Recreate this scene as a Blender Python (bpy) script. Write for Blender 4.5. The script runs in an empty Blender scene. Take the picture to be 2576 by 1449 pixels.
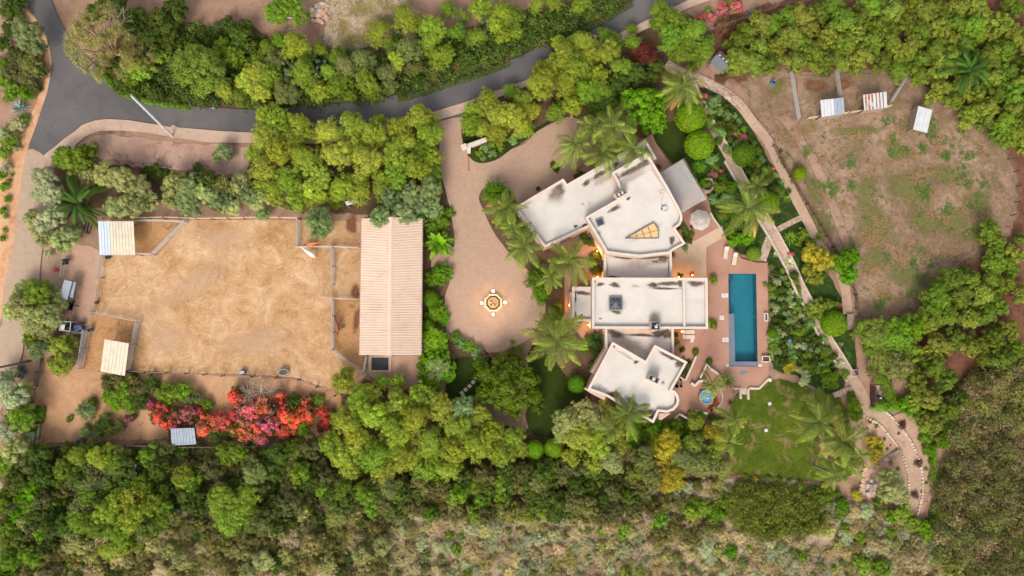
import bpy, bmesh, math, random
import numpy as np
from mathutils import Vector, Matrix, Quaternion
from mathutils.geometry import tessellate_polygon
sc = bpy.context.scene
COL = sc.collection
R = math.radians
# ------------------------------------------------------------------ camera, sky, sun, exposure
CAM_H, TILT, FPX = 110.0, R(4.0), 1760.0       # drone height, small forward tilt, focal length in view px
cam = bpy.data.objects.new('camera', bpy.data.cameras.new('camera'))
COL.objects.link(cam)
cam.location = (0, 0, CAM_H); cam.rotation_euler = (TILT, 0, 0)
cam.data.sensor_width = 36.0; cam.data.lens = 36.0 * FPX / 2576.0
cam.data.clip_start = 1.0; cam.data.clip_end = 3000.0
sc.camera = cam
SUN = Vector((-0.22, -0.80, 0.80)).normalized()   # towards the sun
w = bpy.data.worlds.new('World'); sc.world = w; w.use_nodes = True
nt = w.node_tree
sky = nt.nodes.new('ShaderNodeTexSky'); sky.sky_type = 'NISHITA'; sky.sun_disc = False
sky.sun_elevation = math.asin(SUN.z); sky.sun_rotation = math.atan2(SUN.x, SUN.y)
sky.dust_density = 3.0; sky.air_density = 1.0; sky.ozone_density = 0.6
hs = nt.nodes.new('ShaderNodeHueSaturation'); hs.inputs['Saturation'].default_value = 0.30   # thin high cloud: a pale, even sky
bg = nt.nodes['Background']; bg.inputs['Strength'].default_value = 0.15
nt.links.new(sky.outputs[0], hs.inputs['Color']); nt.links.new(hs.outputs[0], bg.inputs['Color'])
sun = bpy.data.objects.new('sun', bpy.data.lights.new('sun', 'SUN')); COL.objects.link(sun)
sun.data.energy = 1.4; sun.data.angle = R(22); sun.data.color = (1.0, 0.90, 0.78)
sun.rotation_euler = SUN.to_track_quat('Z', 'Y').to_euler(); sun.location = (0, -40, 80)
vs = sc.view_settings
vs.view_transform = 'Standard'; vs.look = 'None'; vs.gamma = 1.0; vs.exposure = 0.78
sc.cycles.transparent_max_bounces = 24
sc.cycles.max_bounces = 6

# ------------------------------------------------------------------ helpers: pixels of the survey view <-> metres
def P(vx, vy, h=0.0):
    """survey coordinates (2576 x 1449 grid over the plot) -> world point at height h"""
    dx, dy = (vx - 1288) / FPX, (724.5 - vy) / FPX
    c, s = math.cos(TILT), math.sin(TILT)
    d = (dx, dy * c + s, dy * s - c)
    k = (h - CAM_H) / d[2]
    return Vector((d[0] * k, d[1] * k, h))
def T(c, r, pts):
    return [(c * 644 + x / 4.0, r * 362.25 + y / 4.0) for x, y in pts]
def lin(*c):
    f = lambda v: (v / 255 / 12.92) if v <= 10.3 else (((v / 255) + 0.055) / 1.055) ** 2.4
    return tuple(f(v) * ALB[0] for v in c) + (1.0,)
ALB = [1.0]      # surface albedo relative to the colour seen in the survey
rnd = random.Random(7)
def tag(o, label=None, cat=None, group=None, kind=None):
    if label: o['label'] = label
    if cat: o['category'] = cat
    if group: o['group'] = group
    if kind: o['kind'] = kind
    return o
def mesh_obj(name, me, parent=None, loc=None):
    o = bpy.data.objects.new(name, me); COL.objects.link(o)
    if parent: o.parent = parent
    if loc is not None: o.location = loc
    return o
def empty(name, loc=(0, 0, 0), rz=0.0, label=None, cat=None, group=None):
    o = bpy.data.objects.new(name, None); COL.objects.link(o)
    o.location = loc; o.rotation_euler = (0, 0, rz); o.empty_display_size = 0.3
    return tag(o, label, cat, group)
def pymesh(name, v, f, m=None, smooth=False):
    me = bpy.data.meshes.new(name); me.from_pydata([tuple(p) for p in v], [], f)
    if m: me.materials.append(m)
    if smooth: me.polygons.foreach_set('use_smooth', [True] * len(me.polygons))
    me.update(); return me
def nmesh(name, v, nper, m, attrs=None):
    """fast mesh of n-gons that do not share vertices (v: (N*nper,3))"""
    n = len(v) // nper
    me = bpy.data.meshes.new(name)
    me.vertices.add(len(v)); me.vertices.foreach_set('co', np.asarray(v, np.float32).ravel())
    me.loops.add(len(v)); me.loops.foreach_set('vertex_index', np.arange(len(v), dtype=np.int32))
    me.polygons.add(n)
    me.polygons.foreach_set('loop_start', np.arange(n, dtype=np.int32) * nper)
    me.update(calc_edges=True)
    for k, a in (attrs or {}).items():
        at = me.attributes.new(k, 'FLOAT', 'FACE'); at.data.foreach_set('value', np.asarray(a, np.float32))
    me.materials.append(m); return me
class MB:
    """collects primitives into one mesh"""
    def __init__(s): s.v = []; s.f = []
    def add(s, v, f):
        n = len(s.v); s.v += [tuple(p) for p in v]; s.f += [tuple(i + n for i in q) for q in f]; return s
    def box(s, c, d, rz=0.0, bev=0.0):
        x, y, z = d[0] / 2, d[1] / 2, d[2] / 2
        if bev > 0:
            b = min(bev, x * .9, y * .9, z * .9)
            pr = [(-x + b, -y), (x - b, -y), (x, -y + b), (x, y - b), (x - b, y), (-x + b, y), (-x, y - b), (-x, -y + b)]
            v = [(px, py, zz) for zz in (-z, z - b) for px, py in pr]
            v += [(px * (x - b) / x, py * (y - b) / y, z) for px, py in pr]
            f = [tuple(range(7, -1, -1)), tuple(range(16, 24))]
            for k in (0, 8): f += [(k + i, k + (i + 1) % 8, k + 8 + (i + 1) % 8, k + 8 + i) for i in range(8)]
        else:
            v = [(sx * x, sy * y, sz * z) for sz in (-1, 1) for sx, sy in ((-1, -1), (1, -1), (1, 1), (-1, 1))]
            f = [(3, 2, 1, 0), (4, 5, 6, 7), (0, 1, 5, 4), (1, 2, 6, 5), (2, 3, 7, 6), (3, 0, 4, 7)]
        cs, sn = math.cos(rz), math.sin(rz)
        return s.add([(c[0] + a * cs - b * sn, c[1] + a * sn + b * cs, c[2] + h) for a, b, h in v], f)
    def tube(s, a, b, r0, r1=None, n=6, cap=True):
        r1 = r0 if r1 is None else r1
        a, b = Vector(a), Vector(b); d = (b - a)
        if d.length < 1e-6: return s
        d.normalize(); u = d.orthogonal().normalized(); w_ = d.cross(u)
        v = []
        for p, r in ((a, r0), (b, r1)):
            v += [p + (u * math.cos(2 * math.pi * i / n) + w_ * math.sin(2 * math.pi * i / n)) * r for i in range(n)]
        f = [(i, (i + 1) % n, n + (i + 1) % n, n + i) for i in range(n)]
        if cap: f += [tuple(range(n - 1, -1, -1)), tuple(range(n, 2 * n))]
        return s.add(v, f)
    def path(s, pts, rad, n=6):
        for i in range(len(pts) - 1):
            s.tube(pts[i], pts[i + 1], rad[i], rad[i + 1], n)
        return s
    def lathe(s, c, prof, n=20):
        v = [(c[0] + r * math.cos(2 * math.pi * i / n), c[1] + r * math.sin(2 * math.pi * i / n), c[2] + z) for r, z in prof for i in range(n)]
        f = []
        for k in range(len(prof) - 1):
            f += [(k * n + i, k * n + (i + 1) % n, (k + 1) * n + (i + 1) % n, (k + 1) * n + i) for i in range(n)]
        f += [tuple(range(n - 1, -1, -1)), tuple((len(prof) - 1) * n + i for i in range(n))]
        return s.add(v, f)
    def prism(s, poly, z0, z1):
        n = len(poly); poly = ccw(poly)
        v = [(p[0], p[1], z0) for p in poly] + [(p[0], p[1], z1) for p in poly]
        s.add(v, [(i, (i + 1) % n, n + (i + 1) % n, n + i) for i in range(n)])
        tr = tessellate_polygon([[Vector((p[0], p[1], 0)) for p in poly]])
        t2 = [orient(poly, t) for t in tr]
        s.add([(p[0], p[1], z1) for p in poly], t2)
        return s.add([(p[0], p[1], z0) for p in poly], [t[::-1] for t in t2])
    def build(s, name, m, parent=None, smooth=False, loc=None):
        return mesh_obj(name, pymesh(name, s.v, s.f, m, smooth), parent, loc)
def area(p): return 0.5 * sum(p[i - 1][0] * p[i][1] - p[i][0] * p[i - 1][1] for i in range(len(p)))
def ccw(p): return list(p) if area(p) > 0 else list(p)[::-1]
def orient(p, t):
    a, b, c = (p[i] for i in t)
    return tuple(t) if (b[0] - a[0]) * (c[1] - a[1]) - (c[0] - a[0]) * (b[1] - a[1]) > 0 else tuple(t[::-1])
def offset(poly, d):
    """mitre offset of a ccw polygon, d > 0 outward"""
    n = len(poly); out = []
    for i in range(n):
        p0, p1, p2 = Vector(poly[i - 1][:2]), Vector(poly[i][:2]), Vector(poly[(i + 1) % n][:2])
        e1, e2 = (p1 - p0).normalized(), (p2 - p1).normalized()
        n1, n2 = Vector((e1.y, -e1.x)), Vector((e2.y, -e2.x))
        b = n1 + n2; L = b.length
        if L < 0.2: out.append((p1.x + n1.x * d, p1.y + n1.y * d)); continue
        b /= L; k = min(2.2, 1 / max(0.3, b.dot(n1)))
        out.append((p1.x + b.x * d * k, p1.y + b.y * d * k))
    return out
def smooth_poly(pts, n=4, closed=True):
    out = []; N = len(pts)
    for i in range(N if closed else N - 1):
        g = lambda k: pts[k % N] if closed else pts[max(0, min(N - 1, k))]
        p0, p1, p2, p3 = g(i - 1), g(i), g(i + 1), g(i + 2)
        for j in range(n):
            t = j / n
            out.append(tuple(0.5 * (2 * p1[k] + (p2[k] - p0[k]) * t + (2 * p0[k] - 5 * p1[k] + 4 * p2[k] - p3[k]) * t * t + (3 * p1[k] - p0[k] - 3 * p2[k] + p3[k]) * t ** 3) for k in (0, 1)))
    if not closed: out.append(tuple(pts[-1]))
    return out
def inside(p, poly):
    x, y = p[0], p[1]; c = False
    for i in range(len(poly)):
        a, b = poly[i - 1], poly[i]
        if (a[1] > y) != (b[1] > y) and x < (b[0] - a[0]) * (y - a[1]) / (b[1] - a[1]) + a[0]: c = not c
    return c
def ribbon(center, widths):
    """polyline + width (px) -> polygon"""
    L, Rr = [], []
    for i, p in enumerate(center):
        a, b = center[max(0, i - 1)], center[min(len(center) - 1, i + 1)]
        d = Vector((b[0] - a[0], b[1] - a[1])).normalized(); n = Vector((-d.y, d.x))
        w_ = widths[i] if isinstance(widths, (list, tuple)) else widths
        L.append((p[0] + n.x * w_ / 2, p[1] + n.y * w_ / 2)); Rr.append((p[0] - n.x * w_ / 2, p[1] - n.y * w_ / 2))
    return L + Rr[::-1]

# ------------------------------------------------------------------ materials
class NB:
    def __init__(s, name):
        s.m = bpy.data.materials.new(name); s.m.use_nodes = True; s.t = s.m.node_tree
        s.b = s.t.nodes['Principled BSDF']; s.o = s.t.nodes['Material Output']
        s.pos = None
    def n(s, ty, **k):
        x = s.t.nodes.new(ty)
        for a, v in k.items(): setattr(x, a, v)
        return x
    def l(s, a, b): s.t.links.new(a, b)
    def P(s):
        if not s.pos: s.pos = s.n('ShaderNodeNewGeometry').outputs['Position']
        return s.pos
    def noise(s, scale, detail=4, rough=0.55, dist=0.0, vec=None):
        x = s.n('ShaderNodeTexNoise'); x.inputs['Scale'].default_value = scale; x.inputs['Detail'].default_value = detail
        x.inputs['Roughness'].default_value = rough; x.inputs['Distortion'].default_value = dist
        s.l(vec or s.P(), x.inputs['Vector']); return x.outputs['Fac']
    def ramp(s, fac, stops):
        x = s.n('ShaderNodeValToRGB'); e = x.color_ramp.elements
        while len(e) < len(stops): e.new(0.5)
        for i, (p, c) in enumerate(stops): e[i].position = p; e[i].color = c
        s.l(fac, x.inputs[0]); return x.outputs[0]
    def math(s, op, a, b=None, c=None, clamp=False):
        x = s.n('ShaderNodeMath', operation=op); x.use_clamp = clamp
        for i, v in enumerate((a, b, c)):
            if v is None: continue
            if isinstance(v, (int, float)): x.inputs[i].default_value = v
            else: s.l(v, x.inputs[i])
        return x.outputs[0]
    def mix(s, f, a, b, mode='MIX'):
        x = s.n('ShaderNodeMix', data_type='RGBA', blend_type=mode)
        for sock, v in ((x.inputs[0], f), (x.inputs[6], a), (x.inputs[7], b)):
            if isinstance(v, (int, float)): sock.default_value = v
            elif isinstance(v, tuple): sock.default_value = v
            else: s.l(v, sock)
        return x.outputs[2]
    def bump(s, h, strength=0.3, dist=0.05):
        x = s.n('ShaderNodeBump'); x.inputs['Strength'].default_value = strength; x.inputs['Distance'].default_value = dist
        s.l(h, x.inputs['Height']); s.l(x.outputs[0], s.b.inputs['Normal'])
    def soft(s, nscale=0.35, amp=1.5, sharp=2.2):
        """noisy feathered edge from the sheet's own 'fe' attribute"""
        a = s.n('ShaderNodeAttribute', attribute_name='fe').outputs['Fac']
        nz = s.noise(nscale, 5, 0.65)
        v = s.math('ADD', s.math('MULTIPLY_ADD', a, 2.0, -1.0), s.math('MULTIPLY', s.math('SUBTRACT', nz, 0.5), amp * 2))
        v = s.math('MULTIPLY_ADD', v, sharp, 0.5, True)
        s.l(v, s.b.inputs['Alpha']); return s
    def done(s, rough=0.9, spec=0.25):
        s.b.inputs['Roughness'].default_value = rough; s.b.inputs['Specular IOR Level'].default_value = spec
        return s.m
def earth(name, ca, cb, cc=None, s1=0.12, s2=1.3, soft=False, bump=0.4, speck=0.25, fine=9.0, ccp=(0.55, 0.72), dist=0.6, soft_k=(0.35, 1.5, 2.2)):
    b = NB(name)
    n1 = b.noise(s1, 6, 0.62, dist); n2 = b.noise(s2, 5, 0.6, dist)
    f = b.math('MULTIPLY_ADD', n1, 0.6, b.math('MULTIPLY', n2, 0.4))
    c = b.ramp(f, [(0.36, lin(*ca)), (0.62, lin(*cb))])
    if cc: c = b.mix(b.ramp(b.noise(s1 * 2.7, 6, 0.7, dist), [(ccp[0], (0, 0, 0, 1)), (ccp[1], (1, 1, 1, 1))]), c, lin(*cc))
    n3 = b.noise(fine, 3, 0.7)
    c = b.mix(1.0, c, b.ramp(n3, [(0.3, (1 - speck,) * 3 + (1,)), (0.7, (1 + speck * .6,) * 3 + (1,))]), 'MULTIPLY')
    b.l(c, b.b.inputs['Base Color'])
    if bump: b.bump(b.math('MULTIPLY_ADD', n3, 0.4, n2), bump, 0.12)
    if soft: b.soft(*soft_k)
    return b.done(0.95, 0.15)
def plain(name, col, rough=0.7, spec=0.3, var=0.08, scale=1.5, metal=0.0, fine=0.0):
    b = NB(name)
    c = b.mix(1.0, lin(*col), b.ramp(b.noise(scale, 5, 0.65), [(0.3, (1 - var * 2,) * 3 + (1,)), (0.7, (1 + var,) * 3 + (1,))]), 'MULTIPLY')
    b.l(c, b.b.inputs['Base Color']); b.b.inputs['Metallic'].default_value = metal
    if fine: b.bump(b.noise(14, 3), fine, 0.02)
    return b.done(rough, spec)
def glow(name, col, strength):
    b = NB(name); b.b.inputs['Base Color'].default_value = lin(*col)
    b.b.inputs['Emission Color'].default_value = lin(*col); b.b.inputs['Emission Strength'].default_value = strength
    return b.done(0.5)
MAT = {}
def build_materials():
    M = MAT
    M['ground'] = earth('ground_dirt', (150, 118, 96), (190, 152, 128), (120, 92, 72), 0.05, 0.7)
    M['pasture'] = earth('pasture_dirt', (130, 101, 82), (186, 154, 130), (134, 118, 80), 0.16, 1.1, True, 0.6, 0.34, 6.0, (0.46, 0.66), 0.9)
    M['pasture_path'] = earth('pasture_path', (168, 134, 114), (188, 154, 132), None, 0.2, 1.5, True, 0.3, 0.2)
    M['scrub'] = earth('scrub_ground', (156, 130, 106), (214, 190, 162), (160, 152, 96), 0.10, 0.9, True, 0.8, 0.45, 5.0)
    M['mulch'] = earth('orchard_mulch', (112, 70, 54), (150, 104, 82), (90, 58, 44), 0.12, 1.5, True, 0.5, 0.4)
    M['bank'] = earth('dirt_bank', (214, 160, 116), (236, 190, 150), (190, 130, 90), 0.12, 1.2, True, 0.5, 0.25)
    M['litter'] = earth('leaf_litter', (96, 76, 56), (130, 104, 78), (70, 74, 36), 0.2, 1.6, True, 0.6, 0.4)
    M['bare'] = earth('bare_bank', (176, 136, 118), (206, 172, 152), (130, 92, 78), 0.2, 1.0, True, 0.6, 0.3)
    M['yard'] = earth('yard_dirt', (188, 150, 126), (208, 170, 146), None, 0.1, 1.0, True, 0.3, 0.15)
    M['warm'] = earth('warm_dirt', (190, 142, 104), (216, 170, 130), (160, 112, 78), 0.1, 0.9, True, 0.5, 0.25)
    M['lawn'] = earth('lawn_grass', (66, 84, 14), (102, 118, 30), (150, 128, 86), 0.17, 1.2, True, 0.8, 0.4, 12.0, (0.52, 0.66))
    M['dark_lawn'] = earth('fine_lawn', (44, 56, 14), (66, 80, 24), None, 0.14, 1.2, True, 0.6, 0.3, 14.0)  # fine grass, a darker green all over than the lower lawn
    M['cover'] = earth('ground_cover', (36, 54, 20), (66, 88, 34), (104, 86, 62), 0.3, 2.0, True, 0.9, 0.5, 9.0, (0.58, 0.7))
    # arena sand: raked and trodden, streaky
    b = NB('arena_sand')
    big = b.noise(0.075, 6, 0.62, 1.6); mid = b.noise(0.33, 8, 0.74, 1.4); sm = b.noise(1.7, 6, 0.70, 2.2)
    f = b.math('ADD', b.math('MULTIPLY', big, 0.36), b.math('MULTIPLY_ADD', mid, 0.40, b.math('MULTIPLY', sm, 0.28)))
    c = b.ramp(f, [(0.37, lin(154, 110, 68)), (0.50, lin(206, 161, 115)), (0.62, lin(236, 198, 158))])
    b.l(c, b.b.inputs['Base Color']); b.bump(b.math('MULTIPLY_ADD', sm, 0.6, mid), 0.9, 0.25); b.soft(0.5, 0.8, 3.0)
    M['arena'] = b.done(0.95, 0.1)
    M['pen'] = earth('pen_sand', (180, 131, 84), (210, 162, 114), (146, 102, 66), 0.2, 1.6, True, 0.6, 0.3, 5.0)
    # asphalt
    b = NB('asphalt')
    c = b.ramp(b.noise(0.09, 5, 0.6, 0.8), [(0.35, lin(96, 93, 94)), (0.6, lin(114, 109, 108)), (0.75, lin(128, 122, 118))])
    c = b.mix(1.0, c, b.ramp(b.noise(16, 3, 0.8), [(0.25, (0.8,) * 3 + (1,)), (0.75, (1.15,) * 3 + (1,))]), 'MULTIPLY')
    vx = b.n('ShaderNodeTexVoronoi', feature='DISTANCE_TO_EDGE'); vx.inputs['Scale'].default_value = 0.13
    wv = b.n('ShaderNodeVectorMath', operation='ADD'); b.l(b.P(), wv.inputs[0])
    nc = b.n('ShaderNodeTexNoise'); nc.inputs['Scale'].default_value = 0.5; b.l(b.P(), nc.inputs['Vector'])
    sc_ = b.n('ShaderNodeVectorMath', operation='SCALE'); sc_.inputs['Scale'].default_value = 3.0; b.l(nc.outputs['Color'], sc_.inputs[0]); b.l(sc_.outputs[0], wv.inputs[1])
    b.l(wv.outputs[0], vx.inputs['Vector'])
    ck = b.ramp(vx.outputs['Distance'], [(0.0, (1, 1, 1, 1)), (0.007, (0, 0, 0, 1))])
    c = b.mix(b.math('MULTIPLY', ck, 0.35), c, lin(60, 58, 60))
    b.l(c, b.b.inputs['Base Color']); b.bump(b.noise(18, 3), 0.3, 0.02)
    M['asphalt'] = b.done(0.9, 0.2)
    M['concrete'] = earth('concrete_pale', (196, 166, 144), (214, 186, 164), (170, 140, 118), 0.25, 1.8, False, 0.2, 0.14, 10)
    M['terrace'] = None
    # pavers (rings round the fountain, running rows elsewhere)
    def pavers(name, ca, cb, cj, center=None, ring=8.6, w_=0.34, h_=0.22):
        b = NB(name)
        def brick(vec):
            k = b.n('ShaderNodeTexBrick'); b.l(vec, k.inputs['Vector']); k.inputs['Scale'].default_value = 1.0
            k.inputs['Brick Width'].default_value = w_; k.inputs['Row Height'].default_value = h_; k.inputs['Mortar Size'].default_value = 0.016
            k.inputs['Color1'].default_value = lin(*ca); k.inputs['Color2'].default_value = lin(*cb); k.inputs['Mortar'].default_value = lin(*cj)
            k.inputs['Mortar Smooth'].default_value = 0.4
            return k
        k1 = brick(b.P()); c = k1.outputs['Color']; fac = k1.outputs['Fac']
        if center:
            sb = b.n('ShaderNodeVectorMath', operation='SUBTRACT'); b.l(b.P(), sb.inputs[0]); sb.inputs[1].default_value = center
            sx = b.n('ShaderNodeSeparateXYZ'); b.l(sb.outputs[0], sx.inputs[0])
            th = b.math('ARCTAN2', sx.outputs[1], sx.outputs[0])
            rr = b.math('SQRT', b.math('ADD', b.math('MULTIPLY', sx.outputs[0], sx.outputs[0]), b.math('MULTIPLY', sx.outputs[1], sx.outputs[1])))
            cx = b.n('ShaderNodeCombineXYZ'); b.l(b.math('MULTIPLY', th, 5.0), cx.inputs[0]); b.l(rr, cx.inputs[1])
            k2 = brick(cx.outputs[0]); sel = b.math('LESS_THAN', rr, ring)
            c = b.mix(sel, c, k2.outputs['Color'])
        c = b.mix(1.0, c, b.ramp(b.noise(0.11, 5, 0.65, 0.6), [(0.3, (0.92, 0.92, 0.92, 1)), (0.7, (1.05, 1.05, 1.04, 1))]), 'MULTIPLY')
        c = b.mix(1.0, c, b.ramp(b.noise(1.1, 4, 0.7), [(0.3, (0.93,) * 3 + (1,)), (0.7, (1.05,) * 3 + (1,))]), 'MULTIPLY')
        b.l(c, b.b.inputs['Base Color']); b.bump(fac, -0.25, 0.02)
        return b.done(0.9, 0.2)
    fc = P(1241, 762)
    M['pavers'] = pavers('driveway_pavers', (190, 157, 134), (200, 167, 144), (172, 140, 118), (fc.x, fc.y, 0))
    M['lane'] = pavers('lane_pavers', (188, 162, 140), (199, 174, 152), (170, 142, 120))
    # pool deck, terrace
    b = NB('terracotta_deck')
    c = b.ramp(b.noise(0.25, 5, 0.6), [(0.35, lin(180, 134, 112)), (0.65, lin(196, 150, 128))])
    c = b.mix(1.0, c, b.ramp(b.noise(10, 3, 0.7), [(0.3, (0.93,) * 3 + (1,)), (0.7, (1.05,) * 3 + (1,))]), 'MULTIPLY')
    b.l(c, b.b.inputs['Base Color']); M['deck'] = b.done(0.8, 0.25)
    M['joint'] = plain('deck_joint', (158, 112, 92), 0.9)
    M['tile'] = plain('terrace_tile', (222, 190, 160), 0.7, 0.3, 0.06, 0.8)
    M['coping_blue'] = plain('pool_ledge', (122, 130, 146), 0.6, 0.3, 0.06, 2.0)
    M['basin'] = plain('pool_basin', (104, 188, 200), 0.6, 0.3, 0.06, 0.5)
    b = NB('pool_water')
    tr = b.n('ShaderNodeBsdfTransparent'); tr.inputs[0].default_value = (0.50, 0.80, 0.86, 1)
    gl = b.n('ShaderNodeBsdfGlossy'); gl.inputs['Roughness'].default_value = 0.03
    fr = b.n('ShaderNodeFresnel'); fr.inputs[0].default_value = 1.33
    bp = b.n('ShaderNodeBump'); bp.inputs['Strength'].default_value = 0.15; bp.inputs['Distance'].default_value = 0.03
    b.l(b.noise(2.2, 3, 0.6), bp.inputs['Height']); b.l(bp.outputs[0], gl.inputs['Normal']); b.l(bp.outputs[0], fr.inputs['Normal'])
    mx = b.n('ShaderNodeMixShader'); b.l(fr.outputs[0], mx.inputs[0]); b.l(tr.outputs[0], mx.inputs[1]); b.l(gl.outputs[0], mx.inputs[2])
    b.l(mx.outputs[0], b.o.inputs['Surface']); M['water'] = b.m
    # house
    M['plaster'] = plain('peach_plaster', (220, 188, 166), 0.9, 0.15, 0.05, 0.6, fine=0.15)
    M['coping'] = plain('parapet_coping', (228, 213, 200), 0.85, 0.2, 0.06, 1.4, fine=0.1)
    b = NB('roof_membrane')
    c = b.ramp(b.noise(0.35, 6, 0.65, 0.5), [(0.3, lin(214, 204, 193)), (0.7, lin(229, 221, 212))])
    c = b.mix(b.ramp(b.noise(0.9, 6, 0.7, 1.0), [(0.62, (0, 0, 0, 1)), (0.85, (0.5,) * 3 + (1,))]), c, lin(178, 160, 146))
    b.l(c, b.b.inputs['Base Color']); M['roof'] = b.done(0.85, 0.2)
    def stain(name, ca, cb, k=1.0):
        b = NB(name)
        c = b.ramp(b.noise(2.5, 6, 0.7, 1.0), [(0.35, lin(*ca)), (0.65, lin(*cb))]); b.l(c, b.b.inputs['Base Color'])
        a = b.n('ShaderNodeAttribute', attribute_name='fe').outputs['Fac']
        v = b.math('ADD', a, b.math('MULTIPLY', b.math('SUBTRACT', b.noise(1.4, 6, 0.72, 0.8), 0.40), 2.4))
        v = b.math('MULTIPLY', b.math('MULTIPLY', v, 1.1, None, True), b.math('MULTIPLY', a, 1.6, None, True), None, True)
        b.l(b.math('MULTIPLY', v, k), b.b.inputs['Alpha']); return b.done(0.95, 0.1)
    M['stain'] = stain('roof_grime', (78, 64, 56), (132, 114, 100))
    M['stain_soft'] = stain('roof_dust', (186, 164, 148), (204, 184, 168), 0.4)
    M['grass_patch'] = stain('sparse_green_growth', (112, 116, 56), (140, 134, 84), 0.75)
    M['sand_pale'] = stain('pale_sand', (222, 184, 146), (236, 200, 164), 0.45)
    M['sand_brown'] = stain('brown_sand', (160, 112, 66), (178, 130, 80), 0.4)
    M['manure'] = stain('dark_damp_dirt', (120, 82, 58), (150, 104, 74))
    M['glass'] = plain('dark_glass', (70, 72, 78), 0.12, 0.6, 0.04)
    M['frame'] = plain('grey_frame', (128, 136, 138), 0.5, 0.4, 0.03, metal=0.3)
    M['dark'] = plain('dark_metal', (52, 52, 56), 0.6, 0.4, 0.1)
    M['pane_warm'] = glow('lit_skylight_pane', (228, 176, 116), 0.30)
    M['lamp'] = glow('lamp_globe', (255, 214, 140), 22.0)
    M['lampw'] = glow('wall_lamp_lit', (255, 190, 100), 12.0)
    M['white'] = plain('white_paint', (222, 220, 216), 0.55, 0.35, 0.03)
    M['white_sheet'] = plain('white_sheet_metal', (216, 218, 218), 0.5, 0.4, 0.05, 0.8)
    M['cream_sheet'] = plain('cream_sheet_metal', (232, 220, 194), 0.6, 0.3, 0.07, 1.0)
    M['pale_blue_sheet'] = plain('pale_blue_sheet_metal', (216, 228, 240), 0.5, 0.4, 0.04, 0.8)
    M['blue_grey_sheet'] = plain('blue_grey_sheet_metal', (168, 178, 192), 0.5, 0.4, 0.08, 1.2)
    M['rust_sheet'] = earth('rusty_sheet_metal', (176, 84, 48), (204, 122, 84), (220, 210, 200), 0.5, 3.0, False, 0.1, 0.2, 8, (0.5, 0.62))
    M['galv'] = earth('galvanised_sheet', (196, 204, 206), (226, 228, 224), (196, 128, 96), 0.4, 2.5, False, 0.1, 0.1, 8, (0.66, 0.74))
    M['barn'] = earth('barn_roof_metal', (232, 203, 180), (240, 213, 192), (222, 190, 166), 0.08, 0.5, False, 0.0, 0.05, 6)
    M['barn_wall'] = plain('barn_boards', (206, 180, 158), 0.85, 0.2, 0.08)
    M['pipe'] = plain('steel_pipe', (206, 202, 198), 0.45, 0.4, 0.05, metal=0.2)
    M['weathered'] = plain('weathered_wood', (176, 152, 134), 0.9, 0.15, 0.14, 2.0)
    M['pale_wood'] = plain('pale_wood', (228, 198, 164), 0.85, 0.2, 0.1, 1.5)
    M['brown_wood'] = plain('brown_wood', (104, 78, 62), 0.9, 0.15, 0.14, 2.0)
    M['shingle'] = plain('grey_shingle', (116, 118, 124), 0.85, 0.2, 0.08, 3.0)
    M['stone'] = earth('pale_stone', (214, 188, 164), (238, 222, 204), (186, 156, 130), 0.8, 3.0, False, 0.5, 0.2, 10)
    M['flag'] = earth('flagstone', (206, 164, 138), (224, 188, 162), (186, 146, 122), 0.6, 2.4, False, 0.3, 0.12, 9)
    M['gravel'] = earth('gravel_path', (188, 156, 130), (210, 178, 152), (170, 138, 112), 0.3, 2.0, True, 0.3, 0.25, 8.0, soft_k=(0.8, 0.5, 4.0))
    M['chips'] = earth('stone_chip_path', (176, 140, 118), (228, 200, 180), (150, 118, 98), 0.5, 3.0, True, 0.8, 0.5, 4.0, soft_k=(0.8, 0.5, 4.0))
    M['wallstone'] = earth('path_wall_stone', (206, 186, 162), (228, 210, 190), (164, 140, 120), 0.5, 2.5, False, 0.4, 0.2, 8)
    M['fountain_moss'] = plain('green_fountain_water', (104, 94, 30), 0.15, 0.5, 0.06)
    M['fountain_in'] = plain('fountain_tan', (206, 166, 126), 0.7, 0.3, 0.05)
    M['canvas'] = plain('grey_canvas', (202, 190, 180), 0.9, 0.1, 0.05, 1.0)
    M['canvas2'] = plain('grey_canvas_seam', (188, 176, 166), 0.9, 0.1, 0.05, 1.0)
    M['cushion'] = plain('cream_cushion', (228, 210, 190), 0.9, 0.1, 0.04)
    M['spa_water'] = plain('spa_water', (96, 160, 200), 0.08, 0.6, 0.06, 2.0)
    M['spa'] = plain('spa_shell', (176, 166, 156), 0.5, 0.4, 0.05)
    M['pot'] = plain('dark_pot', (84, 72, 66), 0.6, 0.3, 0.08)
    M['terracotta'] = plain('terracotta_pot', (190, 118, 84), 0.8, 0.2, 0.08)
    M['blue'] = plain('blue_plastic', (70, 140, 190), 0.4, 0.4, 0.05)
    M['navy'] = plain('tractor_blue', (70, 104, 150), 0.4, 0.5, 0.1)
    M['tyre'] = plain('black_rubber', (40, 40, 42), 0.8, 0.2, 0.1)
    M['red'] = plain('red_plastic', (226, 84, 80), 0.5, 0.3, 0.08)
    M['green'] = plain('green_paint', (64, 110, 70), 0.6, 0.3, 0.08)
    M['yellow'] = plain('yellow_paint', (220, 176, 80), 0.5, 0.3, 0.06)
    M['bark'] = plain('tree_bark', (122, 102, 84), 0.95, 0.1, 0.2, 3.0)
    M['pale_bark'] = plain('pale_bark', (206, 172, 140), 0.9, 0.1, 0.15, 2.0)
    M['dead'] = plain('dead_wood', (188, 174, 154), 0.95, 0.1, 0.12, 2.0)
    M['palm_trunk'] = plain('palm_trunk', (150, 132, 112), 0.95, 0.1, 0.15, 3.0)
    M['dolphin'] = plain('mosaic_blue_grey', (126, 150, 154), 0.5, 0.3, 0.2, 8.0)
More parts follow.
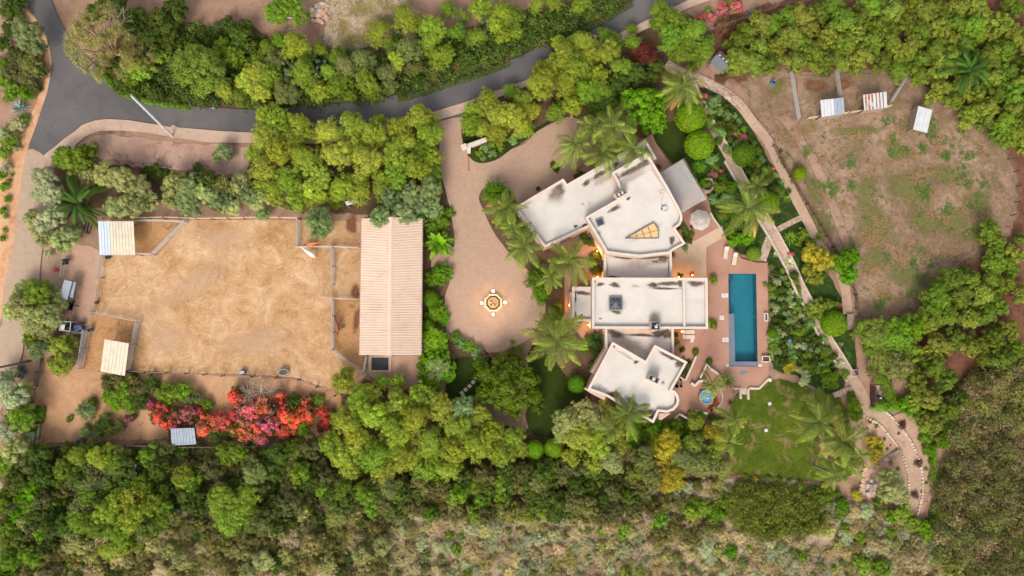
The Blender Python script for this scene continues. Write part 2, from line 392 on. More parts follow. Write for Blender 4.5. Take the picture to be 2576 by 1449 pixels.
    # foliage: colour from each plant's own object colour, per-leaf tone, tip amount in the alpha
    def leaf(name, flower=False):
        b = NB(name)
        oi = b.n('ShaderNodeObjectInfo'); tone = b.n('ShaderNodeAttribute', attribute_name='tone').outputs['Fac']
        col = oi.outputs['Color']; tip = oi.outputs['Alpha']
        y = b.mix(1.0, col, (1.45, 1.30, 0.60, 1), 'MULTIPLY')
        c = b.mix(b.math('MULTIPLY', b.ramp(tone, [(0.35, (0, 0, 0, 1)), (0.95, (1, 1, 1, 1))]), tip), col, y)
        c = b.mix(1.0, c, b.ramp(tone, [(0.0, (0.58,) * 3 + (1,)), (1.0, (1.35,) * 3 + (1,))]), 'MULTIPLY')
        if flower:
            g = b.ramp(tone, [(0.39, (1, 1, 1, 1)), (0.43, (0, 0, 0, 1))]); c = b.mix(g, b.mix(b.ramp(b.noise(0.16, 3, 0.6), [(0.46, (0, 0, 0, 1)), (0.66, (1, 1, 1, 1))]), c, lin(228, 128, 134)), lin(92, 112, 44))
        hs = b.n('ShaderNodeHueSaturation'); b.l(c, hs.inputs['Color'])
        b.l(b.math('MULTIPLY_ADD', oi.outputs['Random'], 0.03, 0.485), hs.inputs['Hue'])
        b.l(b.math('MULTIPLY_ADD', oi.outputs['Random'], 0.3, 0.85), hs.inputs['Value'])
        c = hs.outputs[0]
        b.l(c, b.b.inputs['Base Color']); b.b.inputs['Roughness'].default_value = 0.6; b.b.inputs['Specular IOR Level'].default_value = 0.25
        tl = b.n('ShaderNodeBsdfTranslucent'); b.l(c, tl.inputs[0])
        mx = b.n('ShaderNodeMixShader'); mx.inputs[0].default_value = 0.32
        b.l(b.b.outputs[0], mx.inputs[1]); b.l(tl.outputs[0], mx.inputs[2]); b.l(mx.outputs[0], b.o.inputs['Surface'])
        return b.m
    M['leaf'] = leaf('foliage'); M['flower'] = leaf('flowering_foliage', True)
ALB[0] = 0.72
build_materials()
ALB[0] = 1.0
# ------------------------------------------------------------------ the setting: ground sheets
ZL = [0.0]
def nextz():
    ZL[0] += 0.0025; return ZL[0]
def sheet(name, pv, mat, soft=0.0, sm=3, holes=None, z=None, world=False):
    """flat sheet over a survey polygon; soft = feather width in metres"""
    z = nextz() if z is None else z
    if sm > 1: pv = smooth_poly(pv, sm)
    poly = ccw([(p[0], p[1]) for p in (pv if world else [P(x, y, 0) for x, y in pv])])
    if soft > 0:
        inn, out = offset(poly, -soft / 2), offset(poly, soft / 2); n = len(poly)
        tr = tessellate_polygon([[Vector((p[0], p[1], 0)) for p in inn]])
        v = [(p[0], p[1], z) for p in inn] + [(p[0], p[1], z) for p in out]
        f = [orient(inn, t) for t in tr] + [(i, n + i, n + (i + 1) % n, (i + 1) % n) for i in range(n)]
        me = pymesh(name, v, f, MAT[mat])
        a = me.attributes.new('fe', 'FLOAT', 'POINT'); a.data.foreach_set('value', [1.0] * n + [0.0] * n)
    else:
        loops = [poly] + [[(p[0], p[1]) for p in h] for h in (holes or [])]
        flat = [p for L in loops for p in L]
        tr = tessellate_polygon([[Vector((p[0], p[1], 0)) for p in L] for L in loops])
        me = pymesh(name, [(p[0], p[1], z) for p in flat], [orient(flat, t) for t in tr], MAT[mat])
    return tag(mesh_obj(name, me), kind='structure')
def patch(name, vx, vy, rx, ry, rot, mat, z, parent=None, h=0.0, seed=0):
    """irregular round patch with fading rim (a stain or worn spot)"""
    rg = random.Random(seed); c = P(vx, vy, h); k = (CAM_H - h) / FPX
    n, rings = 18, 4; ph = [rg.uniform(0, 6.28) for _ in range(3)]
    v = [(c.x, c.y, z)]; fe = [1.0]
    ca, sa = math.cos(R(-rot)), math.sin(R(-rot))
    for j in range(1, rings + 1):
        for i in range(n):
            t = 2 * math.pi * i / n; q = j / rings * (1 + 0.18 * math.sin(2 * t + ph[0]) + 0.12 * math.sin(3 * t + ph[1]) + 0.08 * math.sin(5 * t + ph[2]))
            x, y = rx * k * q * math.cos(t), ry * k * q * math.sin(t)
            v.append((c.x + x * ca - y * sa, c.y + x * sa + y * ca, z)); fe.append(1 - j / rings)
    f = [(0, 1 + i, 1 + (i + 1) % n) for i in range(n)]
    for j in range(rings - 1):
        f += [(1 + j * n + i, 1 + (j + 1) * n + i, 1 + (j + 1) * n + (i + 1) % n, 1 + j * n + (i + 1) % n) for i in range(n)]
    me = pymesh(name, v, f, MAT[mat]); a = me.attributes.new('fe', 'FLOAT', 'POINT'); a.data.foreach_set('value', fe)
    o = mesh_obj(name, me, parent)
    if not parent: tag(o, kind='structure')
    return o

POOL = [(1831, 689), (1901, 689), (1905, 922), (1833, 922)]
pool_w = ccw([(P(x, y).x, P(x, y).y) for x, y in POOL])
G = 700.0
sheet('ground', [(-G, -G), (G, -G), (G, G), (-G, G)], 'ground', sm=1, holes=[pool_w], z=0.0, world=True)
sheet('scrub_slope', [(-300, 1185), (100, 1150), (420, 1125), (800, 1120), (1000, 1180), (1400, 1190), (1850, 1200), (2150, 1255), (2320, 1290), (2380, 1150), (2400, 960), (2480, 900), (2900, 880), (2900, 1900), (-300, 1900)], 'scrub', 3.0)
sheet('orchard_floor', [(1800, 60), (1950, 10), (2200, -60), (2900, -80), (2900, 900), (2480, 950), (2330, 1010), (2290, 930), (2330, 780), (2420, 670), (2500, 560), (2560, 470), (2540, 380), (2440, 300), (2300, 205), (2150, 178), (2000, 188), (1830, 195)], 'mulch', 2.5)
sheet('pasture', [(1880, 190), (1960, 175), (2010, 190), (2150, 170), (2290, 190), (2400, 260), (2500, 330), (2550, 420), (2560, 540), (2520, 620), (2430, 660), (2330, 760), (2250, 800), (2160, 800), (2150, 720), (2090, 620), (2020, 500), (1980, 430), (1930, 330), (1880, 260)], 'pasture', 3.0)
sheet('trodden_path', ribbon(smooth_poly([(1965, 290), (2005, 340), (2050, 410), (2080, 480), (2105, 540), (2125, 600), (2140, 650)], 3, False), 24), 'pasture_path', 1.2, 1)
sheet('road_bank', [(0, 360), (60, 330), (90, 330), (78, 380), (60, 450), (48, 540), (36, 640), (16, 720), (5, 800), (-80, 850), (-120, 360)], 'bank', 1.5)
sheet('road_verge', [(120, 60), (128, 140), (140, 160), (128, 240), (100, 310), (80, 360), (60, 355), (72, 300), (95, 250), (112, 190), (108, 110), (60, 20)], 'bank', 1.0)
sheet('bare_bank', [(195, 372), (240, 342), (310, 340), (437, 357), (640, 372), (650, 440), (560, 440), (430, 425), (300, 405), (245, 400), (200, 400)], 'bare', 1.2)
sheet('woodland_floor', [(240, 170), (300, 60), (480, 60), (620, 60), (700, 110), (800, 125), (950, 120), (1100, 90), (1288, 40), (1500, -60), (1590, 0), (1450, 75), (1288, 150), (1100, 215), (950, 248), (640, 280), (420, 262), (300, 225)], 'litter', 2.0)
sheet('woodland_floor', [(640, 290), (800, 275), (1090, 285), (1105, 420), (1130, 500), (1060, 550), (900, 535), (760, 535), (600, 500), (260, 520), (120, 560), (110, 470), (140, 420), (240, 405), (430, 430), (620, 440)], 'litter', 1.5)
sheet('woodland_floor', [(1165, 310), (1180, 265), (1330, 200), (1480, 130), (1630, 60), (1700, 20), (1800, 100), (1720, 160), (1730, 300), (1640, 350), (1450, 300), (1340, 330), (1250, 400), (1190, 405)], 'litter', 1.2)
sheet('dry_meadow', [(830, -60), (1050, -60), (1000, 60), (930, 110), (830, 125), (815, 70)], 'scrub', 2.5)
sheet('slope_floor', [(90, 1130), (430, 1120), (800, 1115), (830, 1000), (900, 960), (1050, 990), (1160, 1000), (1260, 1070), (1480, 1080), (1850, 1090), (1850, 1200), (1400, 1220), (700, 1200), (100, 1200)], 'litter', 2.0)
sheet('yard', [(105, 625), (170, 615), (250, 630), (262, 700), (245, 760), (235, 810), (170, 830), (150, 780), (100, 720)], 'yard', 1.0)
sheet('warm_dirt', [(130, 900), (215, 930), (360, 938), (640, 946), (800, 970), (860, 1000), (820, 1090), (560, 1100), (240, 1110), (120, 1120), (85, 1150), (40, 1180), (75, 1030), (100, 950)], 'warm', 1.5)
sheet('arena', [(250, 552), (500, 552), (760, 553), (910, 556), (910, 780), (912, 900), (926, 936), (900, 975), (868, 992), (800, 968), (744, 950), (640, 942), (475, 938), (360, 932), (205, 932), (222, 840), (240, 760), (258, 650)], 'arena', 0.8, 1)
sheet('pen_sand', [(340, 560), (470, 558), (395, 640), (340, 640)], 'pen', 0.6, 1)
sheet('pen_sand', [(840, 755), (907, 756), (907, 895), (922, 935), (842, 880)], 'pen', 0.6, 1)
sheet('pen_sand', [(235, 790), (352, 812), (330, 930), (212, 928)], 'pen', 0.6, 1)
sheet('pen_sand', [(2004, 190), (2096, 182), (2280, 190), (2232, 262), (2125, 286), (2008, 300)], 'pasture', 0.8, 1)
for i, (x, y, a, b_, m) in enumerate([(885, 565, 22, 30, 'manure'), (895, 735, 14, 30, 'manure'), (900, 800, 14, 40, 'manure'), (2120, 215, 30, 20, 'manure'), (2050, 215, 34, 26, 'manure')]):
    patch('trodden_patch', x, y, a, b_, rnd.uniform(-30, 30), m, nextz(), None, 0, i)
for i, (x, y, a, b_, ro, m) in enumerate([(480, 720, 170, 44, -38, 'sand_pale'), (420, 850, 60, 60, 0, 'sand_pale'), (560, 600, 120, 40, 0, 'sand_pale'), (650, 860, 120, 50, 0, 'sand_pale'), (2290, 480, 90, 60, 20, 'grass_patch'), (2200, 560, 60, 80, 0, 'grass_patch'), (2180, 480, 40, 50, 0, 'grass_patch'), (2380, 440, 60, 40, 0, 'grass_patch'), (2330, 560, 70, 40, 0, 'grass_patch'), (2200, 650, 50, 50, 0, 'grass_patch'), (2270, 690, 60, 40, 0, 'grass_patch'), (2060, 560, 30, 70, -30, 'grass_patch'), (2400, 560, 60, 50, 0, 'grass_patch'), (2470, 520, 40, 50, 0, 'grass_patch'), (2050, 480, 24, 50, -30, 'grass_patch'), (2150, 330, 70, 20, 0, 'grass_patch'), (1955, 225, 24, 26, 0, 'grass_patch'), (2450, 590, 40, 30, 0, 'grass_patch'), (2260, 380, 50, 30, 0, 'grass_patch'), (1000, 60, 60, 40, 0, 'grass_patch'), (900, 100, 50, 24, 0, 'grass_patch')]):
    patch('ground_patch', x, y, a, b_, ro, m, nextz(), None, 0, 40 + i)
# lawns and planting beds
sheet('lawn', [(1860, 985), (1900, 985), (1935, 955), (1990, 960), (2060, 985), (2110, 1000), (2135, 1060), (2150, 1130), (2130, 1205), (1980, 1205), (1850, 1190), (1830, 1120), (1835, 1040)], 'lawn', 1.2)
sheet('lawn', [(1150, 880), (1200, 885), (1240, 905), (1225, 960), (1170, 1010), (1120, 985)], 'dark_lawn', 0.8)
sheet('lawn', [(1340, 870), (1460, 890), (1470, 960), (1480, 1020), (1400, 1090), (1330, 1080), (1330, 960)], 'dark_lawn', 0.8)
sheet('lawn', [(1640, 330), (1720, 310), (1760, 400), (1730, 420), (1690, 410)], 'dark_lawn', 0.8)
sheet('garden_bed', [(1730, 230), (1790, 225), (1860, 280), (1910, 360), (1960, 450), (2020, 560), (2040, 620), (2110, 740), (2140, 800), (2150, 940), (2070, 850), (1990, 690), (1930, 560), (1850, 430), (1780, 310)], 'cover', 0.8)
sheet('garden_bed', [(1780, 480), (1900, 480), (1950, 600), (2000, 730), (2060, 840), (2130, 950), (2080, 990), (2000, 945), (1960, 935), (1938, 900), (1934, 660), (1860, 640), (1800, 560)], 'cover', 0.8)
sheet('garden_bed', [(1700, 420), (1760, 320), (1850, 430), (1900, 500), (1800, 560)], 'cover', 0.8)
sheet('garden_bed', [(1180, 405), (1165, 330), (1260, 330), (1330, 330), (1390, 300), (1350, 335), (1250, 400), (1220, 412)], 'dark_lawn', 0.4)
sheet('garden_bed', [(1060, 520), (1130, 515), (1145, 620), (1120, 830), (1160, 862), (1230, 890), (1150, 900), (1060, 900)], 'litter', 0.8)
sheet('dirt_bed', [(1205, 495), (1220, 470), (1300, 500), (1350, 620), (1480, 650), (1490, 800), (1500, 900), (1480, 1000), (1390, 900), (1345, 830), (1372, 790), (1350, 720), (1290, 650), (1240, 585)], 'litter', 0.5)
sheet('flower_bed', [(2185, 1045), (2215, 1055), (2265, 1110), (2300, 1160), (2306, 1240), (2300, 1300), (2330, 1300), (2350, 1180), (2330, 1090), (2285, 1040), (2230, 1050)], 'yard', 0.6)
sheet('flower_bed', [(2180, 1050), (2230, 1075), (2270, 1120), (2285, 1180), (2285, 1240), (2240, 1250), (2180, 1180), (2190, 1110)], 'yard', 0.6)
sheet('lawn_wear', [(2060, 1080), (2110, 1090), (2100, 1140), (2070, 1150)], 'warm', 1.5)
# ------------------------------------------------------------------ road, lanes, paths
ZR = 0.19
road = [(55, -30), (62, 0), (80, 32), (100, 60), (118, 95), (128, 130), (132, 160), (128, 195), (120, 235), (108, 270), (95, 310), (76, 362), (72, 376), (112, 390), (145, 364), (162, 348), (188, 330), (208, 313), (240, 302), (270, 298), (325, 301), (400, 313), (455, 320), (550, 328), (644, 333), (800, 331), (950, 312), (1094, 279), (1174, 255), (1325, 200), (1410, 160), (1500, 110), (1625, 51), (1725, 2), (1790, -30), (1660, -30), (1593, 0), (1513, 45), (1448, 76), (1363, 120), (1288, 150), (1194, 185), (1094, 215), (994, 240), (900, 256), (799, 266), (644, 278), (525, 270), (475, 268), (375, 252), (327, 239), (287, 220), (270, 200), (250, 175), (237, 160), (205, 130), (175, 95), (150, 50), (130, 0), (120, -30)]
sheet('road', road, 'asphalt', sm=1, z=ZR)
sheet('road_gutter', [(112, 391), (145, 366), (163, 350), (189, 332), (209, 315), (240, 304), (270, 300), (325, 303), (400, 315), (430, 320), (437, 314), (448, 321), (550, 330), (644, 335), (800, 333), (950, 314), (1093, 281), (1173, 257), (1325, 202), (1410, 162), (1500, 112), (1625, 53), (1727, 3), (1760, -12), (1790, 0), (1730, 22), (1630, 72), (1500, 135), (1340, 212), (1180, 275), (1172, 282), (1094, 306), (940, 345), (800, 362), (640, 361), (525, 359), (437, 346), (375, 335), (305, 329), (250, 330), (217, 344), (195, 362), (185, 380), (150, 405), (125, 420)], 'concrete', sm=1, z=ZR + 0.004)
sheet('drain_channel', [(1090, 308), (1180, 284), (1181, 289), (1091, 314)], 'asphalt', sm=1, z=ZR + 0.008)
sheet('lane', [(72, 378), (112, 392), (128, 430), (138, 490), (125, 560), (110, 620), (102, 690), (98, 760), (66, 830), (60, 880), (48, 920), (20, 990), (0, 1040), (-60, 1100), (-100, 900), (0, 830), (6, 780), (13, 720), (26, 660), (38, 600), (45, 540), (57, 450)], 'lane', sm=3, z=ZR + 0.012)
sheet('driveway', [(1092, 314), (1164, 296), (1160, 325), (1164, 355), (1171, 375), (1179, 392), (1194, 407), (1219, 411), (1254, 400), (1288, 375), (1320, 362), (1350, 332), (1398, 307), (1438, 295), (1475, 320), (1450, 400), (1440, 470), (1350, 500), (1308, 520), (1290, 490), (1256, 470), (1219, 472), (1205, 497), (1211, 517), (1226, 552), (1244, 587), (1266, 617), (1293, 650), (1338, 690), (1348, 724), (1370, 757), (1371, 787), (1358, 807), (1340, 840), (1320, 860), (1288, 874), (1256, 886), (1231, 888), (1194, 872), (1159, 855), (1126, 830), (1121, 800), (1119, 750), (1131, 712), (1134, 672), (1144, 612), (1139, 562), (1129, 512), (1114, 452), (1101, 412), (1106, 362)], 'pavers', sm=3, z=ZR + 0.016)
sheet('driveway', [(1085, 630), (1150, 620), (1150, 672), (1085, 672)], 'pavers', sm=1, z=ZR + 0.020)
sheet('barn_apron', [(926, 896), (1060, 893), (1062, 960), (1010, 985), (980, 980), (926, 940)], 'yard', 0.3, 1, z=ZR)
# garden paths
p_wall = smooth_poly([(1738, 215), (1770, 280), (1805, 345), (1850, 425), (1895, 505), (1925, 555), (1955, 605), (1990, 672), (2014, 726), (2054, 800), (2073, 842), (2106, 893), (2143, 955)], 3, False)
sheet('garden_path', ribbon(p_wall, 22), 'concrete', sm=1, z=ZR)
p_low = smooth_poly([(2143, 952), (2165, 990), (2182, 1030), (2220, 1052), (2252, 1088), (2275, 1120), (2293, 1160), (2301, 1200), (2300, 1245), (2288, 1292)], 3, False)
sheet('garden_path', ribbon(p_low, [26 + 10 * min(1, i / 9) for i in range(len(p_low))]), 'gravel', 0.3, 1, z=ZR + 0.004)
p_up = smooth_poly([(1675, 160), (1705, 180), (1750, 197), (1813, 228), (1858, 262), (1890, 305), (1930, 355), (1953, 402), (1982, 462), (2014, 525), (2037, 570), (2058, 615), (2085, 650), (2112, 690), (2126, 735), (2131, 790)], 3, False)
sheet('garden_path', ribbon(p_up, 24), 'gravel', 0.3, 1, z=ZR + 0.008)
sheet('garden_path', ribbon(p_up[:14], 25), 'chips', 0.4, 1, z=ZR + 0.012)
sheet('garden_path', ribbon([(1925, 590), (1955, 578), (1985, 562), (2016, 547)], 14), 'chips', 0.2, 1, z=ZR + 0.016)
sheet('garden_path', ribbon([(1915, 655), (1928, 620), (1942, 585)], 22), 'chips', 0.2, 1, z=ZR + 0.020)
sheet('garden_path', ribbon([(2095, 995), (2120, 985), (2148, 975)], 14), 'chips', 0.2, 1, z=ZR + 0.024)
# low stone walls either side of the walled path
def wall_line(name, pts, width, h, mat, label, cat='wall', group=None, seg=None, mortar=False):
    pl = ribbon(pts, width * FPX / CAM_H)
    root = empty(name, P(*pts[0], 0), 0, label, cat, group)
    n = len(pts)
    for i in range(n - 1):
        q = [pl[i], pl[i + 1], pl[2 * n - 2 - i], pl[2 * n - 1 - i]]
        qq = [tuple((P(*a, h) - root.location).to_2d()) for a in q]
        c = Vector((sum(a[0] for a in qq) / 4, sum(a[1] for a in qq) / 4))
        qq = [tuple(c + (Vector(a) - c) * 0.985) for a in qq]
        MB().prism(qq, 0, h * rnd.uniform(0.94, 1.06)).build(seg or 'wall_section', MAT[mat], root)
    return root
def offs(pts, d):
    n = len(pts); return ribbon(pts, 2 * d)[:n] if d > 0 else ribbon(pts, -2 * d)[n:][::-1]
wall_line('garden_wall', offs(p_wall[8:], 12.5), 0.30, 0.5, 'wallstone', 'low stone wall along the pool side of the straight garden path')
wall_line('garden_wall', offs(p_wall, -12.5), 0.30, 0.5, 'wallstone', 'low stone wall along the pasture side of the straight garden path')
def stones(name, pts, size, label, step=1.0, mat='stone', h=0.25):
    root = empty(name, P(*pts[0], 0), 0, label, 'edging')
    w_ = [P(x, y, 0) for x, y in pts]; acc = 0.0; nxt = 0.0
    for a, b in zip(w_[:-1], w_[1:]):
        L = (b - a).length
        while nxt <= acc + L:
            p = a.lerp(b, (nxt - acc) / L) - root.location; s_ = size * rnd.uniform(.7, 1.25)
            m = MB(); n = 7; pr = [(s_ * .5 * rnd.uniform(.8, 1.15) * math.cos(6.283 * k / n), s_ * .36 * rnd.uniform(.8, 1.2) * math.sin(6.283 * k / n)) for k in range(n)]
            v = [(x, y, 0) for x, y in pr] + [(x * .95, y * .95, h * .7) for x, y in pr] + [(x * .6, y * .6, h) for x, y in pr]
            f = [(k * n + i, k * n + (i + 1) % n, (k + 1) * n + (i + 1) % n, (k + 1) * n + i) for k in (0, 1) for i in range(n)] + [tuple(range(2 * n, 3 * n))]
            o = m.add(v, f).build('stone', MAT[mat], root, loc=(p.x, p.y, ZR))
            o.rotation_euler = (0, 0, math.atan2((b - a).y, (b - a).x) + rnd.uniform(-.3, .3))
            nxt += step * rnd.uniform(.85, 1.2)
        acc += L
    return root
stones('stone_edging', offs(p_low[5:], 18)[:], 0.52, 'white stone edging on the outer side of the curving gravel path', 0.46)
stones('stone_edging', offs(p_low[8:], -17), 0.52, 'white stone edging on the inner side of the curving gravel path', 0.46)
# stepping stones across the small lawn (each lies loose)
for i, (x, y) in enumerate(T(1, 2, [(2322, 710), (2308, 760), (2280, 815), (2255, 860), (2215, 902), (2185, 947), (2150, 987), (2110, 1022), (2072, 1055)])):
    p = P(x, y, .05); m = MB().box((0, 0, 0.03), (0.55, 0.55, 0.07), 0, 0.02)
    o = m.build('stepping_stone', MAT['stone'], loc=(p.x, p.y, 0.17)); o.rotation_euler.z = R(-20 - i * 5 + rnd.uniform(-9, 9))
    tag(o, 'square pale stepping stone in the curved row across the small lawn', 'stone', 'stepping stones on the lawn')
# ------------------------------------------------------------------ pool deck and pool
ZD = 0.26
deck = [(1600, 360), (1640, 338), (1650, 362), (1687, 417), (1720, 398), (1780, 497), (1790, 542), (1815, 572), (1833, 617), (1863, 650), (1900, 661), (1930, 662), (1932, 952), (1910, 978), (1886, 977), (1860, 977), (1847, 978), (1840, 1000), (1822, 1035), (1800, 1045), (1780, 1042), (1753, 1032), (1741, 1061), (1710, 1042), (1690, 1055), (1640, 1060), (1560, 960), (1420, 800), (1420, 690), (1480, 560), (1410, 470), (1415, 452), (1480, 415)]
dk = sheet('pool_deck', deck, 'deck', sm=1, holes=[pool_w], z=ZD)
def jline(pts):
    w_ = [P(x, y) for x, y in pts]
    for a, b in zip(w_[:-1], w_[1:]):
        d = (b - a); MB().box(((a.x + b.x) / 2, (a.y + b.y) / 2, ZD + 0.0035), (d.length, 0.03, 0.004), math.atan2(d.y, d.x)).build('deck_joint', MAT['joint'], dk)
for L in [[(1904, 708), (1930, 708)], [(1904, 757), (1930, 757)], [(1904, 815), (1931, 815)], [(1905, 855), (1931, 855)], [(1779, 735), (1831, 735)], [(1779, 780), (1832, 780)], [(1779, 822), (1832, 822)], [(1775, 828), (1757, 868), (1765, 900)], [(1720, 905), (1830, 905)], [(1832, 925), (1810, 955)], [(1830, 665), (1830, 689)], [(1778, 690), (1830, 688)], [(1720, 998), (1760, 998)], [(1780, 1020), (1780, 1042)], [(1870, 665), (1870, 689)], [(1724, 540), (1738, 575)], [(1905, 925), (1931, 925)]]: jline(L)
terr = T(2, 1, [(1600, 1085), (1800, 995), (2110, 825), (2135, 935), (1950, 1042), (1950, 1350), (1600, 1350)])
te = sheet('terrace', terr, 'tile', sm=1, z=ZD + 0.006)
for k in range(9):
    x = 1700 + k * 8.8; a, b = P(x, 642 - k * 4), P(x, 698); d = b - a
    MB().box(((a.x + b.x) / 2, (a.y + b.y) / 2, ZD + 0.0085), (d.length, 0.02, 0.004), math.atan2(d.y, d.x)).build('tile_joint', MAT['concrete'], te)
br = sheet('pool_steps_walk', T(2, 2, [(1730, 925), (1850, 700), (1965, 760), (1890, 905), (1800, 950)]), 'deck', sm=1, z=ZD + 0.006)
for k in range(12):
    a, b = T(2, 2, [(1738 + k * 10.5, 915 - k * 19), (1880 + k * 7, 900 - k * 12)]); a, b = P(*a), P(*b); d = b - a
    MB().box(((a.x + b.x) / 2, (a.y + b.y) / 2, ZD + 0.0085), (d.length * .8, 0.025, 0.004), math.atan2(d.y, d.x)).build('plank_joint', MAT['joint'], br)
pr = empty('swimming_pool', (sum(p[0] for p in pool_w) / 4, sum(p[1] for p in pool_w) / 4, 0), 0, 'long rectangular pool with blue-grey ledge and turquoise water beside the pale house', 'pool')
o0 = pr.location; loc = [(p[0] - o0.x, p[1] - o0.y) for p in pool_w]
m = MB(); n = 4
m.add([(x, y, ZD + .01) for x, y in loc] + [(x, y, -1.5) for x, y in loc], [(i, n + i, n + (i + 1) % n, (i + 1) % n) for i in range(n)] + [(4, 5, 6, 7)])
m.build('basin', MAT['basin'], pr)
inn = offset(loc, -0.01)
wm = MB(); wm.add([(x, y, 0.16) for x, y in inn], [(0, 1, 2, 3)]); wm.build('water', MAT['water'], pr)
def poolbox(name, x0, y0, x1, y1, z0, z1, mat):
    a, b = P(x0, y1) - o0, P(x1, y0) - o0
    return MB().box(((a.x + b.x) / 2, (a.y + b.y) / 2, (z0 + z1) / 2), (abs(b.x - a.x), abs(b.y - a.y), z1 - z0), 0, 0.01).build(name, MAT[mat], pr)
poolbox('ledge', 1833.5, 789, 1846, 909, -1.4, 0.19, 'coping_blue'); poolbox('ledge', 1834, 909.3, 1904.5, 921.5, -1.4, 0.22, 'coping_blue')
poolbox('step', 1832, 690, 1843.5, 706, -1.4, 0.05, 'coping_blue'); poolbox('step', 1832, 706.5, 1836, 788.5, -1.4, -0.12, 'coping_blue'); poolbox('step', 1836.3, 706.5, 1839.5, 788.5, -1.4, -0.45, 'coping_blue')
poolbox('pool_light', 1899, 796, 1900.7, 799, -0.3, 0.0, 'white')
for k, (x0, y0, x1, y1) in enumerate([(1814, 738, 1830.5, 749), (1809, 794, 1820, 805), (1816, 849, 1831.5, 860), (1825, 916, 1832.5, 922), (1906, 916, 1915, 922)]):
    a, b = P(x0, y1), P(x1, y0); c = ((a.x + b.x) / 2, (a.y + b.y) / 2, 0)
    r_ = empty('skimmer_lid', (c[0], c[1], ZD), 0, ['white skimmer lid nearest the house on the upper pool deck', 'small white lid set alone in the deck left of the pool', 'white skimmer lid on the lower pool deck touching the ledge', 'thin white slab at the left end of the pool spill edge', 'thin white slab at the right end of the pool spill edge'][k], 'lid')
    MB().box((0, 0, 0.02), (abs(b.x - a.x), abs(b.y - a.y), 0.036), 0, 0.01).build('slab', MAT['white'], r_)
    if k < 3: MB().lathe((0, 0, 0.036), [(0.15, 0), (0.15, 0.012), (0.11, 0.016)], 16).build('cap', MAT['stone'], r_)
# mosaic inlay below the pool: a flat leaping-fish shaped mark of grey-blue tesserae
mo = [(840, 690), (870, 665), (905, 657), (930, 668), (962, 682), (957, 697), (930, 697), (905, 712), (880, 722), (850, 712)]
mv = [((2700 + x / 3.2925) / 1.59006, (1280 + y / 3.2925) / 1.59006) for x, y in mo]
c0 = P(1863.5, 939.5); q = [tuple((P(*a) - c0).to_2d()) for a in mv]
mroot = MB().prism(q, 0, 0.008).build('mosaic', MAT['dolphin'], loc=(c0.x, c0.y, ZD + .002)); tag(mroot, 'grey-blue mosaic mark set in the deck just below the pool', 'mosaic')
# ------------------------------------------------------------------ house
house = empty('house', (P(1600, 760).x, P(1600, 760).y, 0), 0, 'large pale flat-roofed villa of angled wings beside the pool', 'house')
HO = house.location.copy(); HO.z = 0
WINGS = {}
def local(p): return (p[0] - HO.x, p[1] - HO.y)
def wing(key, pv, h, para=0.45, t=0.29, sm=False):
    top = h + para
    poly = ccw([local(P(x, y, top)) for x, y in pv])
    WINGS[key] = (poly, h)
    n = len(poly); inn = offset(poly, -t)
    m = MB()
    m.add([(x, y, 0) for x, y in poly] + [(x, y, top) for x, y in poly] + [(x, y, top) for x, y in inn] + [(x, y, h - 0.05) for x, y in inn],
          [(k * n + i, k * n + (i + 1) % n, (k + 1) * n + (i + 1) % n, (k + 1) * n + i) for k in range(3) for i in range(n)])
    m.build('wall', MAT['plaster'], house)
    o2, i2 = offset(poly, 0.045), offset(poly, -t - 0.03)
    m = MB()
    m.add([(x, y, top + .004) for x, y in o2] + [(x, y, top + 0.09) for x, y in o2] + [(x, y, top + 0.07) for x, y in i2] + [(x, y, top + .004) for x, y in i2],
          [(k * n + i, k * n + (i + 1) % n, ((k + 1) % 4) * n + (i + 1) % n, ((k + 1) % 4) * n + i) for k in range(4) for i in range(n)])
    m.build('parapet_coping', MAT['coping'], house)
    tr = tessellate_polygon([[Vector((p[0], p[1], 0)) for p in inn]])
    m = MB(); m.add([(x, y, h) for x, y in inn], [orient(inn, q) for q in tr])
    return m.build('roof', MAT['roof'], house)
A = T(2, 1, [(28, 640), (515, 352), (552, 408), (1345, -42), (1452, 148), (1395, 185), (1110, 450), (1000, 640), (770, 835), (330, 1040)])
B = T(2, 1, [(1005, 290), (1355, 95), (1395, 150), (1560, 425), (1685, 655), (1708, 710), (1710, 765), (1688, 815), (1640, 850), (1742, 1002), (1604, 1080), (1592, 1100), (1480, 1112), (1290, 1135), (1120, 1118), (945, 1095), (925, 1050), (740, 740), (1110, 530), (1060, 385)])
C = [(1521, 628), (1689, 628), (1690, 705), (1519, 705)]
D = [(1490, 699), (1779, 700), (1780, 827), (1490, 826)]
E = [(1440, 722), (1492, 722), (1492, 808), (1440, 808)]
F = [(1522, 822), (1694, 822), (1695, 892), (1660, 900), (1560, 910), (1524, 890)]
Gp = T(2, 2, [(1012, 545), (1345, 737), (1436, 575), (1762, 746), (1605, 1025), (1640, 1040), (1668, 1080), (1680, 1125), (1668, 1180), (1625, 1228), (1560, 1252), (1475, 1242), (1422, 1357), (1180, 1228), (945, 1085), (762, 1020)])
rA = wing('A', A, 4.0); rC = wing('C', C, 3.2); rE = wing('E', E, 3.0, 0.35); rF = wing('F', F, 3.2)
rB = wing('B', B, 5.2); rD = wing('D', D, 4.7); rG = wing('G', Gp, 4.7)
m = MB()   # dividing parapet on the middle wing
a, b = P(1721, 705, 5.2) - HO, P(1722, 822, 5.2) - HO
m.box(((a.x + b.x) / 2, (a.y + b.y) / 2, 4.9), (0.36, abs(a.y - b.y), 0.5), 0, 0.03).build('parapet_divider', MAT['coping'], house)
def ledge(pv, h, z0=0.0):
    q = [local(P(x, y, h)) for x, y in pv]; return MB().prism(q, z0, h).build('wall_ledge', MAT['plaster'], house)
